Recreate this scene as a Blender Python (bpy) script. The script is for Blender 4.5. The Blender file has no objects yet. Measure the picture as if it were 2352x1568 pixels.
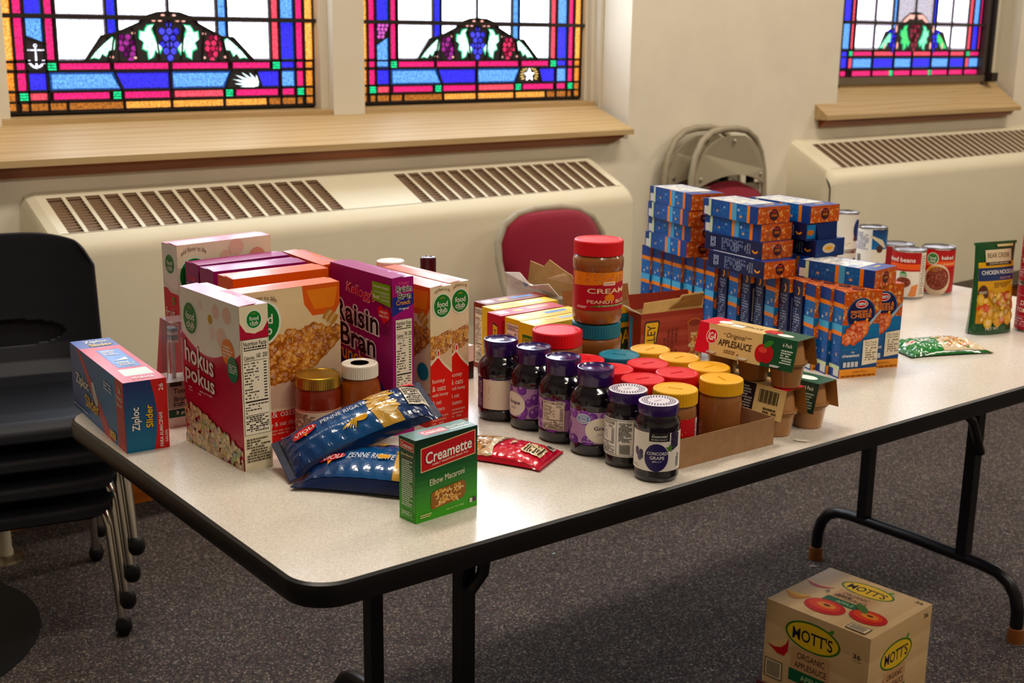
import bpy, math, random
from mathutils import Matrix, Vector
R = math.radians
rnd = random.Random(7)
SC = bpy.context.scene
COL = SC.collection

# ------------------------------------------------------------------ camera
IMG_W, IMG_H = 2352, 1568
FPX, PITCH, ROLL, YAW = 2875.355, 0.241833, 0.0126176, 0.673272
CAM = Vector((-0.695895, -1.27396, 1.413537))
_fwd = Vector((math.sin(YAW)*math.cos(PITCH), math.cos(YAW)*math.cos(PITCH), -math.sin(PITCH)))
_rt0 = Vector((math.cos(YAW), -math.sin(YAW), 0))
_up0 = _rt0.cross(_fwd)
_rt = _rt0*math.cos(ROLL)+_up0*math.sin(ROLL)
_up = -_rt0*math.sin(ROLL)+_up0*math.cos(ROLL)
cam_d = bpy.data.cameras.new('camera')
cam_d.sensor_width = 36.0
cam_d.lens = FPX/IMG_W*36.0
cam_d.clip_start = 0.05
cam_d.dof.use_dof = True
cam_d.dof.focus_distance = 1.95
cam_d.dof.aperture_fstop = 8.0
cam = bpy.data.objects.new('camera', cam_d)
COL.objects.link(cam)
m3 = Matrix((_rt, _up, -_fwd)).transposed()
cam.matrix_world = Matrix.Translation(CAM) @ m3.to_4x4()
SC.camera = cam

# ------------------------------------------------------------------ world, exposure
W = bpy.data.worlds.new('world'); SC.world = W; W.use_nodes = True
W.node_tree.nodes['Background'].inputs[0].default_value = (0.75, 0.85, 1.0, 1)
W.node_tree.nodes['Background'].inputs[1].default_value = 0.6
SC.view_settings.view_transform = 'Standard'
SC.view_settings.look = 'None'
SC.view_settings.gamma = 1.0
SC.view_settings.use_curve_mapping = False
SC.view_settings.exposure = 0.16
LAMP_POWER = 29.0
LAMP_COL = (1.0, 0.89, 0.76)
GLASS_POWER = 10.0

def ray(px, py):
    return (px-IMG_W/2)/FPX*_rt-(py-IMG_H/2)/FPX*_up+_fwd
def on_z(px, py, z):
    d = ray(px, py); p = CAM+d*((z-CAM.z)/d.z); return Vector((p.x, p.y, z))
def on_y(px, py, y):
    d = ray(px, py); return CAM+d*((y-CAM.y)/d.y)

# ------------------------------------------------------------------ colours and materials
def hx(s):
    s = s.lstrip('#'); v = [int(s[i:i+2], 16)/255 for i in (0, 2, 4)]
    L = [c/12.92 if c <= .04045 else ((c+.055)/1.055)**2.4 for c in v]
    if max(v) > .15 and (max(v)-min(v))/max(v) > .5:      # strong printing inks
        g = .2126*L[0]+.7152*L[1]+.0722*L[2]; L = [max(.002, g+(c-g)*1.2) for c in L]
    return tuple(L)+(1.0,)
def mixc(a, b, t): return tuple(a[i]*(1-t)+b[i]*t for i in range(3))+(1.0,)
MATS = {}
def mat(name, rough=.5, spec=.5, metal=0., coat=0., noise=0., nscale=40., bump=0., bscale=200., trans=0., emit=0., color=None, sheen=0., ior=1.45, coatr=.1):
    m = bpy.data.materials.new(name); m.use_nodes = True
    nt = m.node_tree; b = nt.nodes['Principled BSDF']
    N = nt.nodes.new; L = nt.links.new
    if color is None:
        a = N('ShaderNodeAttribute'); a.attribute_name = 'Col'; out = a.outputs['Color']
    else:
        a = N('ShaderNodeRGB'); a.outputs[0].default_value = color; out = a.outputs[0]
    tc = N('ShaderNodeTexCoord')
    if noise > 0:
        n = N('ShaderNodeTexNoise'); n.inputs['Scale'].default_value = nscale; n.inputs['Detail'].default_value = 4
        L(tc.outputs['Object'], n.inputs['Vector'])
        mr = N('ShaderNodeMapRange'); mr.inputs['From Min'].default_value = .3; mr.inputs['From Max'].default_value = .7
        mr.inputs['To Min'].default_value = 1-noise; mr.inputs['To Max'].default_value = 1+noise
        L(n.outputs['Fac'], mr.inputs['Value'])
        mx = N('ShaderNodeVectorMath'); mx.operation = 'SCALE'
        L(out, mx.inputs[0]); L(mr.outputs[0], mx.inputs['Scale']); out = mx.outputs[0]
    L(out, b.inputs['Base Color'])
    b.inputs['Roughness'].default_value = rough
    b.inputs['Specular IOR Level'].default_value = spec
    b.inputs['Metallic'].default_value = metal
    b.inputs['Coat Weight'].default_value = coat
    b.inputs['Coat Roughness'].default_value = coatr
    b.inputs['Transmission Weight'].default_value = trans
    b.inputs['IOR'].default_value = ior
    b.inputs['Sheen Weight'].default_value = sheen
    if bump > 0:
        n = N('ShaderNodeTexNoise'); n.inputs['Scale'].default_value = bscale; n.inputs['Detail'].default_value = 3
        L(tc.outputs['Object'], n.inputs['Vector'])
        bp = N('ShaderNodeBump'); bp.inputs['Strength'].default_value = bump; bp.inputs['Distance'].default_value = .002
        L(n.outputs['Fac'], bp.inputs['Height']); L(bp.outputs[0], b.inputs['Normal'])
    if emit > 0:
        L(out, b.inputs['Emission Color']); b.inputs['Emission Strength'].default_value = emit
    MATS[name] = m
    return m
mat('plaster', .85, .2, noise=.035, nscale=6, bump=.12, bscale=90)
mat('painted_metal', .42, .4, noise=.02, nscale=5)
mat('card', .42, .24, coat=.2, coatr=.16, noise=.03, nscale=30)
mat('kraft_board', .8, .2, noise=.08, nscale=60)
mat('gloss_plastic', .22, .5, coat=.4, coatr=.08, noise=.02)
mat('soft_plastic', .45, .45, noise=.02)
mat('black_plastic', .5, .35, bump=.15, bscale=400)
mat('film', .2, .5, coat=.6, coatr=.07, noise=.04, nscale=25)
mat('chrome', .16, .5, metal=1.)
mat('tin', .28, .5, metal=1., noise=.03)
mat('brass_lid', .3, .5, metal=.85, noise=.05)
mat('dark_jelly', .12, .5, coat=.6, coatr=.05, noise=.05)
mat('spread', .3, .4, coat=.6, coatr=.08, noise=.06, nscale=25)
mat('label_paper', .45, .4, noise=.02)
mat('clear_plastic', .08, .5, trans=.88, ior=1.12)
mat('vinyl_fabric', .75, .25, noise=.06, nscale=300, bump=.3, bscale=900, sheen=.2)
mat('foil', .25, .5, metal=.9, noise=.05)
mat('black_edge', .35, .4, noise=.05)

def crinkle(m):
    nt = m.node_tree; N = nt.nodes.new; L = nt.links.new; b = nt.nodes['Principled BSDF']
    tc = N('ShaderNodeTexCoord'); w = N('ShaderNodeTexNoise'); w.inputs['Scale'].default_value = 9; w.inputs['Detail'].default_value = 2
    L(tc.outputs['Object'], w.inputs['Vector'])
    mx = N('ShaderNodeVectorMath'); mx.operation = 'MULTIPLY_ADD'; mx.inputs[1].default_value = (.06, .06, .06); L(w.outputs['Color'], mx.inputs[0]); L(tc.outputs['Object'], mx.inputs[2])
    v = N('ShaderNodeTexNoise'); v.noise_type = 'RIDGED_MULTIFRACTAL'; v.inputs['Scale'].default_value = 13; v.inputs['Detail'].default_value = 1.5; v.inputs['Distortion'].default_value = .6; L(mx.outputs[0], v.inputs['Vector'])
    bp = N('ShaderNodeBump'); bp.inputs['Strength'].default_value = .5; bp.inputs['Distance'].default_value = .004
    L(v.outputs['Fac'], bp.inputs['Height']); L(bp.outputs[0], b.inputs['Normal']); L(bp.outputs[0], b.inputs['Coat Normal'])
crinkle(MATS['film'])
def wood_mat(name, base, dark, sc=(1.2, 14, 14), rough=.4):
    m = bpy.data.materials.new(name); m.use_nodes = True; nt = m.node_tree; b = nt.nodes['Principled BSDF']
    N = nt.nodes.new; L = nt.links.new
    tc = N('ShaderNodeTexCoord'); mp = N('ShaderNodeMapping'); mp.inputs['Scale'].default_value = sc
    L(tc.outputs['Object'], mp.inputs['Vector'])
    n = N('ShaderNodeTexNoise'); n.inputs['Scale'].default_value = 1.6; n.inputs['Detail'].default_value = 6; n.inputs['Distortion'].default_value = 1.4
    L(mp.outputs[0], n.inputs['Vector'])
    w = N('ShaderNodeTexWave'); w.wave_type = 'RINGS'; w.inputs['Scale'].default_value = .8; w.inputs['Distortion'].default_value = 9; w.inputs['Detail'].default_value = 3
    L(mp.outputs[0], w.inputs['Vector'])
    mx = N('ShaderNodeMath'); mx.operation = 'MULTIPLY'
    L(n.outputs['Fac'], mx.inputs[0]); L(w.outputs['Fac'], mx.inputs[1])
    cr = N('ShaderNodeValToRGB'); cr.color_ramp.elements[0].color = base; cr.color_ramp.elements[1].color = dark
    cr.color_ramp.elements[0].position = .1; cr.color_ramp.elements[1].position = .7
    L(mx.outputs[0], cr.inputs[0]); L(cr.outputs[0], b.inputs['Base Color'])
    b.inputs['Roughness'].default_value = rough; b.inputs['Specular IOR Level'].default_value = .35
    MATS[name] = m
wood_mat('sill_oak', hx('#bb9e70'), hx('#ad8d5c'), rough=.5)
wood_mat('apron_wood', hx('#8a5133'), hx('#6f3d26'))
wood_mat('base_wood', hx('#a5602f'), hx('#83481f'))

def carpet_mat():
    m = bpy.data.materials.new('carpet'); m.use_nodes = True; nt = m.node_tree; b = nt.nodes['Principled BSDF']
    N = nt.nodes.new; L = nt.links.new
    tc = N('ShaderNodeTexCoord')
    v = N('ShaderNodeTexVoronoi'); v.inputs['Scale'].default_value = 260; L(tc.outputs['Object'], v.inputs['Vector'])
    cr = N('ShaderNodeValToRGB'); cr.color_ramp.interpolation = 'CONSTANT'
    e = cr.color_ramp.elements
    e[0].position = 0; e[0].color = hx('#413b39')
    e[1].position = .24; e[1].color = hx('#524a45')
    for p, c in ((.44, '#4c3a42'), (.54, '#70675f'), (.66, '#353337'), (.78, '#5a4e46'), (.88, '#414748'), (.95, '#8c8279')):
        q = e.new(p); q.color = hx(c)
    sep = N('ShaderNodeSeparateColor'); L(v.outputs['Color'], sep.inputs[0]); L(sep.outputs[0], cr.inputs[0])
    n = N('ShaderNodeTexNoise'); n.inputs['Scale'].default_value = 5; n.inputs['Detail'].default_value = 5; L(tc.outputs['Object'], n.inputs['Vector'])
    mr = N('ShaderNodeMapRange'); mr.inputs['From Min'].default_value = .3; mr.inputs['From Max'].default_value = .7; mr.inputs['To Min'].default_value = .88; mr.inputs['To Max'].default_value = 1.1
    L(n.outputs['Fac'], mr.inputs['Value'])
    s = N('ShaderNodeVectorMath'); s.operation = 'SCALE'; L(cr.outputs[0], s.inputs[0]); L(mr.outputs[0], s.inputs['Scale'])
    L(s.outputs[0], b.inputs['Base Color'])
    b.inputs['Roughness'].default_value = .95; b.inputs['Specular IOR Level'].default_value = .1
    bp = N('ShaderNodeBump'); bp.inputs['Strength'].default_value = .7; bp.inputs['Distance'].default_value = .004
    L(v.outputs['Distance'], bp.inputs['Height']); L(bp.outputs[0], b.inputs['Normal'])
    MATS['carpet'] = m
carpet_mat()

def laminate_mat():
    m = bpy.data.materials.new('laminate'); m.use_nodes = True; nt = m.node_tree; b = nt.nodes['Principled BSDF']
    N = nt.nodes.new; L = nt.links.new
    tc = N('ShaderNodeTexCoord')
    n = N('ShaderNodeTexNoise'); n.inputs['Scale'].default_value = 420; n.inputs['Detail'].default_value = 2; L(tc.outputs['Object'], n.inputs['Vector'])
    cr = N('ShaderNodeValToRGB'); cr.color_ramp.elements[0].position = .35; cr.color_ramp.elements[0].color = hx('#cfc7b8')
    cr.color_ramp.elements[1].position = .62; cr.color_ramp.elements[1].color = hx('#e4ddd2')
    L(n.outputs['Fac'], cr.inputs[0]); L(cr.outputs[0], b.inputs['Base Color'])
    b.inputs['Roughness'].default_value = .25; b.inputs['Specular IOR Level'].default_value = .65
    MATS['laminate'] = m
laminate_mat()

def glass_mat():
    m = bpy.data.materials.new('stained_glass'); m.use_nodes = True; nt = m.node_tree; b = nt.nodes['Principled BSDF']
    N = nt.nodes.new; L = nt.links.new
    a = N('ShaderNodeAttribute'); a.attribute_name = 'Col'
    tc = N('ShaderNodeTexCoord')
    n = N('ShaderNodeTexNoise'); n.inputs['Scale'].default_value = 130; n.inputs['Detail'].default_value = 3; L(tc.outputs['Object'], n.inputs['Vector'])
    mr = N('ShaderNodeMapRange'); mr.inputs['From Min'].default_value = .3; mr.inputs['From Max'].default_value = .7; mr.inputs['To Min'].default_value = .45; mr.inputs['To Max'].default_value = 1.5
    L(n.outputs['Fac'], mr.inputs['Value'])
    ml = N('ShaderNodeMath'); ml.operation = 'MULTIPLY'; ml.inputs[1].default_value = GLASS_POWER; L(mr.outputs[0], ml.inputs[0])
    L(a.outputs['Color'], b.inputs['Emission Color']); L(ml.outputs[0], b.inputs['Emission Strength'])
    b.inputs['Base Color'].default_value = (.02, .02, .02, 1); b.inputs['Roughness'].default_value = .2
    MATS['stained_glass'] = m
glass_mat()

# ------------------------------------------------------------------ mesh building
class MB:
    def __init__(s): s.v = []; s.f = []; s.c = []; s.m = []; s.sm = []
    def add(s, vs, fs, col, mi=0, smooth=False):
        o = len(s.v); s.v += [tuple(p) for p in vs]
        for f in fs:
            s.f.append(tuple(i+o for i in f)); s.c.append(col); s.m.append(mi); s.sm.append(smooth)
    def box(s, a, b, col, mi=0, sides=None):
        (x0, y0, z0), (x1, y1, z1) = a, b
        v = [(x0,y0,z0),(x1,y0,z0),(x1,y1,z0),(x0,y1,z0),(x0,y0,z1),(x1,y0,z1),(x1,y1,z1),(x0,y1,z1)]
        F = dict(bottom=(0,3,2,1), top=(4,5,6,7), front=(0,1,5,4), back=(2,3,7,6), left=(3,0,4,7), right=(1,2,6,5))
        for k, f in F.items(): s.add([v[i] for i in f], [(0,1,2,3)], (sides or {}).get(k, col), mi)
    def lathe(s, prof, col, seg=32, c=(0,0,0), mi=0, smooth=True, cap=True, squash=1.):
        n = len(prof); vs = []
        for (r, z) in prof:
            for k in range(seg):
                a = 2*math.pi*k/seg; vs.append((c[0]+r*math.cos(a), c[1]+r*math.sin(a)*squash, c[2]+z))
        cols = col if isinstance(col, list) else [col]*(n-1)
        o = len(s.v); s.v += vs
        for i in range(n-1):
            for k in range(seg):
                s.f.append((o+i*seg+k, o+i*seg+(k+1) % seg, o+(i+1)*seg+(k+1) % seg, o+(i+1)*seg+k)); s.c.append(cols[i]); s.m.append(mi); s.sm.append(smooth)
        if cap:
            if prof[-1][0] > 1e-6: s.add([vs[(n-1)*seg+k] for k in range(seg)], [tuple(range(seg))], cols[-1], mi)
            if prof[0][0] > 1e-6: s.add([vs[k] for k in range(seg)], [tuple(reversed(range(seg)))], cols[0], mi)
    def ribbed(s, r, z0, z1, col, n=48, depth=.0006, c=(0,0,0), mi=0):
        vs = []; 
        for z in (z0, z1):
            for k in range(2*n):
                rr = r+(depth if k % 2 else -depth*.4); a = math.pi*k/n
                vs.append((c[0]+rr*math.cos(a), c[1]+rr*math.sin(a), c[2]+z))
        N = 2*n
        s.add(vs, [(k, (k+1) % N, N+(k+1) % N, N+k) for k in range(N)], col, mi)
    def tube(s, pts, r, col, seg=10, mi=0, caps=True):
        pts = [Vector(p) for p in pts]; n = len(pts); rings = []
        up = None
        for i in range(n):
            t = (pts[min(i+1, n-1)]-pts[max(i-1, 0)]).normalized()
            if up is None:
                up = Vector((0,0,1)) if abs(t.z) < .9 else Vector((1,0,0))
            a = t.cross(up).normalized(); b = a.cross(t).normalized(); up = b
            rr = r[i] if isinstance(r, (list, tuple)) else r
            rings.append([pts[i]+a*rr*math.cos(2*math.pi*k/seg)+b*rr*math.sin(2*math.pi*k/seg) for k in range(seg)])
        vs = [p for g in rings for p in g]
        fs = [(i*seg+k, (i+1)*seg+k, (i+1)*seg+(k+1) % seg, i*seg+(k+1) % seg) for i in range(n-1) for k in range(seg)]
        s.add(vs, fs, col, mi, True)
        if caps:
            s.add(rings[0], [tuple(range(seg))], col, mi); s.add(rings[-1], [tuple(reversed(range(seg)))], col, mi)
    def prism(s, poly, z0, z1, col, mi=0, smooth=False, axis='z'):
        n = len(poly)
        def P(p, z): return (p[0], p[1], z) if axis == 'z' else ((z, p[0], p[1]) if axis == 'x' else (p[0], z, p[1]))
        a = [P(p, z0) for p in poly]; b = [P(p, z1) for p in poly]
        s.add(a+b, [(i, (i+1) % n, n+(i+1) % n, n+i) for i in range(n)], col, mi, smooth)
        s.add(a, [tuple(reversed(range(n)))], col, mi); s.add(b, [tuple(range(n))], col, mi)
    def grid(s, fn, nu, nv, col, mi=0, smooth=True):
        vs = [fn(i/nu, j/nv) for j in range(nv+1) for i in range(nu+1)]
        q = nu+1; o = len(s.v); s.v += [tuple(p) for p in vs]
        for j in range(nv):
            for i in range(nu):
                cc = col((i+.5)/nu, (j+.5)/nv) if callable(col) else col
                if cc is None: continue
                s.f.append((o+j*q+i, o+j*q+i+1, o+(j+1)*q+i+1, o+(j+1)*q+i)); s.c.append(cc); s.m.append(mi); s.sm.append(smooth)
    def build(s, name, mats, parent=None, loc=None, rot=None, weld=False):
        me = bpy.data.meshes.new(name)
        me.from_pydata(s.v, [], s.f)
        ca = me.color_attributes.new('Col', 'FLOAT_COLOR', 'CORNER')
        buf = []
        for f, c in zip(s.f, s.c):
            if isinstance(c, list):
                for q in c: buf += q
            else: buf += list(c)*len(f)
        ca.data.foreach_set('color', buf)
        me.polygons.foreach_set('material_index', s.m)
        me.polygons.foreach_set('use_smooth', s.sm)
        for m in ([mats] if isinstance(mats, str) else mats): me.materials.append(MATS[m])
        if weld:
            import bmesh
            bm = bmesh.new(); bm.from_mesh(me); bmesh.ops.remove_doubles(bm, verts=bm.verts, dist=1e-5); bm.to_mesh(me); bm.free()
        if any(s.sm): me.set_sharp_from_angle(angle=R(38))
        me.update()
        o = bpy.data.objects.new(name, me); COL.objects.link(o)
        if parent: o.parent = parent
        if loc is not None: o.location = loc
        if rot is not None: o.rotation_euler = (0, 0, rot) if not isinstance(rot, (tuple, list)) else rot
        return o
def tag(o, label=None, cat=None, group=None, kind=None):
    if label: o['label'] = label
    if cat: o['category'] = cat
    if group: o['group'] = group
    if kind: o['kind'] = kind
    return o
def empty(name, loc, rot=0, label=None, cat=None, group=None):
    o = bpy.data.objects.new(name, None); COL.objects.link(o); o.location = loc
    o.rotation_euler = (0, 0, rot) if not isinstance(rot, (tuple, list)) else rot
    o.empty_display_size = .05
    return tag(o, label, cat, group)
def copy_tree(o, parent=None):
    c = o.copy(); COL.objects.link(c); c.parent = parent
    for ch in list(o.children): copy_tree(ch, c)
    return c
def rrect(x0, y0, x1, y1, r, n=6):
    pts = []
    for (cx, cy, a0) in ((x1-r, y0+r, -90), (x1-r, y1-r, 0), (x0+r, y1-r, 90), (x0+r, y0+r, 180)):
        for k in range(n+1):
            a = R(a0+90*k/n); pts.append((cx+r*math.cos(a), cy+r*math.sin(a)))
    return pts

# ------------------------------------------------------------------ flat print: text, shapes and scattered artwork on any surface
_TXT = {}
def text_mesh(s, bold=0., shear=0.):
    key = (s, bold, shear)
    if key in _TXT: return _TXT[key]
    cu = bpy.data.curves.new('t', 'FONT'); cu.body = s; cu.size = 1; cu.offset = bold; cu.shear = shear; cu.resolution_u = 3; cu.fill_mode = 'FRONT'
    ob = bpy.data.objects.new('t', cu)
    tmp = ob.to_mesh()
    v = [(p.co.x, p.co.y) for p in tmp.vertices]; f = [tuple(p.vertices) for p in tmp.polygons]
    ob.to_mesh_clear(); bpy.data.objects.remove(ob); bpy.data.curves.remove(cu)
    if not v: v = [(0, 0), (1, 0), (1, 1)]; f = [(0, 1, 2)]
    xs = [p[0] for p in v]; ys = [p[1] for p in v]
    bb = (min(xs), min(ys), max(xs), max(ys))
    _TXT[key] = (v, f, bb); return _TXT[key]

class Art:
    """2D print in fractions of a panel w x h metres; fn(u,v,lift) gives the 3D point"""
    def __init__(s, mb, w, h, fn, curved=0.):
        s.mb = mb; s.w = w; s.h = h; s.fn = fn; s.curved = curved; s.lift = .0002; s.mi = 0; s.clip = None
    def up(s, n=1): s.lift += .00012*n; return s
    def _emit(s, pts, faces, col):      # pts in metres
        s.lift += 2.5e-6
        if s.curved:
            tris = []
            for f in faces:
                for k in range(1, len(f)-1): tris.append((pts[f[0]], pts[f[k]], pts[f[k+1]]))
            stack = tris; out = []; L2 = s.curved**2
            while stack:
                a, b, c = stack.pop()
                d = [((p[0]-q[0])**2+(p[1]-q[1])**2) for p, q in ((a, b), (b, c), (c, a))]
                k = d.index(max(d))
                if d[k] > L2:
                    if k == 0: m = ((a[0]+b[0])/2, (a[1]+b[1])/2); stack += [(a, m, c), (m, b, c)]
                    elif k == 1: m = ((b[0]+c[0])/2, (b[1]+c[1])/2); stack += [(a, b, m), (a, m, c)]
                    else: m = ((a[0]+c[0])/2, (a[1]+c[1])/2); stack += [(a, b, m), (m, b, c)]
                else: out.append((a, b, c))
            vs = []; fs = []
            for t in out:
                o = len(vs); vs += [s.fn(p[0], p[1], s.lift) for p in t]; fs.append((o, o+1, o+2))
            s.mb.add(vs, fs, col, s.mi, True)
        else:
            s.mb.add([s.fn(p[0], p[1], s.lift) for p in pts], faces, col, s.mi)
    def poly(s, pts, col):
        if s.curved and (max(p[0] for p in pts)-min(p[0] for p in pts))*(max(p[1] for p in pts)-min(p[1] for p in pts)) > .015: s.lift += .00006
        P = [(p[0]*s.w, p[1]*s.h) for p in pts]; s._emit(P, [tuple(range(len(P)))], col); return s
    def rect(s, u0, v0, u1, v1, col):
        if isinstance(col, tuple) and isinstance(col[0], tuple):   # vertical gradient (bottom, top)
            n = 10
            for k in range(n):
                a = v0+(v1-v0)*k/n; b = v0+(v1-v0)*(k+1)/n
                s.poly([(u0, a), (u1, a), (u1, b), (u0, b)], mixc(col[0], col[1], (k+.5)/n))
            return s
        return s.poly([(u0, v0), (u1, v0), (u1, v1), (u0, v1)], col)
    def ell(s, cu, cv, rx, ry=None, col=None, n=24, rot=0):
        """rx, ry in metres"""
        ry = rx if ry is None else ry
        P = []
        for k in range(n):
            a = 2*math.pi*k/n; x, y = rx*math.cos(a), ry*math.sin(a)
            P.append((cu*s.w+x*math.cos(rot)-y*math.sin(rot), cv*s.h+x*math.sin(rot)+y*math.cos(rot)))
        s._emit(P, [tuple(range(n))], col); return s
    def star(s, cu, cv, r, r2, n, col, rot=math.pi/2):
        P = [(cu*s.w, cv*s.h)]+[(cu*s.w+(r if k % 2 == 0 else r2)*math.cos(rot+math.pi*k/n), cv*s.h+(r if k % 2 == 0 else r2)*math.sin(rot+math.pi*k/n)) for k in range(2*n)]
        s._emit(P, [(0, 1+k, 1+(k+1) % (2*n)) for k in range(2*n)], col); return s
    def txt(s, t, cu, cv, w, h, col, rot=0, bold=.012, shear=0., arc=0., slope=0.):
        """text fitted to a w x h fraction box around (cu,cv); rot degrees; slope lifts the baseline along the word"""
        v, f, bb = text_mesh(t, bold if bold > .04 else min(bold, .016), shear)
        if abs(rot) % 180 == 90: W2, H2 = w*s.h, h*s.w
        else: W2, H2 = w*s.w, h*s.h
        sx = W2/max(1e-6, bb[2]-bb[0]); sy = H2/max(1e-6, bb[3]-bb[1])
        ca, sa = math.cos(R(rot)), math.sin(R(rot)); P = []
        for p in v:
            x = (p[0]-(bb[0]+bb[2])/2)*sx; y = (p[1]-(bb[1]+bb[3])/2)*sy
            q = 2*x/max(W2, 1e-6); y += arc*H2*(1-q*q)+slope*H2*q
            P.append((cu*s.w+x*ca-y*sa, cv*s.h+x*sa+y*ca))
        s._emit(P, f, col); return s
    def raised(s, t, cu, cv, w, h, col, rot=0, height=.0006):
        """moulded lettering: the same colour as its ground, standing proud with side walls"""
        o = len(s.mb.v); fo = len(s.mb.f); s.lift += height; s.txt(t, cu, cv, w, h, col, rot, 0.)
        faces = s.mb.f[fo:]; cnt = {}
        for f in faces:
            for a, b in zip(f, f[1:]+f[:1]): cnt[(a, b)] = 1
        n = Vector(s.fn(0, 0, 1))-Vector(s.fn(0, 0, 0))
        for (a, b) in list(cnt):
            if (b, a) not in cnt:
                A, B = Vector(s.mb.v[a]), Vector(s.mb.v[b]); s.mb.add([A, B, B-n*height, A-n*height], [(3, 2, 1, 0)], col, s.mi)
        return s
    def small(s, u0, v0, u1, v1, rows, col, seed=1, dens=.75, vertical=False):
        """rows of print too small to read: word-sized dashes"""
        r = random.Random(seed)
        for k in range(rows):
            t = (k+.5)/rows; th = .28/rows
            p = 0.
            while p < (1. if r.random() < .8 else .7):
                q = min(1., p+r.uniform(.05, .16))
                if r.random() < dens+.15:
                    if vertical: s.rect(u0+(u1-u0)*(t-th), v0+(v1-v0)*p, u0+(u1-u0)*(t+th), v0+(v1-v0)*q, col)
                    else: s.rect(u0+(u1-u0)*p, v1-(v1-v0)*(t+th), u0+(u1-u0)*q, v1-(v1-v0)*(t-th), col)
                p = q+.03
        return s
    def scatter(s, inside, n, size, cols, seed=1, aspect=.6, sides=7, box=(0, 0, 1, 1), jag=.25):
        """pieces of food printed in a region: inside(u,v)->bool; size metres (min,max)"""
        r = random.Random(seed); base = s.lift; k = 0; tries = 0
        while k < n and tries < n*20:
            tries += 1
            u = r.uniform(box[0], box[2]); v = r.uniform(box[1], box[3])
            if not inside(u, v): continue
            sz = r.uniform(*size); a0 = r.uniform(0, 6.28); asp = r.uniform(aspect, 1); c = r.choice(cols)
            P = []
            for j in range(sides):
                a = 2*math.pi*j/sides; q = sz*(1-r.uniform(0, jag)); x, y = q*math.cos(a), q*asp*math.sin(a)
                P.append((min(s.w, max(0, u*s.w+x*math.cos(a0)-y*math.sin(a0))), min(s.h, max(0, v*s.h+x*math.sin(a0)+y*math.cos(a0)))))
            s.lift = base+.00012*k/n
            s._emit(P, [tuple(range(sides))], mixc(c, (0, 0, 0, 1), r.uniform(0, .3)))
            P2 = [(p[0]*.55+(u*s.w)*.45, p[1]*.55+(v*s.h)*.45) for p in P]
            s.lift += .00003
            s._emit(P2, [tuple(range(sides))], mixc(c, (1, .9, .7, 1), r.uniform(.05, .3)))
            k += 1
        s.lift = base+.00015; return s
    def facts(s, u0, v0, u1, v1, cal='160', ink=None, paper=None, seed=3, title=True):
        ink = ink or hx('#1a1612'); paper = paper or hx('#f2e6cf')
        s.rect(u0, v0, u1, v1, ink); s.up()
        du = (u1-u0); dv = (v1-v0)
        e = .012*max(s.w*du, .02)/(s.w*du); eh = .012*max(s.w*du, .02)/(s.h*dv)
        s.rect(u0+du*e, v0+dv*eh, u1-du*e, v1-dv*eh, paper); s.up()
        U = lambda t: u0+du*t
        V = lambda t: v0+dv*t
        if title: s.txt('Nutrition Facts', U(.5), V(.955), du*.88, dv*.045, ink, bold=.03)
        s.rect(U(.06), V(.885), U(.94), V(.895), ink)
        s.small(U(.06), V(.9), U(.94), V(.93), 1, ink, seed)
        s.txt('Calories', U(.26), V(.81), du*.4, dv*.04, ink, bold=.025)
        s.txt(cal, U(.75), V(.825), du*(.2 if len(cal) < 4 else .42), dv*.05, ink, bold=.03)
        s.rect(U(.06), V(.775), U(.94), V(.78), ink)
        for k in range(13):
            y = .75-.03*k
            s.small(U(.06), V(y-.012), U(.6), V(y+.012), 1, ink, seed+k, .55)
            s.rect(U(.8), V(y-.006), U(.92), V(y+.006), ink)
        s.rect(U(.06), V(.345), U(.94), V(.36), ink)
        for k in range(4): s.small(U(.06), V(.33-.028*k-.02), U(.94), V(.33-.028*k), 1, ink, seed+20+k, .5)
        s.rect(U(.06), V(.205), U(.94), V(.21), ink)
        s.small(U(.06), V(.03), U(.94), V(.2), 8, ink, seed+40, .6)
        return s

def flat(o, eu, ev):
    o, eu, ev = Vector(o), Vector(eu), Vector(ev); n = eu.cross(ev)
    return lambda x, y, l: o+eu*x+ev*y+n*l
def round_label(r, z0, a_mid, w):
    """panel of width w centred on direction a_mid (radians) on a can or jar of radius r"""
    def fn(x, y, l):
        a = a_mid+(x-w/2)/r; q = r+l
        return Vector((q*math.cos(a), q*math.sin(a), z0+y))
    return fn

# ================================================================== the room
CREAM = hx('#e4dac4'); WHITE_RAD = hx('#ded4b8')
YW = 2.27
AX0, AX1, BX0, BX1 = 0.34, 2.69, 3.965, 5.42      # window openings in the wall
TOPZ = 2.75; CEIL = 3.25
def struct(name, mb, m, **k):
    return tag(mb.build(name, m, **k), kind='structure')
mb = MB(); mb.box((-3.5, -5.0, -.1), (8.2, 3.0, 0), hx('#6b625c')); floor = struct('floor', mb, 'carpet')
mb = MB()
def wbox(x0, x1, z0, z1, y0=YW, y1=YW+.32): mb.box((x0, y0, z0), (x1, y1, z1), CREAM)
wbox(-3.5, AX0, 0, CEIL); wbox(AX1, BX0, 0, CEIL); wbox(BX1, 8.2, 0, CEIL)
wbox(AX0, AX1, 0, 1.02); wbox(BX0, BX1, 0, 1.03); wbox(AX0, AX1, TOPZ, CEIL); wbox(BX0, BX1, TOPZ, CEIL)
wall = struct('wall_back', mb, 'plaster')
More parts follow.
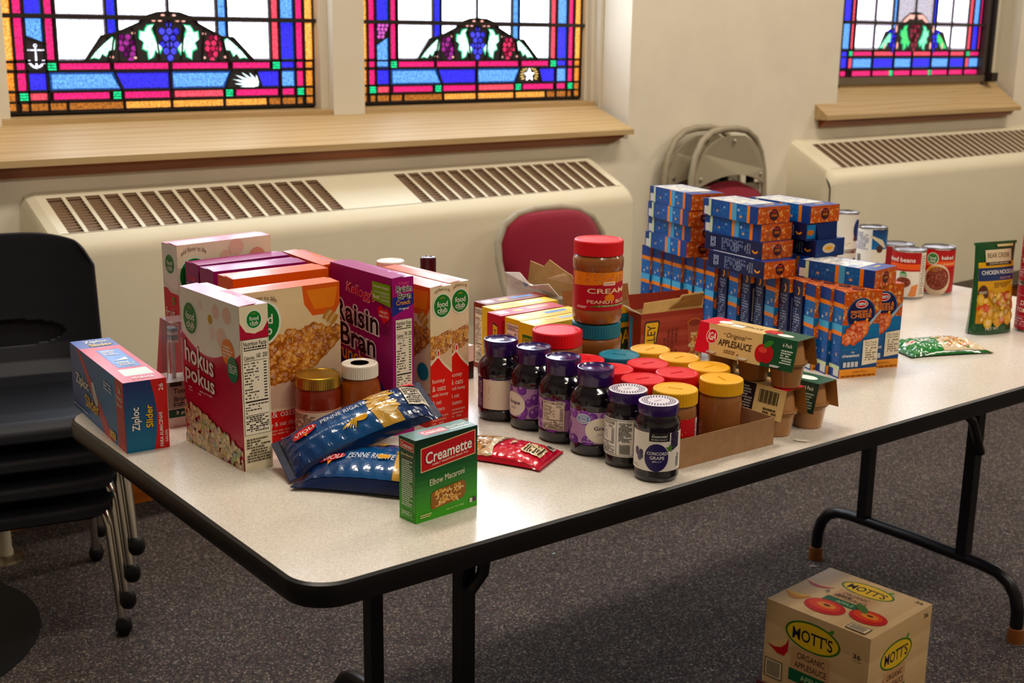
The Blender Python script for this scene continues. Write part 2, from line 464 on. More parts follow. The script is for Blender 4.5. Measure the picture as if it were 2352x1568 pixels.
# rounded plaster corner beads at the openings' visible edges are part of the wall
for nm, b in (('wall_left', ((-3.62, -5, 0), (-3.5, 2.6, CEIL))), ('wall_right', ((8.2, -5, 0), (8.32, 2.6, CEIL))), ('wall_front', ((-3.5, -5.12, 0), (8.2, -5, CEIL)))):
    mb = MB(); mb.box(*b, CREAM); struct(nm, mb, 'plaster')
mb = MB(); mb.box((-3.5, -5, CEIL), (8.2, 2.6, CEIL+.1), hx('#e6ddca')); struct('ceiling', mb, 'plaster')
mb = MB(); mb.box((-3.5, YW-.018, 0), (8.2, YW, .11), CREAM); struct('baseboard_back', mb, 'base_wood')

# ceiling fluorescent fixtures (out of frame, they light the room)
for i, (x, y) in enumerate(((0.4, 0.9), (3.0, 0.9), (0.4, -1.6), (3.0, -1.6), (5.6, 0.9), (5.6, -1.6))):
    e = empty('ceiling_light', (x, y, CEIL), 0, 'white fluorescent ceiling fixture with a flat diffuser', 'ceiling light', 'ceiling fixtures over the hall')
    mb = MB(); mb.box((-.62, -.17, -.07), (.62, .17, -.001), hx('#eeeae0')); mb.build('housing', 'painted_metal', e)
    nm = ('window_side_left', 'window_side_middle', 'room_side_left', 'room_side_middle', 'window_side_right', 'room_side_right')[i]; ld = bpy.data.lights.new('ceiling_lamp_%s_offscreen' % nm, 'AREA'); ld.shape = 'RECTANGLE'; ld.size = 1.2; ld.size_y = .3; ld.energy = LAMP_POWER; ld.color = LAMP_COL
    lo = bpy.data.objects.new('ceiling_lamp_%s_offscreen' % nm, ld); COL.objects.link(lo); lo.parent = e; lo.location = (0, 0, -.075)

# ------------------------------------------------------------------ window sills (oak) with dark apron mouldings
def sill(n, x0, x1, yn, zn, yb, zb, ylip, xl=None):
    mb = MB()
    prof = [(yn, zn-.019), (yn, zn), (yb, zb), (yb, zb+.016), (ylip, zb+.020), (ylip, zb-.05), (yn+.06, zn-.019)]
    mb.prism(prof, x0, x1, hx('#cfa463'), axis='x')
    o = struct('trim_%d' % n, mb, 'sill_oak')
    mb = MB(); prof = [(yn+.02, zn-.0195), (yn+.026, zn-.03), (yn+.05, zn-.052), (YW+.001, zn-.056), (YW+.001, zn-.0195)]
    a, b = x0+.02, x1-.03
    P0 = [(a if k < 2 else a+.012, p[0], p[1]) for k, p in enumerate(prof)]; P1 = [(b if k < 2 else b-.03, p[0], p[1]) for k, p in enumerate(prof)]
    mb.add(P0+P1, [(i, i+1, 6+i, 5+i) for i in range(4)]+[(4, 0, 5, 9)], hx('#8a5133')); mb.add(P0, [(4, 3, 2, 1, 0)], hx('#8a5133')); mb.add(P1, [(0, 1, 2, 3, 4)], hx('#8a5133'))
    mb.build('apron_moulding', 'apron_wood', o)
    return o
sill(1, .20, 2.655, 2.20, 1.063, 2.425, 1.140, 2.52)
sill(2, 3.815, 5.385, 2.20, 1.078, 2.36, 1.185, 2.42)

# ------------------------------------------------------------------ stained glass
G = dict(white=(.80, .90, 1., 1), clear2=hx('#f3ecff'), lav=hx('#c9b9e0'), red=(.85, .008, .17, 1), red2=(.95, .07, .12, 1), blue=(.025, .02, .85, 1), sky=(.12, .38, .95, 1), skyE=(.0, .05, .25, 1),
         amber=(.85, .26, .02, 1), amber2=(1., .45, .08, 1), green=(.0, .8, .28, 1), dark=(.0008, .0004, .0006, 1), leaf=(.65, 1., .85, 1), leafE=(.0, .55, .22, 1),
         gblue=(.06, .06, .95, 1), gpurple=(.35, .01, .28, 1), gred=(.85, .02, .12, 1), pink=(.85, .40, .33, 1), gold=(.85, .55, .15, 1))
for _k in G:
    if _k not in ('white', 'clear2', 'lav', 'dark'): G[_k] = tuple(c*(.14 if _k in ('leaf', 'gold', 'pink') else .115) for c in G[_k][:3])+(1.,)
def inset(poly, d):
    cx = sum(p[0] for p in poly)/len(poly); cz = sum(p[1] for p in poly)/len(poly)
    out = []
    for p in poly:
        dx, dz = cx-p[0], cz-p[1]
        ax = min(d, abs(dx)*.75); az = min(d, abs(dz)*.75)
        out.append((p[0]+math.copysign(ax, dx), p[1]+math.copysign(az, dz)))
    return out
class Win:
    def __init__(s, n, xc, y):
        s.o = empty('window_%d' % n, (xc, y, 1.17)); tag(s.o, kind='structure'); s.lead = MB(); s.y = 0
    def pane(s, poly, col, edge=None, d=.012, name='pane', y=0., thick=.004):
        mb = MB(); z0 = 1.17
        edge = edge or mixc(col, (0, 0, 0, 1), .88)
        P = [(p[0], y, p[1]-z0) for p in poly]; n = len(poly)
        # evenly lit glass with a thin painted line along the lead
        lv = [(0., edge), (.22, edge), (.40, col)]; core = col
        rings = [([(p[0], y, p[1]-z0) for p in (inset(poly, d*t) if t else poly)], c) for t, c in lv]
        for (A, c0), (B, c1) in zip(rings[:-1], rings[1:]):
            for i in range(n):
                j = (i+1) % n
                mb.add([A[i], A[j], B[j], B[i]], [(0, 1, 2, 3)], [c0, c0, c1, c1])
        mb.add(rings[-1][0], [tuple(range(n))], core)
        bk = [(p[0], y+thick, p[2]) for p in P]
        for i in range(n): mb.add([P[i], bk[i], bk[(i+1) % n], P[(i+1) % n]], [(0, 1, 2, 3)], edge)
        return mb.build(name, 'stained_glass', s.o)
    def rect(s, x0, z0, x1, z1, col, edge=None, d=.012, **k):
        return s.pane([(x0, z0), (x1, z0), (x1, z1), (x0, z1)], col, edge, d, **k)
    def blob(s, pts, col, edge, name, y=-.004, d=.004): return s.pane(pts, col, edge, d, name, y, .003)
    def disc(s, x, z, r, col, edge, name='grape', y=-.006, n=10, rz=None):
        rz = rz or r
        return s.pane([(x+r*math.cos(2*math.pi*k/n), z+rz*math.sin(2*math.pi*k/n)) for k in range(n)], col, edge, r*.55, name, y, .003)
    def bar(s, x0, z0, x1, z1, w=.006, y=-.003):
        L = Vector((x1-x0, 0, z1-z0)); n = Vector((-L.z, 0, L.x)).normalized()*w/2
        a, b = Vector((x0, 0, z0-1.17)), Vector((x1, 0, z1-1.17))
        q = [a-n, b-n, b+n, a+n]; f = [(p.x, y-.004, p.z) for p in q]; k = [(p.x, .006, p.z) for p in q]
        s.lead.add(f+k, [(3, 2, 1, 0), (0, 1, 5, 4), (1, 2, 6, 5), (2, 3, 7, 6), (3, 0, 4, 7)], hx('#231b16'))
    def dots(s, x0, z0, x1, z1):
        s.rect(x0, z0, x1, z1, G['dark'], G['dark'], name='dotted_square')
        dx, dz = (x1-x0)/3, (z1-z0)/3
        mb = MB()
        for i in range(3):
            for j in range(3):
                mb.box((x0+dx*(i+.15), -.006, z0+dz*(j+.15)-1.17), (x0+dx*(i+.85), -.001, z0+dz*(j+.85)-1.17), G['green'])
        mb.build('green_square', 'stained_glass', s.o)
    def done(s, x0=-.512, x1=.512):
        s.lead.box((x0, .007, -.05), (x1, .013, 2.66-1.17), hx('#1a1411'))
        s.lead.build('lead_came', 'black_edge', s.o)

def bunch(w, x, z, r, rows, col, edge, lean=0.):
    edge = tuple(c*.05 for c in edge[:3])+(1.,)
    for j, n in enumerate(rows):
        for i in range(n):
            w.disc(x+(i-(n-1)/2)*r*1.75+lean*j, z-j*r*1.5, r*.92, col, edge, y=-.006-.0006*((i+j) % 3))
def leaf_shape(x, z, s, flip=1):
    pts = [(0, .1), (.25, .75), (.1, 1.0), (.55, .95), (.75, .6), (1.0, .65), (1.05, .2), (.8, .0), (.9, -.4), (.6, -.55), (.55, -1.0), (.2, -.85), (.05, -.45), (-.15, -.75), (-.35, -.35), (-.1, -.1)]
    return [(x+flip*p[0]*s, z+p[1]*s) for p in pts]
def outer_leaf(x, z, s, flip=1):
    pts = [(0, 0), (.18, .05), (.45, .0), (.6, .25), (.85, .1), (1.0, .45), (1.3, .5), (1.35, .95), (1.2, 1.1), (.8, .8), (.3, .35)]
    P = [(x+flip*p[0]*s, z+p[1]*s) for p in pts]
    return P if flip > 0 else P[::-1]
def church_window(n, xc, y, left_emblem):
    w = Win(n, xc, y); B = w.bar; g = G
    ZB = [1.173, 1.194, 1.203, 1.226, 1.231, 1.283, 1.290, 1.311, 1.316, 1.441]
    e = .002
    # clear panes in rows; the arch panel stands in front of the lowest row
    xs = [-.348, -.196, -.162, 0, .162, .196, .348]
    rows = [(1.318, 1.439)]; z = 1.447
    while z < 2.6: rows.append((z, min(z+.30, 2.66))); z += .306
    for ri, (z0, z1) in enumerate(rows):
        for i in range(6):
            strip = i in (1, 4)
            a, b = xs[i]+e, xs[i+1]-e
            if strip: w.rect(a, z0, b, z1, g['blue'] if i == 1 else g['sky'], g['skyE'], .012)
            else: w.rect(a, z0, b, z1, g['white'], tuple(c*(.026 if i in (3, 5) else .034) for c in (1., .86, 1.08))+(1.,), .021)
        for x in xs: B(x, z0-.004, x, z1+.004)
        for sgn in (-1, 1):
            lo, hi = z0, z1
            X = lambda p, q: (min(sgn*p, sgn*q), max(sgn*p, sgn*q))
            a, b = X(.353, .378); w.rect(a, lo, b, hi, g['red'] if sgn < 0 else g['red2'], None, .009)
            a, b = X(.440, .467); w.rect(a, lo, b, hi, g['red'], None, .009)
            a, b = X(.473, .503); w.rect(a, lo, b, hi, g['amber2'], g['amber'], .012)
            for x in (.381, .437, .470, .507): B(sgn*x, lo-.004, sgn*x, hi+.004, .007)
            if ri > 0 or sgn > 0:
                a, b = X(.384, .434); w.rect(a, lo, b, hi, g['blue'] if (ri+(sgn > 0)) % 2 else g['sky'], g['skyE'], .014)
        B(-.507, z1+.004, .507, z1+.004, .010, -.008)
    # special glass in the left border of the lowest row
    if left_emblem == 'anchor':
        w.pane([(-.434, 1.385), (-.384, 1.368), (-.384, 1.439), (-.434, 1.439)], g['sky'], g['skyE'], .012)
        w.pane([(-.434, 1.290), (-.384, 1.290), (-.384, 1.364), (-.434, 1.381)], g['dark'], g['dark'], name='emblem_ground')
        B(-.437, 1.384, -.381, 1.366, .005)
        mb = MB(); c = (.11, .11, .13, 1); x0, z0 = -.409, 1.294-1.17
        def q(pts): mb.prism([(x0+p[0]*.001, z0+p[1]*.001) for p in pts], -.006, -.002, c, axis='y')
        q([(-2.6, 4), (2.6, 4), (2.2, 60), (-2.2, 60)]); q([(-19, 51), (19, 51), (19, 55.5), (-19, 55.5)])
        for sg in (-1, 1):
            q([(sg*22, 51), (sg*25, 53), (sg*22, 56)][::sg]); 
            pts = [(0, 0), (9, 3), (17, 9), (22, 18), (18, 26), (15, 16), (10, 11), (0, 7)]
            q([(sg*p[0], p[1]) for p in pts][::sg])
            q([(sg*24, 26), (sg*14, 20), (sg*24, 14)][::-sg])
        ring = []
        for k in range(12):
            a = 2*math.pi*k/12; b2 = 2*math.pi*(k+1)/12
            q([(5.5*math.cos(a), 66+5.5*math.sin(a)), (5.5*math.cos(b2), 66+5.5*math.sin(b2)), (2.6*math.cos(b2), 66+2.6*math.sin(b2)), (2.6*math.cos(a), 66+2.6*math.sin(a))])
        mb.build('anchor_emblem', 'stained_glass', w.o)
    else:
        w.pane([(-.434, 1.290), (-.384, 1.290), (-.384, 1.395), (-.434, 1.368)], g['sky'], g['skyE'], .014)
        w.pane([(-.434, 1.373), (-.384, 1.400), (-.384, 1.439), (-.434, 1.439)], g['dark'], g['dark'], name='emblem_ground')
        B(-.437, 1.370, -.381, 1.397, .005)
        bunch(w, -.409, 1.432, .0085, (3, 3, 2, 2), (.075, .012, .06, 1), (.2, .0, .2, 1), -.003)
    # lower bands
    w.rect(-.467, 1.231, -.440, 1.283, g['red'], None, .008); w.rect(.440, 1.231, .467, 1.283, g['red'], None, .008)
    w.rect(-.434, 1.231, -.381, 1.283, g['blue'], None, .012); w.rect(.384, 1.231, .434, 1.283, g['sky'], g['skyE'], .012)
    w.pane([(-.372, 1.231), (-.160, 1.231), (-.182, 1.283), (-.372, 1.283)], g['sky'], g['skyE'], .018); B(-.157, 1.228, -.179, 1.286)
    w.pane([(-.154, 1.231), (-.004, 1.231), (-.004, 1.283), (-.176, 1.283)], g['blue'], None, .014); B(0, 1.2, 0, 1.316)
    w.pane([(.004, 1.231), (.180, 1.231), (.202, 1.283), (.004, 1.283)], g['sky'], g['skyE'], .018); B(.184, 1.228, .206, 1.286)
    w.pane([(.188, 1.231), (.305, 1.231), (.288, 1.283), (.210, 1.283)], g['dark'], g['dark'], name='emblem_ground'); B(.309, 1.228, .292, 1.286)
    w.pane([(.313, 1.231), (.376, 1.231), (.376, 1.283), (.296, 1.283)], g['blue'], None, .012)
    if left_emblem == 'anchor':
        for k in range(7):
            a = R(98+k*14.5); bx, bz = .300, 1.236; L = .058+.034*math.sin(k/6*3.1)
            tx, tz = bx+L*math.cos(a)*1.15, bz+L*math.sin(a)*.62; nx, nz = -math.sin(a)*.0062, math.cos(a)*.0062
            w.blob([(bx, bz), ((bx+tx)/2+nx, (bz+tz)/2+nz), (tx, tz), ((bx+tx)/2-nx, (bz+tz)/2-nz)][::-1], (.14, .16, .17, 1), (.0, .012, .010, 1), 'palm_leaf', -.004-.0004*k, .0028)
    else:
        mb = MB(); x0, z0 = .247, 1.258-1.17
        P = [(x0+(.024 if k % 2 == 0 else .0105)*math.cos(R(90+36*k)), z0+(.024 if k % 2 == 0 else .0105)*math.sin(R(90+36*k))) for k in range(10)]
        for k in range(10): mb.prism([(x0, z0), P[k], P[(k+1) % 10]], -.008, -.004, mixc(g['gold'], g['white'], .25 if k % 2 else .5), axis='y')
        for k in range(14):
            a = R(-30+k*240/13)
            for r0 in (.03,):
                q0 = (x0+r0*math.cos(a), z0+r0*math.sin(a)*.8); q1 = (x0+(r0+.013)*math.cos(a), z0+(r0+.010)*math.sin(a)*.8); t = Vector((-math.sin(a), math.cos(a)))*.0017
                mb.prism([(q0[0]-t.x, q0[1]-t.y), (q1[0]-t.x, q1[1]-t.y), (q1[0]+t.x, q1[1]+t.y), (q0[0]+t.x, q0[1]+t.y)], -.006, -.003, g['gold'], axis='y')
        mb.build('star_emblem', 'stained_glass', w.o)
    for a, b in ((-.434, -.381), (-.366, -.196), (-.150, -.004), (.010, .176), (.220, .372), (.386, .432)):
        w.rect(a, 1.203, b, 1.226, g['red2'] if a in (.010, -.434) else g['red'], None, .008)
    for a in (-.463, -.186, .184, .441): w.dots(a, 1.203, a+.024, 1.226)
    for a, b in ((-.342, -.190), (-.178, -.004), (.008, .196), (.212, .344)): w.rect(a, 1.290, b, 1.311, g['red'], None, .007)
    for a in (-.377, .354): w.dots(a, 1.288, a+.025, 1.312)
    for a, b in zip((-.463, -.325, -.152, 0, .178, .332), (-.325, -.152, 0, .178, .332, .466)): w.rect(a+.003, 1.173, b-.003, 1.196, mixc(g['amber'], g['amber2'], .5) if -.2 < a < .3 else mixc(g['amber'], g['dark'], .55), g['dark'], .006); B(b, 1.170, b, 1.2)
    for sgn in (-1, 1):
        a, b = sorted((sgn*.473, sgn*.503))
        w.rect(a, 1.231, b, 1.285, g['amber'], None, .01); w.rect(a, 1.173, b, 1.228, mixc(g['amber'], g['dark'], .4), None, .01); w.rect(a, 1.29, b, 1.315, g['amber'], None, .008)
        a, b = sorted((sgn*.440, sgn*.467)); w.rect(a, 1.29, b, 1.316, g['red'], None, .008)
    w.rect(.384, 1.29, .434, 1.316, g['blue'], None, .01)
    for z in (1.199, 1.2285, 1.2865, 1.3135, 1.170): B(-.507, z, .507, z, .0065)
    for x in (-.437, .437, -.470, .470, .507, -.507, -.381, .381): B(x, 1.17, x, 1.32, .0065)
    # arched panel with grapes and vine leaves
    arch = [(-.268, 1.317), (-.215, 1.388), (-.172, 1.396), (-.092, 1.429), (-.075, 1.447), (-.036, 1.459), (0, 1.461), (.036, 1.459), (.077, 1.446), (.096, 1.427), (.174, 1.388), (.212, 1.387), (.282, 1.317)]
    w.pane(arch[::-1][::-1], g['dark'], g['dark'], name='vine_panel', y=-.006, d=.004)
    for a, b in zip(arch[:-1], arch[1:]): B(a[0], a[1], b[0], b[1], .007, -.008)
    for x, c, e2 in ((-.146, g['gpurple'], (.10, 0, .09, 1)), (.150, g['gred'], (.3, 0, .04, 1))):
        bunch(w, x+(.004 if x < 0 else -.002), 1.386, .0112, (2, 3, 3, 2, 1), c, e2, .004 if x < 0 else -.002)
    bunch(w, 0, 1.424, .0132, (1, 3, 2, 3, 2, 1), g['gblue'], (.0, .0, .25, 1))
    for sgn in (-1, 1):
        x0 = sgn*.062
        P = leaf_shape(x0-sgn*.020, 1.372, .054, sgn)
        w.blob(P if sgn > 0 else P[::-1], g['leaf'], g['leafE'], 'vine_leaf', -.008, .010)
        P = outer_leaf(sgn*(.252 if sgn < 0 else .262), 1.321, .060, -sgn)
        w.blob(P, g['leaf'], g['leafE'], 'vine_leaf', -.008, .007)
        for (x, z) in ((.115, 1.398), (.048, 1.436), (.018, 1.452), (.028, 1.436), (.112, 1.325), (.185, 1.327)):
            w.disc(sgn*x, z, .007, g['pink'], mixc(g['pink'], g['dark'], .6), 'scroll', -.008, 8, .0045)
        for x in (.105, .035, .19): B(sgn*x, 1.318, sgn*(x+.012 if x < .15 else x-.015), 1.392 if x > .15 else 1.42, .004, -.009)
    # saddle bar
    mb = MB(); mb.box((-.512, -.022, 1.443-.006-1.17), (.512, -.010, 1.443+.006-1.17), hx('#2a221c')); mb.build('saddle_bar', 'black_edge', w.o)
    w.done(); return w
YG = 2.50
w1 = church_window(1, .943, YG, 'anchor')
w2 = church_window(2, 2.131, YG, 'star')

def third_window():
    YB = 2.385; sc = (YB+1.274)/(2.5+1.274)
    X = lambda x: (-.6959+(x+.6959)*sc)
    Z = lambda z: 1.4135+(z-1.4135)*sc
    xc = X(4.837); w = Win(3, xc, YB); g = G; B = w.bar
    rx = lambda x: X(x)-xc
    def rect(x0, z0, x1, z1, col, edge=None, d=.012): w.rect(rx(x0), Z(z0), rx(x1), Z(z1), col, edge, d)
    cols = [4.362, 4.516, 4.655, 4.688, 4.837, 4.988, 5.018, 5.159, 5.306]
    rows = [(1.356, 1.476)]; z = 1.484
    while z < 2.6: rows.append((z, min(2.66, z+.3))); z += .306
    for ri, (z0, z1) in enumerate(rows):
        for i in range(8):
            if i in (2, 5): rect(cols[i]+.003, z0, cols[i+1]-.003, z1, g['sky'] if i == 2 else g['blue'], g['skyE'])
            else: rect(cols[i]+.003, z0, cols[i+1]-.003, z1, (.35, .36, .4, 1) if i not in (3, 4) else (.06, .055, .065, 1), (.045, .038, .045, 1), .036)
        for c in cols: B(rx(c), Z(z0-.004), rx(c), Z(z1+.004), .006)
        for a, b, c in ((4.332, 4.358, 'red2'), (4.272, 4.327, 'sky' if ri == 0 else 'blue'), (5.310, 5.345, 'red2'), (5.350, 5.402, 'blue' if ri == 0 else 'sky'), (5.407, 5.43, 'red')):
            rect(a, z0, b, z1, g[c], g['skyE'] if c in ('sky', 'blue') else None)
        for x in (4.329, 4.268, 5.347, 5.404, 5.433): B(rx(x), Z(z0-.004), rx(x), Z(z1+.004), .006)
        B(rx(4.26), Z(z1+.004), rx(5.434), Z(z1+.004), .009, -.008)
    for i, (a, b) in enumerate(zip((4.262, 4.362, 4.520, 4.690, 4.842, 5.005, 5.165), (4.320, 4.515, 4.685, 4.837, 5.000, 5.160, 5.300))):
        if i: rect(a+.004, 1.325, b-.004, 1.347, g['red'] if i % 2 else g['red2'], None, .008); rect(a+.004, 1.268, b-.004, 1.315, g['sky'] if i % 2 else g['blue'], g['skyE'], .014)
        else: rect(a, 1.268, b, 1.347, g['blue'], None)
        rect(a+.004, 1.230, b-.004, 1.256, g['red'], None, .008)
        B(rx(b+.002), Z(1.22), rx(b+.002), Z(1.352), .006)
    rect(4.325, 1.268, 4.358, 1.315, g['red2'], None, .008); rect(5.31, 1.268, 5.345, 1.315, g['red2'], None, .008); rect(5.35, 1.268, 5.43, 1.315, g['sky'], g['skyE'], .01)
    rect(5.31, 1.23, 5.43, 1.256, g['red'], None, .008); rect(5.35, 1.325, 5.43, 1.347, g['red'], None, .008)
    for x in (4.325, 5.312): w.dots(rx(x), Z(1.325), rx(x)+.026, Z(1.347))
    for x in (4.66, 4.99): w.dots(rx(x), Z(1.23), rx(x)+.022, Z(1.256))
    for z in (1.226, 1.262, 1.32, 1.352): B(rx(4.26), Z(z), rx(5.434), Z(z), .007)
    arch = [(-.29, 1.353), (-.24, 1.44), (-.18, 1.452), (-.12, 1.478), (-.10, 1.505), (-.05, 1.532), (0, 1.538), (.05, 1.532), (.10, 1.505), (.12, 1.478), (.19, 1.452), (.25, 1.44), (.31, 1.353)]
    w.pane([(a*sc, Z(b)) for a, b in arch], g['dark'], g['dark'], name='vine_panel', y=-.006, d=.004)
    for sgn in (-1, 1):
        bunch(w, sgn*.19*sc, Z(1.44), .014, (2, 3, 2, 2, 1), (.002, .002, .10, 1), (0, 0, .2, 1), -sgn*.004)
        P = leaf_shape(sgn*.055, Z(1.412), .058, sgn); w.blob(P if sgn > 0 else P[::-1], (.008, .085, .02, 1) if sgn < 0 else (.03, .095, .065, 1), g['leafE'], 'vine_leaf', -.008, .014)
        P = outer_leaf(sgn*.285*sc, Z(1.36), .066, -sgn); w.blob(P, (.03, .095, .065, 1) if sgn < 0 else (.008, .085, .02, 1), g['leafE'], 'vine_leaf', -.008, .010)
        P = [(sgn*x, Z(z)) for x, z in ((.01, 1.522), (.05, 1.525), (.085, 1.505), (.11, 1.482), (.08, 1.487), (.05, 1.505), (.02, 1.500))]
        w.blob(P if sgn < 0 else P[::-1], g['pink'], mixc(g['pink'], g['dark'], .5), 'scroll', -.008, .004)
        for x, z in ((.235, 1.375), (.135, 1.375), (.15, 1.455)): w.disc(sgn*x, Z(z), .008, g['pink'], mixc(g['pink'], g['dark'], .7), 'scroll', -.008, 8, .018)
    bunch(w, 0, Z(1.468), .0145, (3, 3, 3, 2, 2, 1), (.03, .0006, .004, 1), (.06, 0, .01, 1))
    mb = MB(); z = Z(1.480)-1.17; mb.box((rx(4.26), -.024, z-.006), (rx(5.434), -.012, z+.006), hx('#2a221c')); mb.build('saddle_bar', 'black_edge', w.o)
    # dark metal frame and grey stone ledge
    mb = MB()
    x0, x1 = rx(4.19), rx(5.434); xo = BX1-xc
    mb.box((x1, -.03, 1.185-1.17), (x1+.03, .02, TOPZ-1.17), hx('#4a4038')); mb.box((x1+.03, -.05, 1.2-1.17), (x1+.055, .02, TOPZ-1.17), hx('#1d1712'))
    mb.box((x0, -.03, 1.185-1.17), (x0+.045, .02, TOPZ-1.17), hx('#2b241f')); mb.box((x0, -.035, 1.2-1.17), (x1+.03, .02, 1.232-1.17), hx('#6b5d49'))
    mb.build('metal_frame', 'painted_metal', w.o)
    mb = MB(); mb.box((x1+.02, -.075, 1.2-1.17), (x1+.075, .0, 1.245-1.17), hx('#17120f')); mb.build('hinge_block', 'black_edge', w.o)
    w.done(rx(4.2), rx(5.44))
    mb = MB(); mb.box((BX0, YB+.005, 1.03), (xc+rx(4.2), YB+.03, TOPZ), CREAM); mb.box((xc+x1+.05, YB+.005, 1.03), (BX1, YB+.03, TOPZ), CREAM)
    struct('trim_5', mb, 'painted_metal')
third_window()

# painted wooden frames of the twin window: mullion between, stepped jamb at the right
mb = MB()
for (x0, y0, x1, y1) in ((1.450, 2.455, 1.478, 2.53), (1.478, 2.42, 1.598, 2.53), (1.598, 2.455, 1.621, 2.53)): mb.box((x0, y0, 1.12), (x1, y1, TOPZ), hx('#ddd3bd'))
struct('trim_3', mb, 'painted_metal')
mb = MB()
for (x0, y0, x1, y1) in ((2.640, 2.475, 2.655, 2.53), (2.655, 2.452, 2.672, 2.53), (2.672, 2.425, 2.69, 2.53), (.40, 2.455, .436, 2.53), (.34, 2.42, .40, 2.53)): mb.box((x0, y0, 1.12), (x1, y1, TOPZ), hx('#ddd3bd'))
struct('trim_4', mb, 'painted_metal')

# ------------------------------------------------------------------ convector radiators under the windows
def radiator(label, x0, x1, grilles, zb, zf, pipe=False):
    YF = 2.02; e = empty('radiator', (x0, YF, 0), 0, label, 'radiator'); L = x1-x0; D = YW-YF; zbot = .275
    sl = (zb-zf)/D
    mb = MB(); r = .035
    # front, with rounded shoulder into the sloping top
    prof = [(0, zbot), (0, zf-.045)]
    for k in range(1, 7):
        t = k/6; prof.append((r*1.3*t*t, zf-.045*(1-t)**2+.0+sl*r*1.3*t*t*t))
    def sec(x, f=1.):
        return [(x, p[0], p[1]) for p in prof]
    A = [sec(-.0+0.0)[i] for i in range(len(prof))]; n = len(prof)
    ins = .0
    xs = [0, .012, .035, L-.035, L-.012, L]; dz = [-.030, -.009, 0, 0, -.009, -.030]; dy = [.012, .003, 0, 0, .003, .012]
    vs = []
    for x, q, w in zip(xs, dz, dy):
        for j, p in enumerate(prof): vs.append((x, p[0]+w*(1 if j < 3 else 1-(j-2)/(n-2)), p[1]+(q if j > 1 else 0)))
    mb.add(vs, [(i*n+j, (i+1)*n+j, (i+1)*n+j+1, i*n+j+1) for i in range(5) for j in range(n-1)], WHITE_RAD, 0, True)
    y1 = prof[-1][0]
    tz = lambda y: zf+sl*y
    ys0, ys1 = 2.0625-YF, 2.235-YF
    # top: strips between and around the grille openings
    cuts = [0.035]
    open_ = []
    for (g0, n2, pitch, wd) in grilles:
        for k in range(n2): open_.append((g0-x0+k*pitch, g0-x0+k*pitch+wd))
    def top(xa, xb, ya, yb): mb.add([(xa, ya, tz(ya)), (xb, ya, tz(ya)), (xb, yb, tz(yb)), (xa, yb, tz(yb))], [(0, 1, 2, 3)], WHITE_RAD)
    top(.035, L-.035, y1, ys0); top(.035, L-.035, ys1, D)
    p = .035
    for a, b in open_: top(p, a, ys0, ys1); p = b
    top(p, L-.035, ys0, ys1)
    for xa, xb, q in ((0, .012, (-.030, -.009)), (.012, .035, (-.009, 0))):
        for m in (False, True):
            X0, X1 = (xa, xb) if not m else (L-xa, L-xb)
            v = [(X0, y1, tz(y1)+q[0]), (X1, y1, tz(y1)+q[1]), (X1, D, tz(D)+q[1]), (X0, D, tz(D)+q[0])]
            mb.add(v, [(0, 1, 2, 3)] if not m else [(3, 2, 1, 0)], WHITE_RAD, 0, True)
    for X in (0, L):
        v = [(X, .012, zbot), (X, D, zbot), (X, D, tz(D)-.03), (X, y1, tz(y1)-.03), (X, .02, zf-.06)]
        mb.add(v, [(4, 3, 2, 1, 0)] if X == 0 else [(0, 1, 2, 3, 4)], WHITE_RAD)
    mb.add([(0, .0, zbot), (L, .0, zbot), (L, D, zbot), (0, D, zbot)], [(3, 2, 1, 0)], WHITE_RAD)
    mb.build('cabinet', 'painted_metal', e, weld=True)
    # one grille slot: recessed dark tray with louvre blades
    proto = None
    for a, b in open_:
        if proto is None:
            mb = MB(); w = b-a; c0 = dk = hx('#8d7257')
            P = lambda x, y, d=0.: (x, y-ys0+d*.4, tz(y)-tz(ys0)-d)
            q = [P(0, ys0), P(w, ys0), P(w, ys1), P(0, ys1)]; t = [P(0, ys0, .012), P(w, ys0, .012), P(w, ys1, .012), P(0, ys1, .012)]
            mb.add(t, [(0, 1, 2, 3)], dk)
            for i in range(4): mb.add([q[i], q[(i+1) % 4], t[(i+1) % 4], t[i]], [(0, 1, 2, 3)], c0)
            for k in range(13):
                y = ys0+(ys1-ys0)*(k+.35)/13; y2 = y+(ys1-ys0)/13*.5
                mb.add([P(0, y, .002), P(w, y, .002), P(w, y2, .0035), P(0, y2, .0035)], [(0, 1, 2, 3)], hx('#8d7257'))
            proto = mb.build('grille_slot', 'painted_metal', e, (a, ys0, tz(ys0)))
        else:
            c = proto.copy(); COL.objects.link(c); c.parent = e; c.location = (a, ys0, tz(ys0))
    if pipe:
        mb = MB(); mb.lathe([(.02, 0), (.02, .03), (.017, .035), (.017, .20), (.023, .2), (.023, .245), (.017, .25), (.017, .34)], hx('#b8ad98'), 16); mb.tube([(0, 0, .33), (0, 0, .38), (.01, 0, .405), (.04, 0, .415), (.2, 0, .415)], .017, hx('#b8ad98'), 12)
        pp = mb.build('supply_pipe', 'painted_metal', e, (.209-x0, 2.043-YF+.02, 0))
        mb = MB(); mb.lathe([(.048, 0), (.046, .008), (.03, .014), (.02, .016)], hx('#9a8f7c'), 24); mb.build('floor_flange', 'tin', pp)
    return e
radiator('long cream radiator cabinet with two grilles under the twin stained glass windows', .385, 2.505, [(.445, 16, .0541, .0425), (1.59, 16, .0541, .0425)], .967, .857, True)
radiator('cream radiator cabinet with one long grille beside the folded chairs', 3.655, 6.2, [(3.766, 36, .0541, .0425)], .973, .846)

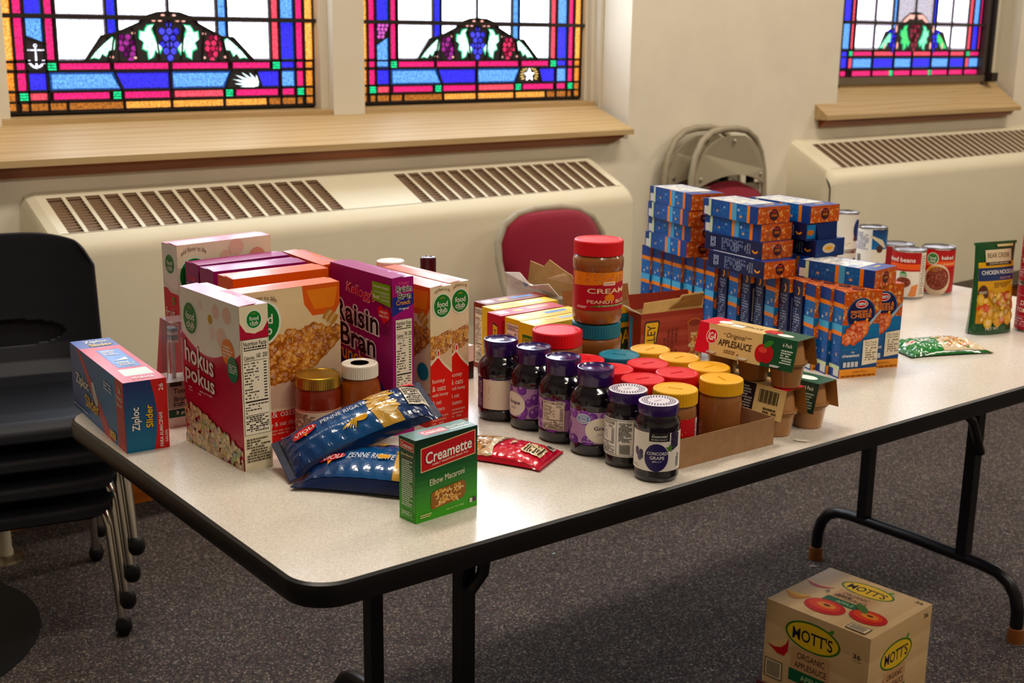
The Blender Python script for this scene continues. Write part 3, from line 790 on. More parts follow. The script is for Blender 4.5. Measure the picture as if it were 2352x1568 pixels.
# ================================================================== the long folding table
TZ = .737; TH = -.015633
def T2W(x, y): return (x*math.cos(TH)-y*math.sin(TH), x*math.sin(TH)+y*math.cos(TH))
TL, TW = 2.438, .914
table = empty('folding_table', (0, 0, 0), TH, 'long cream laminate folding table with black edge and black metal legs, loaded with groceries', 'table')
mb = MB(); P = rrect(.006, .006, TL-.006, TW-.006, .055, 8); mb.prism(P, TZ-.028, TZ, hx('#d6c8aa')); mb.build('tabletop', 'laminate', table)
mb = MB(); N = len(P); rings = []
for (off, z) in ((.0, TZ-.0006), (.005, TZ-.003), (.006, TZ-.010), (.006, TZ-.026), (.003, TZ-.034), (-.01, TZ-.036)):
    rings.append([(x, y, z) for x, y in rrect(.006-off, .006-off, TL-.006+off, TW-.006+off, .055+off, 8)])
vs = [p for r in rings for p in r]
mb.add(vs, [(i*N+k, (i+1)*N+k, (i+1)*N+(k+1) % N, i*N+(k+1) % N) for i in range(5) for k in range(N)], hx('#0b0a0d'), 0, True)
mb.build('edge_band', 'black_edge', table)
mb = MB(); IN = rrect(.055, .055, TL-.055, TW-.055, .04, 6); n = len(IN)
a = [(x, y, TZ-.036) for x, y in IN]; b = [(x, y, TZ-.062) for x, y in IN]
mb.add(a+b, [(i, n+i, n+(i+1) % n, (i+1) % n) for i in range(n)]+[tuple(range(n, 2*n))], hx('#0d0c10'), 0, False)
mb.build('apron_rail', 'black_edge', table)
BLK = hx('#0c0c12')
for fx, sg in ((.465, 1), (1.985, -1)):
    for y in (.318, .617):
        mb = MB(); mb.box((fx-.014, y-.014, .165), (fx+.014, y+.014, TZ-.05), BLK); mb.build('leg', 'black_edge', table)
    path = []
    for (y, z) in ((.158, .03), (.160, .08), (.170, .115), (.190, .142), (.222, .158), (.27, .163), (.46, .166), (.66, .163), (.70, .158), (.732, .142), (.752, .115), (.762, .08), (.764, .03)): path.append((fx, y, z))
    mb = MB(); mb.tube(path, .0155, BLK, 12); fb = mb.build('foot_bar', 'black_edge', table)
    for y in (.158, .764):
        mb = MB(); mb.lathe([(.019, 0), (.0195, .02), (.0185, .036), (.0155, .037)], hx('#7b4a2c'), 16, (fx, y, 0)); mb.build('rubber_foot', 'soft_plastic', fb)
    yb = .318 if sg < 0 else .617
    for y in (.318,):
        mb = MB(); mb.tube([(fx, y-.018, .44), (fx+sg*.05, y-.018, .53), (fx+sg*.17, y-.018, .615), (fx+sg*.21, y-.018, .665)] if sg < 0 else [(fx, y-.02, .50), (fx+.018, y-.03, .53), (fx+.022, y-.034, .58), (fx+.022, y-.034, .68)], .011, BLK, 8); mb.build('folding_brace', 'black_edge', table)
    mb = MB(); mb.tube([(fx, .30, .62), (fx, .635, .62)], .009, BLK, 8); mb.build('cross_bar', 'black_edge', table)

# ================================================================== burgundy padded folding chairs
TAN = hx('#9c9078'); BURG = hx('#7d0f2a')
def back_outline(w_top, w_bot, z0, z1, n=10):
    pts = []
    for k in range(2*n+1):
        t = math.pi*k/(2*n); c, s2 = math.cos(t), math.sin(t)
        x = w_top*math.copysign(abs(c)**.62, c); z = z0+(z1-z0)*(.38+.62*s2**.72)
        pts.append((x, z))
    left = [(-w_top+(w_top-w_bot)*k/4, z0+(z1-z0)*.38*(1-k/4)) for k in range(1, 5)]
    right = [(-x, z) for x, z in reversed(left)]
    return pts+left+right
def folding_chair(loc, rot, label, folded=False):
    e = empty('folding_chair', loc, rot, label, 'chair')
    if not folded:
        H = .825; lean = lambda z: .05+.16*(z/.825)
        side = []
        mb = MB(); path = []
        for x in (-1,):
            path += [(-.225, -.20, .0), (-.222, -.10, .25), (-.218, .0, .46), (-.212, .10, .62)]
        arch = [(-.212, .125, .68), (-.205, .142, .735), (-.175, .155, .785), (-.12, .163, .815), (-.05, .166, .826), (.05, .166, .826), (.12, .163, .815), (.175, .155, .785), (.205, .142, .735), (.212, .125, .68)]
        path = path+arch+[(-p[0], p[1], p[2]) for p in reversed(path)]
        mb.tube(path, .012, TAN, 10); mb.build('front_frame', 'painted_metal', e)
        for sx in (-1, 1):
            mb = MB(); mb.tube([(sx*.20, .26, 0), (sx*.20, .10, .25), (sx*.20, -.06, .43)], .011, TAN, 10); mb.build('rear_leg', 'painted_metal', e)
        mb = MB(); mb.tube([(-.2, .2, .1), (.2, .2, .1)], .008, TAN, 8); mb.build('stretcher', 'painted_metal', e)
        mb = MB(); O = back_outline(.203, .165, .585, .822); n = len(O)
        yy = lambda x, z: .135+(z-.68)*.22+.0-.028*(1-(x/.2)**2)*0+.9*(-.02)*(1-(abs(x)/.2)**2)
        cx, cz = 0, .70
        rings = []
        for s2, d in ((1.0, .022), (1.0, .006), (.95, -.008), (.8, -.016), (.5, -.021), (.2, -.022)):
            rings.append([(cx+(x-cx)*s2, yy(x*s2, cz+(z-cz)*s2)+d-.004, cz+(z-cz)*s2) for x, z in O])
        vs = [p for r in rings for p in r]
        mb.add(vs, [(i*n+k, i*n+(k+1) % n, (i+1)*n+(k+1) % n, (i+1)*n+k) for i in range(5) for k in range(n)]+[tuple(5*n+k for k in range(n))], BURG, 0, True)
        mb.build('back_pad', 'vinyl_fabric', e)
        mb = MB(); mb.add([(x, yy(x, z)+.02, z) for x, z in O], [tuple(reversed(range(n)))], TAN); mb.build('back_panel', 'painted_metal', e)
        mb = MB(); q = rrect(-.2, -.21, .2, .19, .06, 6)
        mb.prism(q, .425, .445, BURG); mb.prism([(x*.95, y*.95) for x, y in q], .445, .462, BURG); mb.build('seat_pad', 'vinyl_fabric', e)
    else:
        # seen from behind: steel back panel, tube frame, folded padded seat; faces the wall
        mb = MB(); path = [(-.232, .02, 0), (-.232, .02, .70), (-.226, .02, .82), (-.205, .02, .895), (-.165, .02, .95), (-.11, .02, .98), (-.04, .02, .99), (.04, .02, .99), (.11, .02, .98), (.165, .02, .95), (.205, .02, .895), (.226, .02, .82), (.232, .02, .70), (.232, .02, 0)]
        mb.tube(path, .013, TAN, 10); mb.build('front_frame', 'painted_metal', e)
        arc = [(x, .775+.045*(1-(x/.215)**2)) for x in [-.215+.43*k/12 for k in range(13)]]
        top = [(.2, .86), (.175, .905), (.13, .94), (.07, .962), (0, .966), (-.07, .962), (-.13, .94), (-.175, .905), (-.2, .86)]
        mb = MB(); O = arc+[(.214, .83)]+top+[(-.214, .83)]; n = len(O)
        f = [(x, .012-.02*(1-(x/.22)**2), z) for x, z in O]; b = [(x, .020-.02*(1-(x/.22)**2), z) for x, z in O]
        mb.add(f, [tuple(range(n))], TAN); mb.add(b, [tuple(reversed(range(n)))], TAN); mb.add(f+b, [(i, n+i, n+(i+1) % n, (i+1) % n) for i in range(n)], TAN)
        pn = mb.build('back_panel', 'painted_metal', e)
        for x, z in ((0, .945), (-.188, .812), (.188, .812)):
            mb = MB(); mb.lathe([(.009, 0), (.0075, .004), (.003, .006)], hx('#c9c2b4'), 12); o = mb.build('rivet', 'tin', pn, (x, .011-.02*(1-(x/.22)**2), z), (math.pi/2, 0, 0))
        mb = MB(); mb.grid(lambda u, v: ((u-.5)*.43, .03-.055*math.sin(math.pi*min(1, v*1.02)), .42+.325*v+.05*(1-(2*u-1)**2)*v), 14, 12, BURG); mb.build('seat_pad', 'vinyl_fabric', e)
        mb = MB(); mb.box((-.215, .028, .38), (.215, .04, .78), TAN); mb.build('seat_pan', 'painted_metal', e)
        for sx in (-1, 1):
            mb = MB(); mb.tube([(sx*.19, .05, .02), (sx*.19, .05, .80)], .010, TAN, 8); mb.build('rear_leg', 'painted_metal', e)
            mb = MB(); mb.box((sx*.16-.012, .03, .76), (sx*.16+.012, .05, .84), hx('#15100f')); mb.build('hinge_plate', 'black_edge', e)
    if folded: e.scale = (1.0, 1.0, 1.065)
    else: e.scale = (1.05, 1.0, 1.03)
    return e
folding_chair((1.955, 1.715, 0), R(-3), 'open folding chair with burgundy padded back, standing behind the table')
folding_chair((3.118, 2.068, .0), (R(-2.5), 0, R(3)), 'folded metal chair with burgundy seat, leaning in front of another folded chair', True)
folding_chair((3.068, 2.165, .0), (R(-2.5), 0, R(3)), 'folded metal chair leaning on the wall, mostly hidden by another folded chair', True)

# ================================================================== stack of black school chairs
KB = hx('#0b0d16')
def shell_mesh():
    prof = [(-.235, .300), (-.230, .322), (-.210, .336), (-.15, .340), (-.05, .334), (.06, .328), (.13, .330), (.175, .344), (.205, .376), (.222, .42), (.234, .49), (.244, .56), (.252, .63), (.257, .685), (.259, .700)]
    L = [0]
    for a, b in zip(prof[:-1], prof[1:]): L.append(L[-1]+math.dist(a, b))
    tot = L[-1]
    def at(s):
        d = s*tot
        for k in range(len(prof)-1):
            if d <= L[k+1]+1e-9:
                t = (d-L[k])/(L[k+1]-L[k]); return (prof[k][0]*(1-t)+prof[k+1][0]*t, prof[k][1]*(1-t)+prof[k+1][1]*t)
        return prof[-1]
    def hw(s):
        if s < .08: return .150+.062*math.sqrt(1-(1-s/.08)**2)
        if s < .5: return .212+.004*math.sin(s*6)
        w = .214-.004*(s-.5)/.5
        return w
    def fn(u, v):
        y, z = at(v); x = (2*u-1)
        w = hw(v)
        cur = .030*(abs(x)**3)
        top = 0
        if v > .5:
            top = -.045*(abs(x)**3.0)*max(0, (v-.80)/.20)
            if abs(x) > .8 and v > .93: w *= 1-.10*((abs(x)-.8)/.2)*((v-.93)/.07)
        if v > .45: return (x*w, y-cur*1.3*min(1, (v-.45)/.15), z+top)
        return (x*w, y, z+cur*.6*min(1, max(0, v/.1)))
    NU, NV = 72, 150
    mb = MB()
    def col(u, v):
        if ((u-.5)/.30)**2+((v-.685)/.040)**2 < 1: return None
        return KB
    mb.grid(fn, NU, NV, col)
    return mb
mb = shell_mesh(); proto_shell = None
CH0 = (.152, 1.738); CHR = R(-13)
lab = ['lowest chair of the stack of black plastic school chairs, its feet on the carpet', 'second chair from the bottom in the stack of black plastic school chairs', 'third chair from the bottom in the stack of black plastic school chairs', 'topmost chair of the black plastic stack, showing its oval back opening']
proto = empty('school_chair', (CH0[0], CH0[1], 0), CHR, lab[0], 'chair', 'stacked black plastic chairs')
sh = mb.build('shell', 'black_plastic', proto)
md = sh.modifiers.new('thick', 'SOLIDIFY'); md.thickness = .007; md.offset = 1
CHR_C = hx('#c9c4bd')
for sx in (-1, 1):
    mb = MB(); mb.tube([(sx*.15, -.16, .312), (sx*.185, -.185, .300), (sx*.194, -.200, .26), (sx*.205, -.245, .03)], .0105, CHR_C, 10); lg = mb.build('front_leg', 'chrome', proto)
    mb = MB(); mb.lathe([(.004, -.003), (.014, .001), (.0195, .012), (.0195, .024), (.016, .036), (.011, .041)], hx('#0a0a0f'), 16, (sx*.206, -.25, .003)); mb.build('ball_foot', 'black_plastic', lg)
    mb = MB(); mb.tube([(sx*.15, .10, .306), (sx*.185, .125, .296), (sx*.192, .145, .26), (sx*.205, .222, .03)], .0105, CHR_C, 10); lg = mb.build('rear_leg', 'chrome', proto)
    mb = MB(); mb.lathe([(.004, -.003), (.014, .001), (.0195, .012), (.0195, .024), (.016, .036), (.011, .041)], hx('#0a0a0f'), 16, (sx*.206, .226, .003)); mb.build('ball_foot', 'black_plastic', lg)
for y in (-.16, .10):
    mb = MB(); mb.tube([(-.155, y, .312 if y < 0 else .306), (.155, y, .312 if y < 0 else .306)], .0105, CHR_C, 8); mb.build('seat_rail', 'chrome', proto)
for k in range(1, 4):
    c = copy_tree(proto); c.location = (CH0[0]+.010*k, CH0[1]-.012*k, .070*k); c['label'] = lab[k]
mb = MB(); mb.lathe([(.42, 0), (.42, .003), (.405, .006), (.385, .0055), (.37, .004), (0.001, .004)], hx('#0d0d10'), 64)
tag(mb.build('floor_mat', 'black_plastic', None, (-.24, 1.76, 0)), 'round thin black rubber mat on the carpet beside the stacked chairs', 'mat')

# ================================================================== cartons
def faces_of(wx, wy, h):
    return dict(front=(wx, h, flat((0, 0, 0), (1, 0, 0), (0, 0, 1))), left=(wy, h, flat((0, wy, 0), (0, -1, 0), (0, 0, 1))),
                right=(wy, h, flat((wx, 0, 0), (0, 1, 0), (0, 0, 1))), back=(wx, h, flat((wx, wy, 0), (-1, 0, 0), (0, 0, 1))), top=(wx, wy, flat((0, 0, h), (1, 0, 0), (0, 1, 0))))
def carton(name, label, xy, ang, wx, wy, h, col, art=None, sides=None, cat='box', group=None, z=TZ, flap=None, material='card', open_top=False, rot=None):
    mb = MB()
    if open_top:
        sd = dict(sides or {}); F = dict(front=sd.get('front', col), back=sd.get('back', col), left=sd.get('left', col), right=sd.get('right', col)); inn = hx('#b89468')
        v = [(0,0),(wx,0),(wx,wy),(0,wy)]; t = .0012; w = [(t,t),(wx-t,t),(wx-t,wy-t),(t,wy-t)]
        for i, k in enumerate(('front', 'right', 'back', 'left')):
            a, b = v[i], v[(i+1) % 4]; c, d = w[i], w[(i+1) % 4]
            mb.add([(*a, 0), (*b, 0), (*b, h), (*a, h)], [(0,1,2,3)], F[k]); mb.add([(*d, t), (*c, t), (*c, h), (*d, h)], [(0,1,2,3)], inn); mb.add([(*a, h), (*b, h), (*d, h), (*c, h)], [(0,1,2,3)], inn)
        mb.add([(*p, t) for p in w], [(0,1,2,3)], inn); mb.add([(*p, 0) for p in v], [(3,2,1,0)], col)
    else:
        mb.box((0, 0, 0), (wx, wy, h), col, 0, sides)
    o = mb.build(name, material, None, (xy[0], xy[1], z), R(ang) if rot is None else rot)
    tag(o, label, cat, group)
    if art:
        for k, fn in art.items():
            w, hh, f = faces_of(wx, wy, h)[k]; mb = MB(); a = Art(mb, w, hh, f); fn(a)
            mb.build({'front': 'front_print', 'left': 'side_print', 'right': 'side_print', 'top': 'top_print', 'back': 'back_print'}[k], material, o)
    if flap is not None:
        mb = MB(); q = .0035
        P = [(0, 0, h), (wx, 0, h), (wx, wy, h), (0, wy, h)]
        if wx > wy: pts = [(.001, .0, h+.0003), (wx-.001, .0, h+.0003), (wx-.001, wy*.62, h+.0022), (wx*.62, wy*.62, h+.0022), (wx*.56, wy*.78, h+.0018), (wx*.44, wy*.78, h+.0018), (wx*.38, wy*.62, h+.0022), (.001, wy*.62, h+.0022)]
        else: pts = [(0, wy-.001, h+.0003), (0, .001, h+.0003), (wx*.62, .001, h+.0022), (wx*.62, wy*.38, h+.0022), (wx*.78, wy*.44, h+.0018), (wx*.78, wy*.56, h+.0018), (wx*.62, wy*.62, h+.0022), (wx*.62, wy-.001, h+.0022)]
        lo = [(p[0], p[1], p[2]-.0008) for p in pts]; n = len(pts)
        mb.add(pts, [tuple(range(n))], flap); mb.add(pts+lo, [(i, n+i, n+(i+1) % n, (i+1) % n) for i in range(n)], mixc(flap, hx('#8a8077'), .5))
        mb.build('top_flap', material, o)
    return o
# ---- shared print motifs
CR = hx('#f2e3c4'); WHT = hx('#f4efe6'); INK = hx('#1b1714'); GREEN = hx('#1f7a3c')
FLAKES = [hx(c) for c in ('#c27a34', '#d8944a', '#a05a26', '#cd8840', '#b4682c', '#e2aa60')]
def fc_logo(a, cu, cv, r, text=True):
    a.ell(cu, cv, r*1.13, r*1.22, hx('#e9f0dc')); a.up(); a.ell(cu, cv, r, r*1.08, GREEN); a.up()
    w, h = a.w, a.h
    a.txt('food', cu, cv+.16*r/h, 1.25*r/w, .52*r/h, WHT, bold=.01); a.txt('club', cu, cv-.42*r/h, 1.15*r/w, .5*r/h, WHT, bold=.01)
    for k in range(5):
        t = R(50+20*k); c, s2 = math.cos(t), math.sin(t)
        a.poly([(cu+(.30*r*c-.03*r*s2)/w, cv+(.42*r+.30*r*s2)/h), (cu+(.30*r*c+.03*r*s2)/w, cv+(.42*r+.30*r*s2)/h), (cu+.48*r*c/w, cv+(.42*r+.48*r*s2)/h)], hx('#f3c94a'))
    a.small(cu-.35*r/w, cv-.82*r/h, cu+.35*r/w, cv-.72*r/h, 1, WHT, 3)
    return a.up()
def wave(a, base, amp, col, top=True, n=16, slope=0., fn=None):
    f = fn or (lambda t: base+amp*math.sin(t*math.pi*1.3+.4)+slope*t)
    for k in range(n):
        t0, t1 = k/n, (k+1)/n
        if top: a.poly([(t0, f(t0)), (t1, f(t1)), (t1, 1), (t0, 1)], col)
        else: a.poly([(t0, 0), (t1, 0), (t1, f(t1)), (t0, f(t0))], col)
    return a
def outlined(a, t, cu, cv, w, h, fill, line, grow=.035, bold=.03, **k):
    a.txt(t, cu, cv, w*1.03, h*1.06, line, bold=bold+grow, **k); a.up(); a.txt(t, cu, cv, w*.985, h*.96, fill, bold=bold, **k); return a.up()

# ---- zip bag carton
def zip_left(a):
    B0, B1 = hx('#1a3f8f'), hx('#1f79bd')
    for k in range(12): a.rect(k/12*.86, 0, (k+1)/12*.86, 1, mixc(B0, B1, k/11))
    a.rect(.86, 0, 1, 1, hx('#c4141f')); a.up()
    a.poly([(.13, 1), (.20, 1), (.80, .0), (.62, .0)], hx('#b51c3c')); a.up(); a.poly([(.17, 1), (.18, 1), (.74, 0), (.70, 0)], hx('#d9506a')); a.up()
    a.poly([(.40, .62), (.45, .66), (.52, .40), (.50, .28), (.43, .40)], hx('#cfd2d6')); a.up()
    outlined(a, 'Ziploc', .22, .50, .26, .22, WHT, hx('#12234f'), .03)
    outlined(a, 'Slider', .40, .28, .27, .20, hx('#f2c21c'), hx('#12234f'), .03)
    a.txt('26', .94, .86, .05, .10, WHT); a.txt('STORAGE', .93, .74, .11, .07, WHT); a.txt('GALLON', .93, .65, .10, .055, WHT)
    a.rect(.72, .05, .83, .16, hx('#efc63a')); a.up(); a.small(.735, .07, .82, .14, 3, INK, 5)
    a.small(.66, .70, .80, .84, 3, hx('#dfe8f4'), 8); a.small(.03, .06, .3, .1, 1, hx('#c9d6ee'), 9)
def zip_front(a):
    a.rect(0, 0, 1, 1, hx('#c4141f')); a.up()
    n = 14; f = lambda t: .60+.14*math.sin(math.pi*(.1+.85*t))
    for k in range(n):
        t0, t1 = k/n, (k+1)/n
        a.poly([(0, t0), (f(t0), t0), (f(t1), t1), (0, t1)], mixc(hx('#0f6a8e'), hx('#152a66'), k/(n-1)))
    a.up()
    outlined(a, 'Ziploc', .27, .47, .34, .24, WHT, hx('#101b40'), .03, rot=90)
    outlined(a, 'Slider', .56, .49, .33, .17, hx('#f2c21c'), hx('#101b40'), .03, rot=90)
    a.txt('PARA ALMACENAR', .82, .28, .50, .085, WHT, rot=90); a.txt('GALÓN', .93, .17, .17, .075, WHT, rot=90); a.txt('26', .86, .88, .10, .11, WHT, rot=90)
def zip_top(a):
    a.rect(0, 0, 1, 1, hx('#c4141f')); a.rect(0, .80, 1, 1, hx('#1a3f8f')); a.up()
    a.rect(.30, .30, .86, .72, hx('#3f63b4')); a.rect(.22, .12, .90, .26, hx('#cfe0d0')); a.up(); a.rect(.32, .31, .84, .71, hx('#5b86c8')); a.up()
    outlined(a, 'Ziploc', .56, .93, .6, .065, WHT, hx('#12234f')); outlined(a, 'Slider', .60, .85, .6, .06, hx('#f2c21c'), hx('#12234f'))
    for k in range(3): a.poly([(.4+.05*k, .45), (.75, .45+.02*k), (.74, .47+.02*k), (.4+.05*k, .46)], WHT)
    a.small(.36, .58, .7, .69, 4, WHT, 3); a.small(.4, .33, .8, .42, 3, WHT, 4); a.txt('STORAGE', .55, .06, .5, .035, WHT)
carton('storage_bag_box', 'red and blue zip storage bag carton lying at the corner of the table', on_z(292, 1042, TZ), -5.0, .0712, .322, .1195, hx('#c4141f'), dict(left=zip_left, front=zip_front, top=zip_top), dict(left=hx('#1f4a9a'), top=hx('#c4141f'), front=hx('#c4141f')))

# ---- hokus pokus cereal
def hok_left(a):
    M = hx('#b3173f'); a.rect(0, 0, 1, 1, M); a.up()
    f = lambda t: .72-.10*math.sin(math.pi*min(1, t*1.15)) if t < .87 else .66+.45*(t-.87)
    wave(a, 0, 0, WHT, fn=f); a.up()
    for k in range(16):
        t0, t1 = k/16, (k+1)/16; a.poly([(t0, f(t0)-.012), (t1, f(t1)-.012), (t1, f(t1)), (t0, f(t0))], hx('#d1274f'))
    for u, v, r, c in ((.52, .86, .008, '#c9a23c'), (.62, .92, .012, '#f1c9bb'), (.70, .77, .017, '#f3cfc2'), (.80, .92, .014, '#f2c5b8'), (.36, .93, .007, '#f5d8cc'), (.55, .78, .010, '#f6d9cf')): a.ell(u, v, r, None, hx(c), 14)
    a.up(); fc_logo(a, .17, .82, .024); a.ell(.80, .70, .021, None, hx('#ee8a3c')); a.up(); a.small(.72, .66, .88, .74, 4, WHT, 4); a.ell(.87, .605, .018, .021, hx('#1d7f5f')); a.up(); a.small(.81, .58, .94, .635, 4, WHT, 8)
    outlined(a, 'hokus', .30, .585, .50, .135, WHT, hx('#8e0f30'), .02, bold=.02, slope=-.16); outlined(a, 'pokus', .30, .445, .52, .14, WHT, hx('#8e0f30'), .02, bold=.02, slope=-.12)
    a.small(.10, .345, .52, .385, 2, hx('#e7a3ab'), 5)
    cer = [hx(c) for c in ('#dcc08a', '#cfae6e', '#e8d3a6', '#9fae5a', '#c59a92', '#8fa6a0', '#d8b07e', '#e6cfa8')]
    g = lambda u, v: v < .27-.28*u+.05*math.sin(u*9)
    a.scatter(lambda u, v: v < .285-.16*u, 330, (.004, .008), cer, 11, .7, 8, (0, .0, 1, .32), .1)
def hok_front(a):
    a.rect(0, 0, 1, 1, hx('#efe0bd')); a.up()
    a.poly([(0, .90), (.2, .845), (.5, .83), (.8, .845), (1, .90), (1, .80), (0, .80)], hx('#a8163c')); a.up()
    fc_logo(a, .5, .915, .0125); a.facts(.04, .22, .96, .80, '160  200', seed=9); a.small(.08, .05, .92, .20, 9, hx('#5b5040'), 21)
def hok_top(a):
    a.rect(0, 0, 1, 1, hx('#b3173f')); a.rect(0, .62, 1, 1, WHT); a.up(); a.small(.2, .1, .8, .55, 6, WHT, 3); a.txt('hokus pokus', .5, .3, .2, .3, WHT, rot=90)
carton('cereal_box', 'crimson and white cereal box reading hokus pokus, next to the zip bag carton', (.140, .443), 1.5, .049, .203, .2655, hx('#b3173f'), dict(left=hok_left, front=hok_front, top=hok_top), dict(front=hx('#efe0bd'), top=hx('#b3173f')), flap=hx('#b3173f'))

# ---- clear pack of toothbrushes
def brush_pack():
    x, y = .136, .722; e = empty('toothbrush_pack', (x, y, TZ), R(-4), 'clear plastic pack of toothbrushes on a white printed base, behind the zip bag carton', 'toothbrushes')
    w, d, h = .085, .062, .115
    mb = MB(); mb.box((0, 0, 0), (w, d, .082), hx('#dcd6cc')); b = mb.build('printed_base', 'card', e)
    mb = MB(); a = Art(mb, w, .082, flat((0, 0, 0), (1, 0, 0), (0, 0, 1)))
    a.rect(0, .42, 1, 1, hx('#9d9c90')); a.rect(0, .22, 1, .40, hx('#1c4a36')); a.up(); a.rect(.05, .9, .3, .99, hx('#2a2a28')); a.up(); a.txt('Toothbrushes', .52, .80, .8, .11, INK); a.txt('Brosses à dents', .55, .62, .85, .1, INK); a.small(.1, .46, .9, .55, 2, INK, 4); a.txt('3 pack / pqt', .5, .31, .7, .09, WHT)
    mb.build('label', 'label_paper', b)
    mb = MB(); lo = [(.002, .002), (w-.002, .002), (w-.002, d-.002), (.002, d-.002)]; hi = [(.012, .006), (w-.012, .006), (w-.012, d-.006), (.012, d-.006)]
    mb.add([(*p, .082) for p in lo]+[(*p, .186) for p in hi], [(i, (i+1) % 4, 4+(i+1) % 4, 4+i) for i in range(4)]+[(4, 5, 6, 7)], hx('#eef2f6')); mb.build('clear_shell', 'clear_plastic', e)
    for k, (c, c2) in enumerate((('#7fb6c9', '#e6f2f4'), ('#7d4fa0', '#efe9f4'), ('#d9d6dc', '#5f87c4'))):
        mb = MB(); X = .022+.02*k; Y = .03
        mb.tube([(X, Y, .083), (X, Y, .14), (X, Y-.004, .15), (X, Y-.002, .175)], .0042, hx('#d7d9df'), 8)
        for j in range(4): mb.box((X-.006, Y-.016, .148+.0068*j), (X+.006, Y-.005, .153+.0068*j), hx(c if j % 2 else c2))
        mb.build('toothbrush', 'gloss_plastic', e)
brush_pack()

# ---- fruit frenzy cereal
def fru_left(a):
    R0 = hx('#c3203a'); a.rect(0, 0, 1, .74, R0); a.rect(0, .72, 1, 1, WHT); a.up()
    a.poly([(0, .78), (.4, .735), (.8, .72), (1, .725), (1, .69), (.5, .695), (0, .745)], hx('#e9e2da')); a.up()
    fc_logo(a, .5, .875, .016); a.ell(.66, .645, .006, .008, hx('#5f9c3a')); a.up(); a.ell(.66, .645, .0025, .0035, R0); a.up()
    outlined(a, 'fruit', .42, .565, .62, .07, WHT, hx('#8d0f26'), .0, bold=.0); outlined(a, 'frenzy', .48, .49, .8, .075, WHT, hx('#8d0f26'), .0, bold=.0)
def fru_front(a):
    a.rect(0, 0, 1, 1, CR); a.rect(0, 0, 1, .55, hx('#c3203a')); a.up()
    fc_logo(a, .17, .80, .030); a.txt('add flavor to life', .17, .945, .26, .03, hx('#6a5b3a'), arc=.9, bold=0)
    for u, v, r, c in ((.5, .90, .012, '#f0bfa6'), (.62, .95, .016, '#f2c3ae'), (.44, .84, .007, '#eeb7a0'), (.84, .87, .019, '#e99d86'), (.63, .78, .012, '#c7542e'), (.35, .75, .01, '#efbca4')): a.ell(u, v, r, None, hx(c), 16)
    a.up(); a.ell(.63, .78, .005, None, CR); a.ell(.83, .75, .016, .014, hx('#8f1d4e')); a.up(); a.txt('NO', .83, .77, .05, .02, WHT); a.poly([(.93, .66), (1, .74), (1, .86)], hx('#c3203a'))
def fru_top(a):
    a.rect(0, 0, 1, 1, hx('#c3203a')); a.up(); a.rect(.12, .05, .35, .5, WHT); a.txt('fruit frenzy', .55, .6, .35, .4, WHT)
carton('cereal_box', 'red and cream cereal box reading fruit frenzy, rearmost of the cereal row', (.222, .853), 5.5, .200, .054, .295, hx('#c3203a'), dict(left=fru_left, front=fru_front, top=fru_top), dict(front=CR, top=hx('#c3203a')), flap=hx('#c3203a'))

# ---- raisin bran pair
PUR = hx('#8d1a66')
def rb_left(a):
    a.rect(0, 0, 1, 1, PUR); a.up(); a.txt("Kellogg's", .45, .90, .6, .035, hx('#e2385a'), shear=.25)
    outlined(a, 'Raisin', .5, .835, .78, .055, INK, WHT, .05); outlined(a, 'Bran', .5, .765, .6, .055, INK, WHT, .05)
    a.rect(0, .0, 1, .32, hx('#23286e')); a.star(.5, .66, .012, .006, 9, hx('#e9a63a'))
def rb_top(a):
    a.rect(0, 0, 1, 1, PUR); a.up(); outlined(a, 'Raisin Bran', .36, .5, .3, .5, INK, hx('#d9cfe0'), .04); a.star(.62, .55, .009, .005, 9, hx('#e9b63a')); a.small(.68, .3, .82, .7, 3, hx('#e3c3d6'), 5); a.rect(.86, .3, .97, .75, hx('#c58b3a')); a.txt("Tear", .3, .1, .1, .1, hx('#e3c3d6'))
def rb_front(a):
    a.rect(0, 0, 1, 1, PUR); a.up(); outlined(a, 'Raisin', .4, .76, .66, .14, INK, WHT, .04); outlined(a, 'Bran', .4, .58, .5, .14, INK, WHT, .04); a.rect(0, 0, 1, .3, hx('#23286e'))
carton('cereal_box', 'purple cereal box touching the fruit frenzy box, top and end showing', (.232, .786), 2.5, .186, .050, .268, PUR, dict(left=rb_left, top=rb_top, front=rb_front), dict(top=PUR), flap=PUR)
carton('cereal_box', 'purple cereal box between another purple box and an orange box', (.228, .716), -1., .180, .057, .268, PUR, dict(left=rb_left, top=rb_top, front=rb_front), dict(top=PUR), flap=PUR)

# ---- orange wheat cereals
ORG = hx('#e2692a')
def or_front(a):
    a.rect(0, 0, 1, 1, ORG); a.up(); a.rect(.70, .80, .86, .93, hx('#8d1a34')); a.up(); a.txt('HIGH', .78, .89, .12, .035, WHT); a.txt('FIBER', .78, .84, .12, .03, WHT); a.ell(.92, .885, .0125, None, hx('#f0b98e')); a.up()
    for k in range(5): a.ell(.92+.02*(k-2), .885+.008*(k % 2), .0022, .006, hx('#e2692a'), 8, .4*(k-2))
    outlined(a, 'Frosted', .4, .6, .6, .12, WHT, hx('#25408f'), .04); a.rect(0, 0, 1, .3, hx('#f2a24a'))
def or_left(a):
    a.rect(0, 0, 1, 1, ORG); a.up(); a.poly([(.15, .80), (.5, .94), (.85, .88), (.9, .72), (.4, .70)], hx('#f4dcae')); a.up(); a.txt("Kellogg's", .48, .885, .5, .03, hx('#c8202f'), shear=.25); a.txt('Frosted', .52, .83, .6, .035, hx('#27408e'), bold=.03); a.txt('MINI', .52, .77, .5, .03, hx('#27408e'), bold=.03)
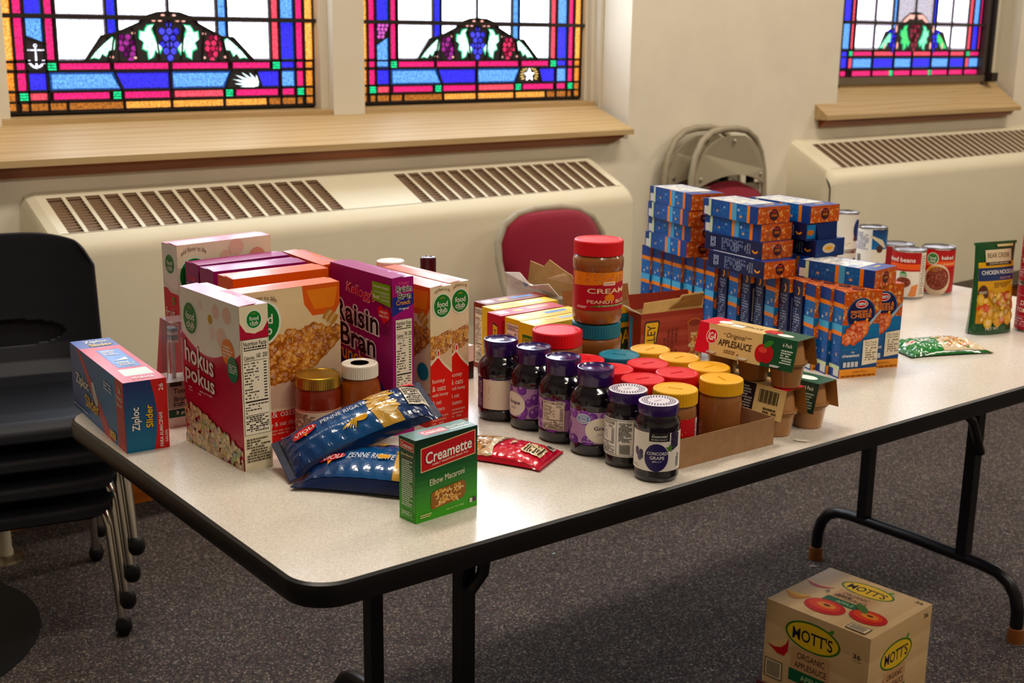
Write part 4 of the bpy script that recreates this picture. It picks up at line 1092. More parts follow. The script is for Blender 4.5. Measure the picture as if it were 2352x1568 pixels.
def or_top(a):
    a.rect(0, 0, 1, 1, ORG); a.up(); a.rect(.6, .3, .7, .7, WHT); a.rect(.8, .25, .95, .7, hx('#e79a2e')); a.up(); a.small(.14, .3, .5, .7, 4, WHT, 3)
carton('cereal_box', 'orange cereal box with a maroon HIGH FIBER patch, behind the flakes box', (.224, .634), 0., .184, .057, .268, ORG, dict(left=or_left, front=or_front, top=or_top), dict(top=ORG), flap=ORG)
carton('cereal_box', 'orange cereal box turned end on, wedged behind the purple crunch box', (.414, .664), -4., .042, .170, .268, ORG, dict(top=lambda a: (a.rect(0, 0, 1, 1, ORG), a.up(), a.rect(.55, .1, .8, .9, hx('#6f86c0')))), dict(top=ORG), flap=ORG)

# ---- honey & oats with the bowl
CORAL = hx('#d8362f')
def bowl_art(a, side=False):
    a.rect(0, 0, 1, 1, ((hx('#e8c793')), hx('#f0d8a6'))); a.up()
    if not side:
        a.poly([(.62, 1), (1, 1), (1, .86), (.95, .80), (.72, .80), (.64, .88)], hx('#d9662b')); a.up(); a.poly([(.66, .97), (.98, .97), (.94, .84), (.74, .84)], hx('#e78a3c')); a.up()
        for k in range(5): a.ell(.86+.02*k, .80-.012*k, .004, .011, hx('#dcb070' if k % 2 else '#b98847'), 10, -.7)
    a.up()
    n = 20; rim = lambda u: .52+.16*u; 
    bot = lambda u: .30+.24*(abs(u-.55)/.55)**2.2
    for k in range(n):
        t0, t1 = k/n, (k+1)/n; a.poly([(t0, .22), (t1, .22), (t1, rim(t1)), (t0, rim(t0))], mixc(hx('#d9b9a0'), hx('#efd6b4'), t0))
    a.up()
    lo = lambda u: .395+.50*(u-.44)**2+.13*(u-.44); hi = lambda u: .725-.38*(u-.70)**2
    for k in range(n):
        t0, t1 = k/n, (k+1)/n; a.poly([(t0, lo(t0)), (t1, lo(t1)), (t1, hi(t1)), (t0, hi(t0))], hx('#9c5c2a'))
    a.up()
    a.scatter(lambda u, v: lo(u)+.01 < v < hi(u)+.01, 420, (.0045, .0105), FLAKES, 5, .5, 7, (0, .34, 1, .76), .4)
    f = lambda t: .245-.05*math.sin(math.pi*(t*.9+.05))+.02*t
    for k in range(n):
        t0, t1 = k/n, (k+1)/n; a.poly([(t0, f(t0)), (t1, f(t1)), (t1, f(t1)+.02), (t0, f(t0)+.02)], hx('#f0dcbc')); a.poly([(t0, 0), (t1, 0), (t1, f(t1)), (t0, f(t0))], CORAL)
    a.up()
def bowl_front(a):
    bowl_art(a); fc_logo(a, .22, .80, .032); a.txt('add flavor to life', .20, .935, .34, .03, hx('#6a5b3a'), arc=.9, bold=0)
    a.ell(.885, .365, .0165, None, hx('#1b7590')); a.up(); a.txt('NO', .885, .39, .05, .022, WHT); a.small(.83, .33, .94, .365, 2, WHT, 3)
    a.txt('honey & oats', .28, .185, .46, .06, WHT, bold=.0); a.txt('with honey & oat clusters', .33, .12, .56, .04, WHT, bold=0); a.small(.06, .05, .5, .09, 2, hx('#e88f7e'), 3); a.small(.06, .015, .4, .03, 1, hx('#f0c6ba'), 7)
    a.rect(.0, .30, .1, .36, hx('#c9493f'))
def bowl_top(a):
    a.rect(0, 0, 1, 1, hx('#df6a30')); a.rect(.0, 0, .22, .8, hx('#eee6cf')); a.rect(.36, .25, .66, .6, hx('#5e8fc0')); a.up(); a.small(.38, .3, .64, .55, 2, WHT, 3); a.small(.7, .3, .95, .6, 2, WHT, 4); a.ell(.13, .35, .018, .010, GREEN)
carton('cereal_box', 'flakes cereal box showing a heaped bowl, behind the salsa jar', (.186, .543), 1.0, .192, .047, .262, CORAL, dict(front=bowl_front, top=bowl_top), dict(top=hx('#df6a30'), left=CR), flap=hx('#df6a30'))
def oat_side(a):
    a.rect(0, 0, 1, 1, (hx('#ecd3a4'), hx('#f0dcb4'))); a.up(); a.poly([(0, .45), (0, .64), (1, .70), (1, .42), (.5, .36)], hx('#e3bf97')); a.up()
    a.scatter(lambda u, v: .50+.06*u < v < .64+.05*u, 110, (.003, .006), FLAKES, 6, .6, 7, (0, .45, 1, .72), .3)
    n = 12
    f = lambda t: .42+.05*(.35-t)/.35 if False else (.45+.06*t/.38 if t < .38 else .51-.13*((t-.38)/.62)**.7)
    for k in range(n):
        t0, t1 = k/n, (k+1)/n; a.poly([(t0, 0), (t1, 0), (t1, f(t1)), (t0, f(t0))], CORAL); a.poly([(t0, f(t0)), (t1, f(t1)), (t1, f(t1)+.022), (t0, f(t0)+.022)], hx('#f1dfc2'))
    a.up(); fc_logo(a, .55, .865, .0185); a.txt('add flavor to life', .55, .965, .7, .022, hx('#6a5b3a'), arc=.8, bold=0)
    a.ell(.36, .535, .0035, .007, WHT); a.up(); a.ell(.36, .535, .0018, .005, CORAL); a.up()
    for k, (t, w, h2) in enumerate((('honey', .58, .04), ('& oats', .62, .038), ('with honey', .74, .032), ('& oat', .42, .03), ('clusters', .56, .03))): a.txt(t, .07+w/2, .335-.05*k, w, h2, hx('#f7e3cf'), bold=0)
    a.small(.07, .02, .8, .095, 3, hx('#ea8f7c'), 3)
def oat_left(a):
    bowl_art(a); fc_logo(a, .25, .8, .03); a.ell(.9, .40, .016, None, hx('#1b7590'))
def oat_top(a): a.rect(0, 0, 1, 1, hx('#df6a30')); a.rect(0, 0, 1, .35, hx('#efe3c6')); a.up(); a.ell(.5, .2, .012, .016, GREEN); a.small(.3, .6, .7, .85, 4, hx('#f6d5bd'), 3)
carton('cereal_box', 'coral honey and oats cereal box end on, touching the purple crunch box', (.499, .450), 3., .0475, .195, .252, CORAL, dict(front=oat_side, left=oat_left, top=oat_top), dict(front=CR, top=hx('#df6a30')), flap=hx('#df6a30'))
carton('cereal_box', 'coral honey and oats cereal box end on, outermost of the pair, beside the open tabletop', (.5505, .4665), 3., .0445, .195, .252, CORAL, dict(front=oat_side, left=oat_left, top=oat_top), dict(front=CR, top=hx('#df6a30')), flap=hx('#df6a30'))

# ---- raisin bran crunch
def cr_left(a):
    P = hx('#95196a'); a.rect(0, 0, 1, 1, P); a.up()
    f = lambda t: .33+.10*math.sin(math.pi*(t*.95))-.10*t if t < 1 else .3
    wave(a, 0, 0, hx('#1e2c7c'), top=False, fn=lambda t: .42+.02*t-.12*t*t*2+.06*math.sin(t*3)); a.up()
    outlined(a, "Kellogg's", .50, .855, .46, .085, hx('#d92a4c'), WHT, .02, bold=.01, shear=.2, slope=-.12)
    outlined(a, 'Raisin', .43, .70, .72, .15, hx('#15121c'), hx('#f2f0f2'), .05, bold=.04, slope=-.10); outlined(a, 'Bran', .45, .545, .58, .15, hx('#15121c'), hx('#f2f0f2'), .05, bold=.04, slope=-.10)
    outlined(a, 'Crunch', .26, .44, .58, .11, hx('#e9a23a'), hx('#4a1a30'), .02, bold=.02, slope=-.16)
    a.txt('Original', .40, .355, .26, .045, hx('#dfe3f2'), bold=0)
    a.poly([(.70, .955), (.985, .955), (.985, .82), (.70, .84)], hx('#7fae3f')); a.up(); a.txt('Simple Inside', .84, .928, .24, .022, WHT); a.txt('5 KEY NUTRIENTS', .84, .895, .23, .016, WHT, bold=0); a.txt('Real', .765, .865, .10, .028, WHT); a.txt('FRUIT &', .90, .875, .12, .014, WHT, bold=0); a.txt('GRAINS', .90, .852, .12, .014, WHT, bold=0)
    a.ell(.835, .775, .0105, None, hx('#d92b3a')); a.ell(.925, .765, .0105, None, hx('#d92b3a')); a.poly([(.79, .765), (.88, .70), (.97, .757), (.88, .80)], hx('#d92b3a')); a.up(); a.txt('HEART', .88, .775, .12, .016, WHT); a.txt('HEALTHY', .88, .75, .15, .016, WHT)
    a.small(.8, .63, .97, .69, 4, hx('#6f1450'), 3)
def cr_front(a):
    a.rect(0, 0, 1, 1, hx('#9a1c6e')); a.up(); a.poly([(0, .76), (1, .83), (1, .90), (0, .88)], hx('#1e2c7c')); a.up()
    a.txt("Kellogg's", .55, .965, .5, .022, hx('#d9577a'), shear=.2); outlined(a, 'Raisin', .55, .93, .72, .04, INK, WHT, .05); outlined(a, 'Bran', .57, .885, .6, .04, INK, WHT, .05); outlined(a, 'Crunch', .5, .845, .66, .03, hx('#e9a23a'), hx('#1e2c7c'), .02); a.txt('Original', .52, .805, .45, .016, WHT)
    a.facts(.12, .20, .90, .74, '190  250', seed=33); a.small(.15, .05, .88, .19, 9, hx('#e7d5df'), 3)
def cr_top(a): a.rect(0, 0, 1, 1, hx('#95196a')); a.up(); outlined(a, 'Raisin Bran', .45, .78, .22, .4, INK, hx('#d8c98e'), .04, rot=-90); a.star(.55, .5, .010, .005, 9, hx('#e9b63a')); a.small(.2, .1, .8, .4, 4, hx('#e6d2e2'), 4)
carton('cereal_box', 'purple cereal box reading Raisin Bran Crunch, beside the honey jar', (.427, .4575), 1.0, .0435, .196, .275, hx('#95196a'), dict(left=cr_left, front=cr_front, top=cr_top), dict(top=hx('#95196a')), flap=hx('#95196a'))

# ---- small elbow macaroni carton
def cm_front(a):
    a.rect(0, 0, 1, 1, (hx('#5fae45'), hx('#5fae45')))
    for k in range(14):
        t = k/13; c = mixc(hx('#4f9e3e'), hx('#0e4f2b'), min(1, t*1.7)) if t < .6 else mixc(hx('#0e4f2b'), hx('#062b1c'), (t-.6)/.4); a.rect(0, k/14, 1, (k+1)/14, c)
    a.up(); a.poly([(.08, .60), (.965, .66), (.965, .96), (.08, .89)], hx('#e8c28f')); a.up(); a.poly([(.092, .612), (.953, .671), (.953, .948), (.092, .879)], hx('#b5202c')); a.up()
    outlined(a, 'Creamette', .53, .785, .76, .145, WHT, hx('#6e0f18'), .025, bold=.015, slope=.22); a.txt('FAMILY TRADITION SINCE 1912', .55, .69, .58, .022, CR, slope=1.1)
    a.txt('Elbow Macaroni', .50, .475, .56, .075, hx('#f0e6c4'), slope=.28, bold=0.)
    a.poly([(.25, .12), (.76, .16), (.80, .22), (.80, .34), (.76, .38), (.28, .34), (.24, .30), (.235, .17)], hx('#8a5a2c')); a.up()
    r = random.Random(4)
    for k in range(46):
        u, v = r.uniform(.29, .75), r.uniform(.17, .33); v += .03*(u-.5); a0 = r.uniform(0, 6.28); c = hx(r.choice(('#e0b06c', '#d39c55', '#edc486'))); rr = .0042
        for j in range(5):
            t0 = a0+j*.62; t1 = t0+.62
            a.poly([(u+rr*math.cos(t0)/a.w, v+rr*math.sin(t0)/a.h), (u+rr*math.cos(t1)/a.w, v+rr*math.sin(t1)/a.h), (u+.48*rr*math.cos(t1)/a.w, v+.48*rr*math.sin(t1)/a.h), (u+.48*rr*math.cos(t0)/a.w, v+.48*rr*math.sin(t0)/a.h)], c)
        a.lift += .000006
    a.txt('NET WT 7 OZ (198g)', .62, .075, .28, .022, hx('#d7e0a0'), slope=.2); a.small(.06, .05, .24, .10, 2, hx('#e6dc9a'), 3); a.rect(.86, .07, .905, .125, hx('#d8d2c8')); a.rect(.91, .075, .965, .13, hx('#4b2a48'))
def cm_left(a):
    for k in range(14):
        t = k/13; a.rect(0, k/14, 1, (k+1)/14, mixc(hx('#55a443'), hx('#0b3d22'), min(1, t*1.25)))
    a.up(); a.poly([(.08, .87), (.9, .85), (.9, .95), (.08, .965)], hx('#e8c28f')); a.up(); a.poly([(.11, .878), (.87, .859), (.87, .942), (.11, .957)], hx('#b5202c')); a.up(); a.txt('Creamette', .49, .908, .66, .05, WHT, slope=-.1); a.txt('Elbow Macaroni', .5, .80, .72, .028, hx('#e9d999')); a.rect(.2, .765, .8, .769, hx('#aa3333'))
    a.small(.18, .18, .84, .74, 22, hx('#d8e4cf'), 5, .9); a.rect(.12, .05, .88, .13, hx('#a6cf9a')); a.up(); a.rect(.13, .055, .87, .125, hx('#4f9d40')); a.up(); a.small(.18, .07, .82, .12, 3, hx('#cfe5c2'), 4)
def cm_top(a): a.rect(0, 0, 1, 1, hx('#0e4f2b')); a.up(); a.rect(.22, .25, .60, .75, hx('#b5202c')); a.up(); a.txt('Creamette', .41, .5, .34, .3, WHT); a.txt('Elbow Macaroni', .79, .55, .3, .2, hx('#e3ead0')); a.small(.63, .2, .96, .35, 1, WHT, 3)
carton('macaroni_box', 'small green elbow macaroni carton with a window, standing alone at the near table edge', (.233, .1035), 4.2, .1145, .037, .1235, hx('#145a34'), dict(front=cm_front, left=cm_left, top=cm_top), dict(top=hx('#0e4f2b')))

# ================================================================== jars and bottles
def jar(name, label, xy, parts, cat, group=None, z=TZ, rot=0.):
    """parts: list of (part name, material, builder(mb)); first is the body (root mesh)"""
    root = None
    for nm, m, fn in parts:
        mb = MB(); fn(mb)
        if root is None: root = tag(mb.build(name, m, None, (xy[0], xy[1], z), rot), label, cat, group)
        else: mb.build(nm, m, root)
    return root
def lathe_part(prof, col, seg=40): return lambda mb: mb.lathe(prof, col, seg)
def ribbed_lid(r, z0, z1, col, n=44):
    def fn(mb):
        mb.ribbed(r, z0, z1-.003, col, n); mb.lathe([(r+.0004, z1-.003), (r-.0003, z1-.001), (r-.002, z1), (r-.004, z1), (r-.0055, z1-.0012), (.001, z1-.0012)], col, 44); mb.lathe([(r-.002, z0), (r, z0)], col, 44)
    return fn
def label_art(r, z0, h, a_mid, wdeg, fn, step=.0045):
    w = r*R(wdeg)
    def f(mb): fn(Art(mb, w, h, round_label(r, z0, a_mid, w), step))
    return f
def view_dir(xy): return math.atan2(CAM.y-xy[1], CAM.x-xy[0])
# salsa
xy = (.307, .502); va = view_dir(xy)
def salsa_label(a):
    a.rect(0, 0, 1, 1, hx('#e4cdb0')); a.up(); a.rect(0, .955, 1, .98, hx('#b5242e')); a.rect(0, .02, 1, .04, hx('#b5242e')); a.up()
    a.small(.08, .25, .43, .88, 10, hx('#5d4636'), 4); a.rect(.08, .06, .42, .16, hx('#9a3a3a')); a.up(); a.rect(.09, .075, .41, .145, hx('#e4cdb0'))
    a.poly([(.50, .40), (.79, .44), (.79, .80), (.735, .90), (.56, .86), (.50, .76)], hx('#b9202f')); a.up(); a.poly([(.51, .20), (.78, .24), (.78, .42), (.51, .38)], hx('#c9a268')); a.up()
    a.txt('COUNTRY', .645, .68, .22, .09, WHT, slope=.1); a.txt('FRESH', .645, .53, .23, .13, WHT, slope=.1); a.txt('SALSA', .61, .295, .15, .09, hx('#5d2a1a'), slope=.1); a.ell(.735, .33, .003, None, hx('#b9202f')); a.small(.84, .3, .99, .9, 9, hx('#5d4636'), 8)
jar('salsa_jar', 'glass jar of red salsa with a gold lid, in front of the flakes cereal box', xy, [
    ('body', 'spread', lambda mb: mb.lathe([(.030, 0), (.036, .003), (.0385, .010), (.0385, .085), (.0375, .094), (.0345, .100), (.0335, .104)], [hx('#7c2c14')]*6, 40)),
    ('label', 'label_paper', label_art(.0388, .018, .048, va+.1, 200, salsa_label)),
    ('lid', 'brass_lid', ribbed_lid(.0368, .101, .121, hx('#b89a55'), 60))], 'jar')
xy = (.374, .478); va = view_dir(xy)
def honey_label(a):
    a.rect(0, 0, 1, 1, hx('#7f9a3f')); a.up(); a.scatter(lambda u, v: True, 40, (.002, .005), [hx('#5f8a33'), hx('#a9b355'), hx('#c9c07a')], 3); a.scatter(lambda u, v: u > .55 and v > .5, 22, (.002, .004), [hx('#9c3a4a'), hx('#b5505a'), hx('#7c2c3c')], 4); a.up()
    a.txt('Pure', .30, .70, .38, .24, hx('#4d2414'), shear=.3, bold=.01); a.txt('Honey', .34, .38, .5, .24, hx('#4d2414'), shear=.3, bold=.01)
jar('honey_jar', 'waisted jar of amber honey with a white lid, beside the salsa jar', xy, [
    ('body', 'spread', lambda mb: mb.lathe([(.032, 0), (.040, .004), (.0425, .016), (.0425, .034), (.040, .055), (.0365, .075), (.0345, .092), (.032, .103), (.0285, .108), (.0285, .114)], hx('#8f4a26'), 40)),
    ('label', 'label_paper', label_art(.0432, .014, .042, va+.25, 66, honey_label)),
    ('lid', 'gloss_plastic', lambda mb: (ribbed_lid(.0305, .112, .135, hx('#efe7d6'), 50)(mb), mb.lathe([(.0155, .1345), (.001, .1345)], hx('#6b5330'), 32)))], 'jar')
# two bottles and a slim carton behind the cereal
jar('pill_bottle', 'bottle with a white screw cap peeking over the orange cereal tops', (.592, .716), [('body', 'gloss_plastic', lathe_part([(.028, 0), (.030, .004), (.030, .18), (.024, .205), (.0235, .214)], hx('#d9d2c4'))), ('cap', 'gloss_plastic', ribbed_lid(.0262, .214, .252, hx('#efece4'), 40))], 'bottle')
jar('sauce_bottle', 'dark glass bottle with a maroon cap behind the honey and oats boxes', (.672, .706), [('body', 'dark_jelly', lathe_part([(.030, 0), (.032, .004), (.032, .13), (.020, .18), (.0135, .20), (.0135, .225)], hx('#1d0d08'))), ('cap', 'gloss_plastic', ribbed_lid(.0148, .222, .252, hx('#3f1420'), 36))], 'bottle')
carton('tea_carton', 'small white carton with a dark lower band behind the honey and oats boxes', (.700, .672), 4., .062, .034, .068, hx('#efe8dc'), dict(front=lambda a: a.rect(0, 0, 1, .52, hx('#2b1714')), right=lambda a: a.rect(0, 0, 1, .52, hx('#2b1714'))))

# ================================================================== pillow bags
def pillow(name, label, L, Wd, t, col, loc, rot, art=None, cat='bag', seed=1, wr=.004, crimp=.012, mat_='film', sag=0., bottom=None, back_col=None):
    r = random.Random(seed); ph = [r.uniform(0, 6.28) for _ in range(8)]
    def surf(x, y, top=1, l=0.):
        # x in 0..L, y in 0..Wd
        e = max(0., min(1., (x-crimp)/(L-2*crimp))) if L > 2*crimp else .5
        fx = max(0., 1-abs(2*e-1)**2.6)**.55; v = 2*y/Wd-1; fy = max(0., 1-abs(v)**2.4)**.55
        z = t*fx*fy
        k = (1-fx)*.9+.35
        wv = wr*k*(math.sin(38*x/L*2+6*v+ph[0])*math.sin(4.2*v+ph[1])+.6*math.sin(21*v+14*x/L+ph[2])*math.sin(9*x/L+ph[3]))
        pin = 1-.10*fx
        yy = Wd/2+v*Wd/2*pin
        base = .0012+.10*t*(1-fx*fy)
        if top > 0: z = base+z+wv*min(1, 3*fx*fy)*1. 
        else: z = base-base*fx*fy*.9-.0006
        z += sag*(x/L)**2
        return Vector((x-L/2, yy-Wd/2, z+l))
    mb = MB(); nu, nv = 44, 28
    mb.grid(lambda u, v: surf(u*L, v*Wd, 1), nu, nv, col); mb.grid(lambda u, v: surf((1-u)*L, v*Wd, -1), nu, nv, back_col or col)
    o = mb.build(name, mat_, None, loc, rot, weld=True)
    tag(o, label, cat)
    if art:
        mb = MB(); a = Art(mb, L, Wd, lambda x, y, l: surf(x, y, 1, l*2.5+.0004), .006); art(a); mb.build('printed_panel', mat_, o)
    for s in (0, 1):
        mb = MB()
        for k in range(5):
            x = (.0015+k*.0022) if s == 0 else L-.0015-k*.0022
            A = [surf(x, Wd*(.02+.96*j/14), 1, .0006) for j in range(15)]; Bq = [p+Vector((.0010 if s == 0 else -.0010, 0, .0002)) for p in A]
            mb.add(A+Bq, [(j, j+1, 16+j, 15+j) for j in range(14)], mixc(col, (1, 1, 1, 1), .10))
        o2 = mb.build('crimped_seal', mat_, o); o2['kind'] = 'stuff'
    return o
def penne_art(a, t=.60):
    N = hx('#0e2350'); C = hx('#1f5a93')
    for k in range(12): a.rect(.05+k*.075*.98, .05, .05+(k+1)*.075*.98, .95, mixc(N, C, math.sin(math.pi*(k+.5)/12)**1.5*.75))
    a.up(); a.poly([(.64, .05), (.78, .05), (.74, .5), (.80, .95), (.66, .95), (.60, .5)], hx('#caa05a')); a.up()
    r = random.Random(3)
    for k in range(26):
        u, v = r.uniform(.63, .76), r.uniform(.08, .92); a.ell(u, v, .010, .0042, hx(r.choice(('#d9b06a', '#c6964a', '#e3c385'))), 8, r.uniform(-.6, .6)); a.lift += .00001
    a.up(); a.ell(.20, t, .021, .0105, hx('#c22732')); a.up(); a.txt('VIOLI', .20, t, .13, .085, WHT, bold=.01); a.poly([(.185, t-.07), (.215, t-.07), (.20, t-.14)], hx('#d98a3a')); a.up()
    a.txt('PENNE RIGATE', .46, t, .30, .095, hx('#e8eaf0'), bold=0.)
    for k in range(6): a.ell(.44+.012*k, (.26 if t > .5 else .62)+.012*math.sin(k), .010, .0012, hx('#d7a848'), 8, .5+.12*k)
    a.txt('PRODUCT OF ITALY', .30, .80 if t < .5 else .36, .18, .035, hx('#b9c6da'), bold=0); a.ell(.54, .30, .011, .006, hx('#d9a24a'))
    a.rect(.84, .25, .96, .75, hx('#cfc6b4')); a.up(); a.small(.85, .28, .95, .72, 8, INK, 3)
    a.ell(.90, .86, .014, .007, hx('#c22732')); a.up(); a.txt('VIOLI', .90, .86, .08, .05, WHT)
penne_label = 'navy plastic bag of penne lying flat on the table, under another navy bag'
pillow('pasta_bag', penne_label, .245, .165, .046, hx('#0f2048'), (.296, .282, TZ), (0, 0, R(-52)), lambda a: penne_art(a, .30), seed=5, wr=.0012)
pillow('pasta_bag', 'navy plastic bag of penne propped on the other navy bag, against the honey jar', .258, .100, .038, hx('#0f2048'), (.294, .358, TZ+.058), (R(20), R(-18.5), R(-18)), penne_art, seed=12, wr=.0014)
def cookie_art(a):
    a.rect(.03, .03, .97, .97, hx('#c9283c')); a.up()
    a.poly([(.03, .03), (.48, .03), (.42, .5), (.52, .97), (.03, .97)], hx('#d8b184')); a.up(); a.scatter(lambda u, v: u < .40+.1*(v-.5)**2, 26, (.006, .014), [hx('#c79a62'), hx('#d6ad78'), hx('#b6854c')], 5, .8, 10, (.05, .05, .45, .95), .1); a.scatter(lambda u, v: u < .40, 26, (.002, .004), [hx('#3a1e12'), hx('#4b2a1a')], 8, .7, 6, (.05, .05, .42, .95)); a.up()
    a.poly([(.46, .03), (.50, .03), (.44, .5), (.54, .97), (.50, .97), (.40, .5)], hx('#ead9b8')); a.up(); a.txt('Just add water or egg', .50, .5, .42, .05, hx('#6a2a22'), rot=90)
    a.rect(.74, .25, .93, .62, hx('#ecd7a8')); a.up(); a.small(.75, .28, .92, .60, 6, INK, 3, .7, True); a.rect(.88, .72, .96, .84, hx('#e9e2d6')); a.up(); a.rect(.89, .735, .95, .825, hx('#2a211c')); a.ell(.62, .5, .008, .004, hx('#e9d2b0'), 12, 1.57)
pillow('cookie_mix_pouch', 'flat red cookie mix pouch lying between the macaroni carton and the jelly jars', .175, .105, .022, hx('#b81f36'), (.516, .266, TZ), (0, 0, R(-62)), cookie_art, 'pouch', 8, .0018, .006)

# ================================================================== grape jelly jars
BLKJ = hx('#140a18'); LIDP = hx('#2c1450')
GRP = [hx(c) for c in ('#7a3aa0', '#8f4cb4', '#6a2f90')]
def grapes_bg(a, seed=1, n=46):
    a.rect(0, 0, 1, 1, hx('#b98fc0')); a.up()
    r = random.Random(seed); base = a.lift
    for k in range(n):
        u, v = r.random(), r.random(); q = r.uniform(.0068, .0098); c = r.choice(GRP)
        a.lift = base+.00012*k/n; a.ell(u, v, q, q*1.15, mixc(c, (0, 0, 0, 1), .35), 14, r.uniform(0, 3)); a.lift += .00002; a.ell(u-.1*q/a.w, v+.12*q/a.h, q*.85, q*1.0, c, 14); a.lift += .00002; a.ell(u-.3*q/a.w, v+.4*q/a.h, q*.3, q*.35, mixc(c, (1, 1, 1, 1), .3), 8)
    a.lift = base+.0003
def gv_label(a, facts_at=None, logo_at=None, plain=None, seed=1):
    grapes_bg(a, seed)
    if logo_at is not None:
        u = logo_at
        a.ell(u+.13, .43, .026, .0215, hx('#efe4d2'), 28); a.up(); a.ell(u, .78, .0125, .0085, hx('#e8eef6'), 24); a.ell(u, .78, .0115, .0075, hx('#1f5fa8'), 24); a.up()
        a.txt('Great', u, .81, .052, .075, WHT, bold=.01); a.txt('Value', u+.002, .735, .05, .075, WHT, bold=.01)
        a.txt('Grape', u+.14, .48, .12, .16, hx('#3c1c5c'), bold=.02); a.txt('Jelly', u+.13, .30, .07, .11, hx('#b79ac8'), shear=.3, bold=0); a.txt('NET WT 30 OZ (1 LB 14 OZ) 850g', u+.1, .06, .2, .05, WHT, bold=0)
    if facts_at is not None:
        u = facts_at; a.facts(u-.09, .03, u+.09, .97, '50', seed=seed)
        a.rect(u+.20, .05, u+.26, .95, hx('#b9a2c2')); a.up(); a.small(u+.205, .3, u+.255, .93, 14, INK, 4); 
        for k in range(8): a.rect(u+.205+.006*k, .06, u+.208+.006*k, .26, INK)
    if plain is not None:
        u = plain; a.rect(u-.17, .0, u+.17, 1, hx('#efdcc6')); a.rect(u-.245, 0, u-.17, 1, hx('#3a1f5e')); a.up()
        a.small(u-.235, .08, u-.18, .92, 4, hx('#c9b8d8'), 4, .8, True); a.small(u-.12, .3, u-.105, .8, 1, hx('#d8bfa2'), 5, .7, True)
        for k, (x, y) in enumerate(((.125, .62), (.14, .5), (.12, .44))): a.ell(u+x, y, .0048, .0055, hx('#332a4a'), 12)
        a.small(u+.06, .06, u+.15, .14, 2, hx('#8f7f78'), 7)
jelly_xy = [(.646, .440), (.659, .3635), (.655, .2795), (.654, .1965)]
jelly_lab = ['purple-capped jelly jar with a plain cream label side, nearest the granola cartons',
             'purple-capped jelly jar showing grape lettering between printed purple grapes, next to the plain cream one', 'purple-capped jelly jar turned to its Nutrition Facts panel, with purple grapes printed beside it', 'purple-capped jelly jar with a blue Great Value oval on its grape label']
for i, (xy, lb) in enumerate(zip(jelly_xy, jelly_lab)):
    va = view_dir(xy); r = .0418
    kw = [dict(plain=.52), dict(facts_at=.745, logo_at=.20), dict(facts_at=.43), dict(logo_at=.42)][i]
    body = [(.030, 0), (.037, .002), (.0405, .008), (.0412, .020), (.0398, .022), (.0398, .078), (.0412, .080), (.0415, .090), (.040, .100), (.035, .109), (.0295, .1145), (.0285, .117), (.0285, .120)]
    jar('jelly_jar', lb, xy, [('body', 'dark_jelly', lathe_part(body, BLKJ, 48)),
        ('label', 'label_paper', label_art(.0402, .0235, .054, va, 330, lambda a, kw=kw, i=i: gv_label(a, seed=3+i, **kw))),
        ('cap', 'gloss_plastic', lambda mb: mb.lathe([(.0285, .117), (.0298, .1175), (.0303, .119), (.0300, .128), (.0308, .130), (.0308, .1425), (.0300, .145), (.0285, .1452), (.0265, .1425), (.012, .1428), (.009, .1440), (.001, .1440)], LIDP, 48))], 'jar', 'purple capped jelly jars')
def ess_lid(mb):
    mb.lathe([(.0300, .106), (.0318, .107), (.0322, .110), (.0322, .121), (.0312, .124)], LIDP, 48); mb.lathe([(.0312, .124), (.030, .1246), (.028, .1244), (.001, .1244)], hx('#ded9e6'), 48)
def ess_lid_print(mb):
    a = Art(mb, .06, .06, flat((-.03, -.03, .1245), (1, 0, 0), (0, 1, 0)))
    for rr, n, ro in ((.0255, 34, 0), (.0220, 30, .1), (.0186, 26, 0)):
        for k in range(n):
            t = 2*math.pi*k/n+ro; a.ell(.5+rr*math.cos(t)/.06, .5+rr*math.sin(t)/.06, .0016, .0011, hx('#3b2a68'), 6, t+.78)
    a.up(); a.small(.36, .46, .64, .54, 2, hx('#b9b2cc'), 3)
ess_body = [(.027, 0), (.033, .002), (.0358, .008), (.0358, .010), (.0352, .012), (.0352, .086), (.0355, .092), (.033, .100), (.0305, .103), (.0302, .107)]
def ess_facts(a):
    a.rect(0, 0, 1, 1, hx('#efe9e2')); a.up(); a.rect(.18, .03, .56, .97, INK); a.up(); a.rect(.186, .04, .554, .96, hx('#efe9e2')); a.up(); a.facts(.20, .05, .42, .95, '50', seed=5, paper=hx('#efe9e2')); a.small(.44, .4, .54, .92, 14, INK, 9); 
    for k in range(9): a.rect(.45+.009*k, .08, .4545+.009*k, .34, INK)
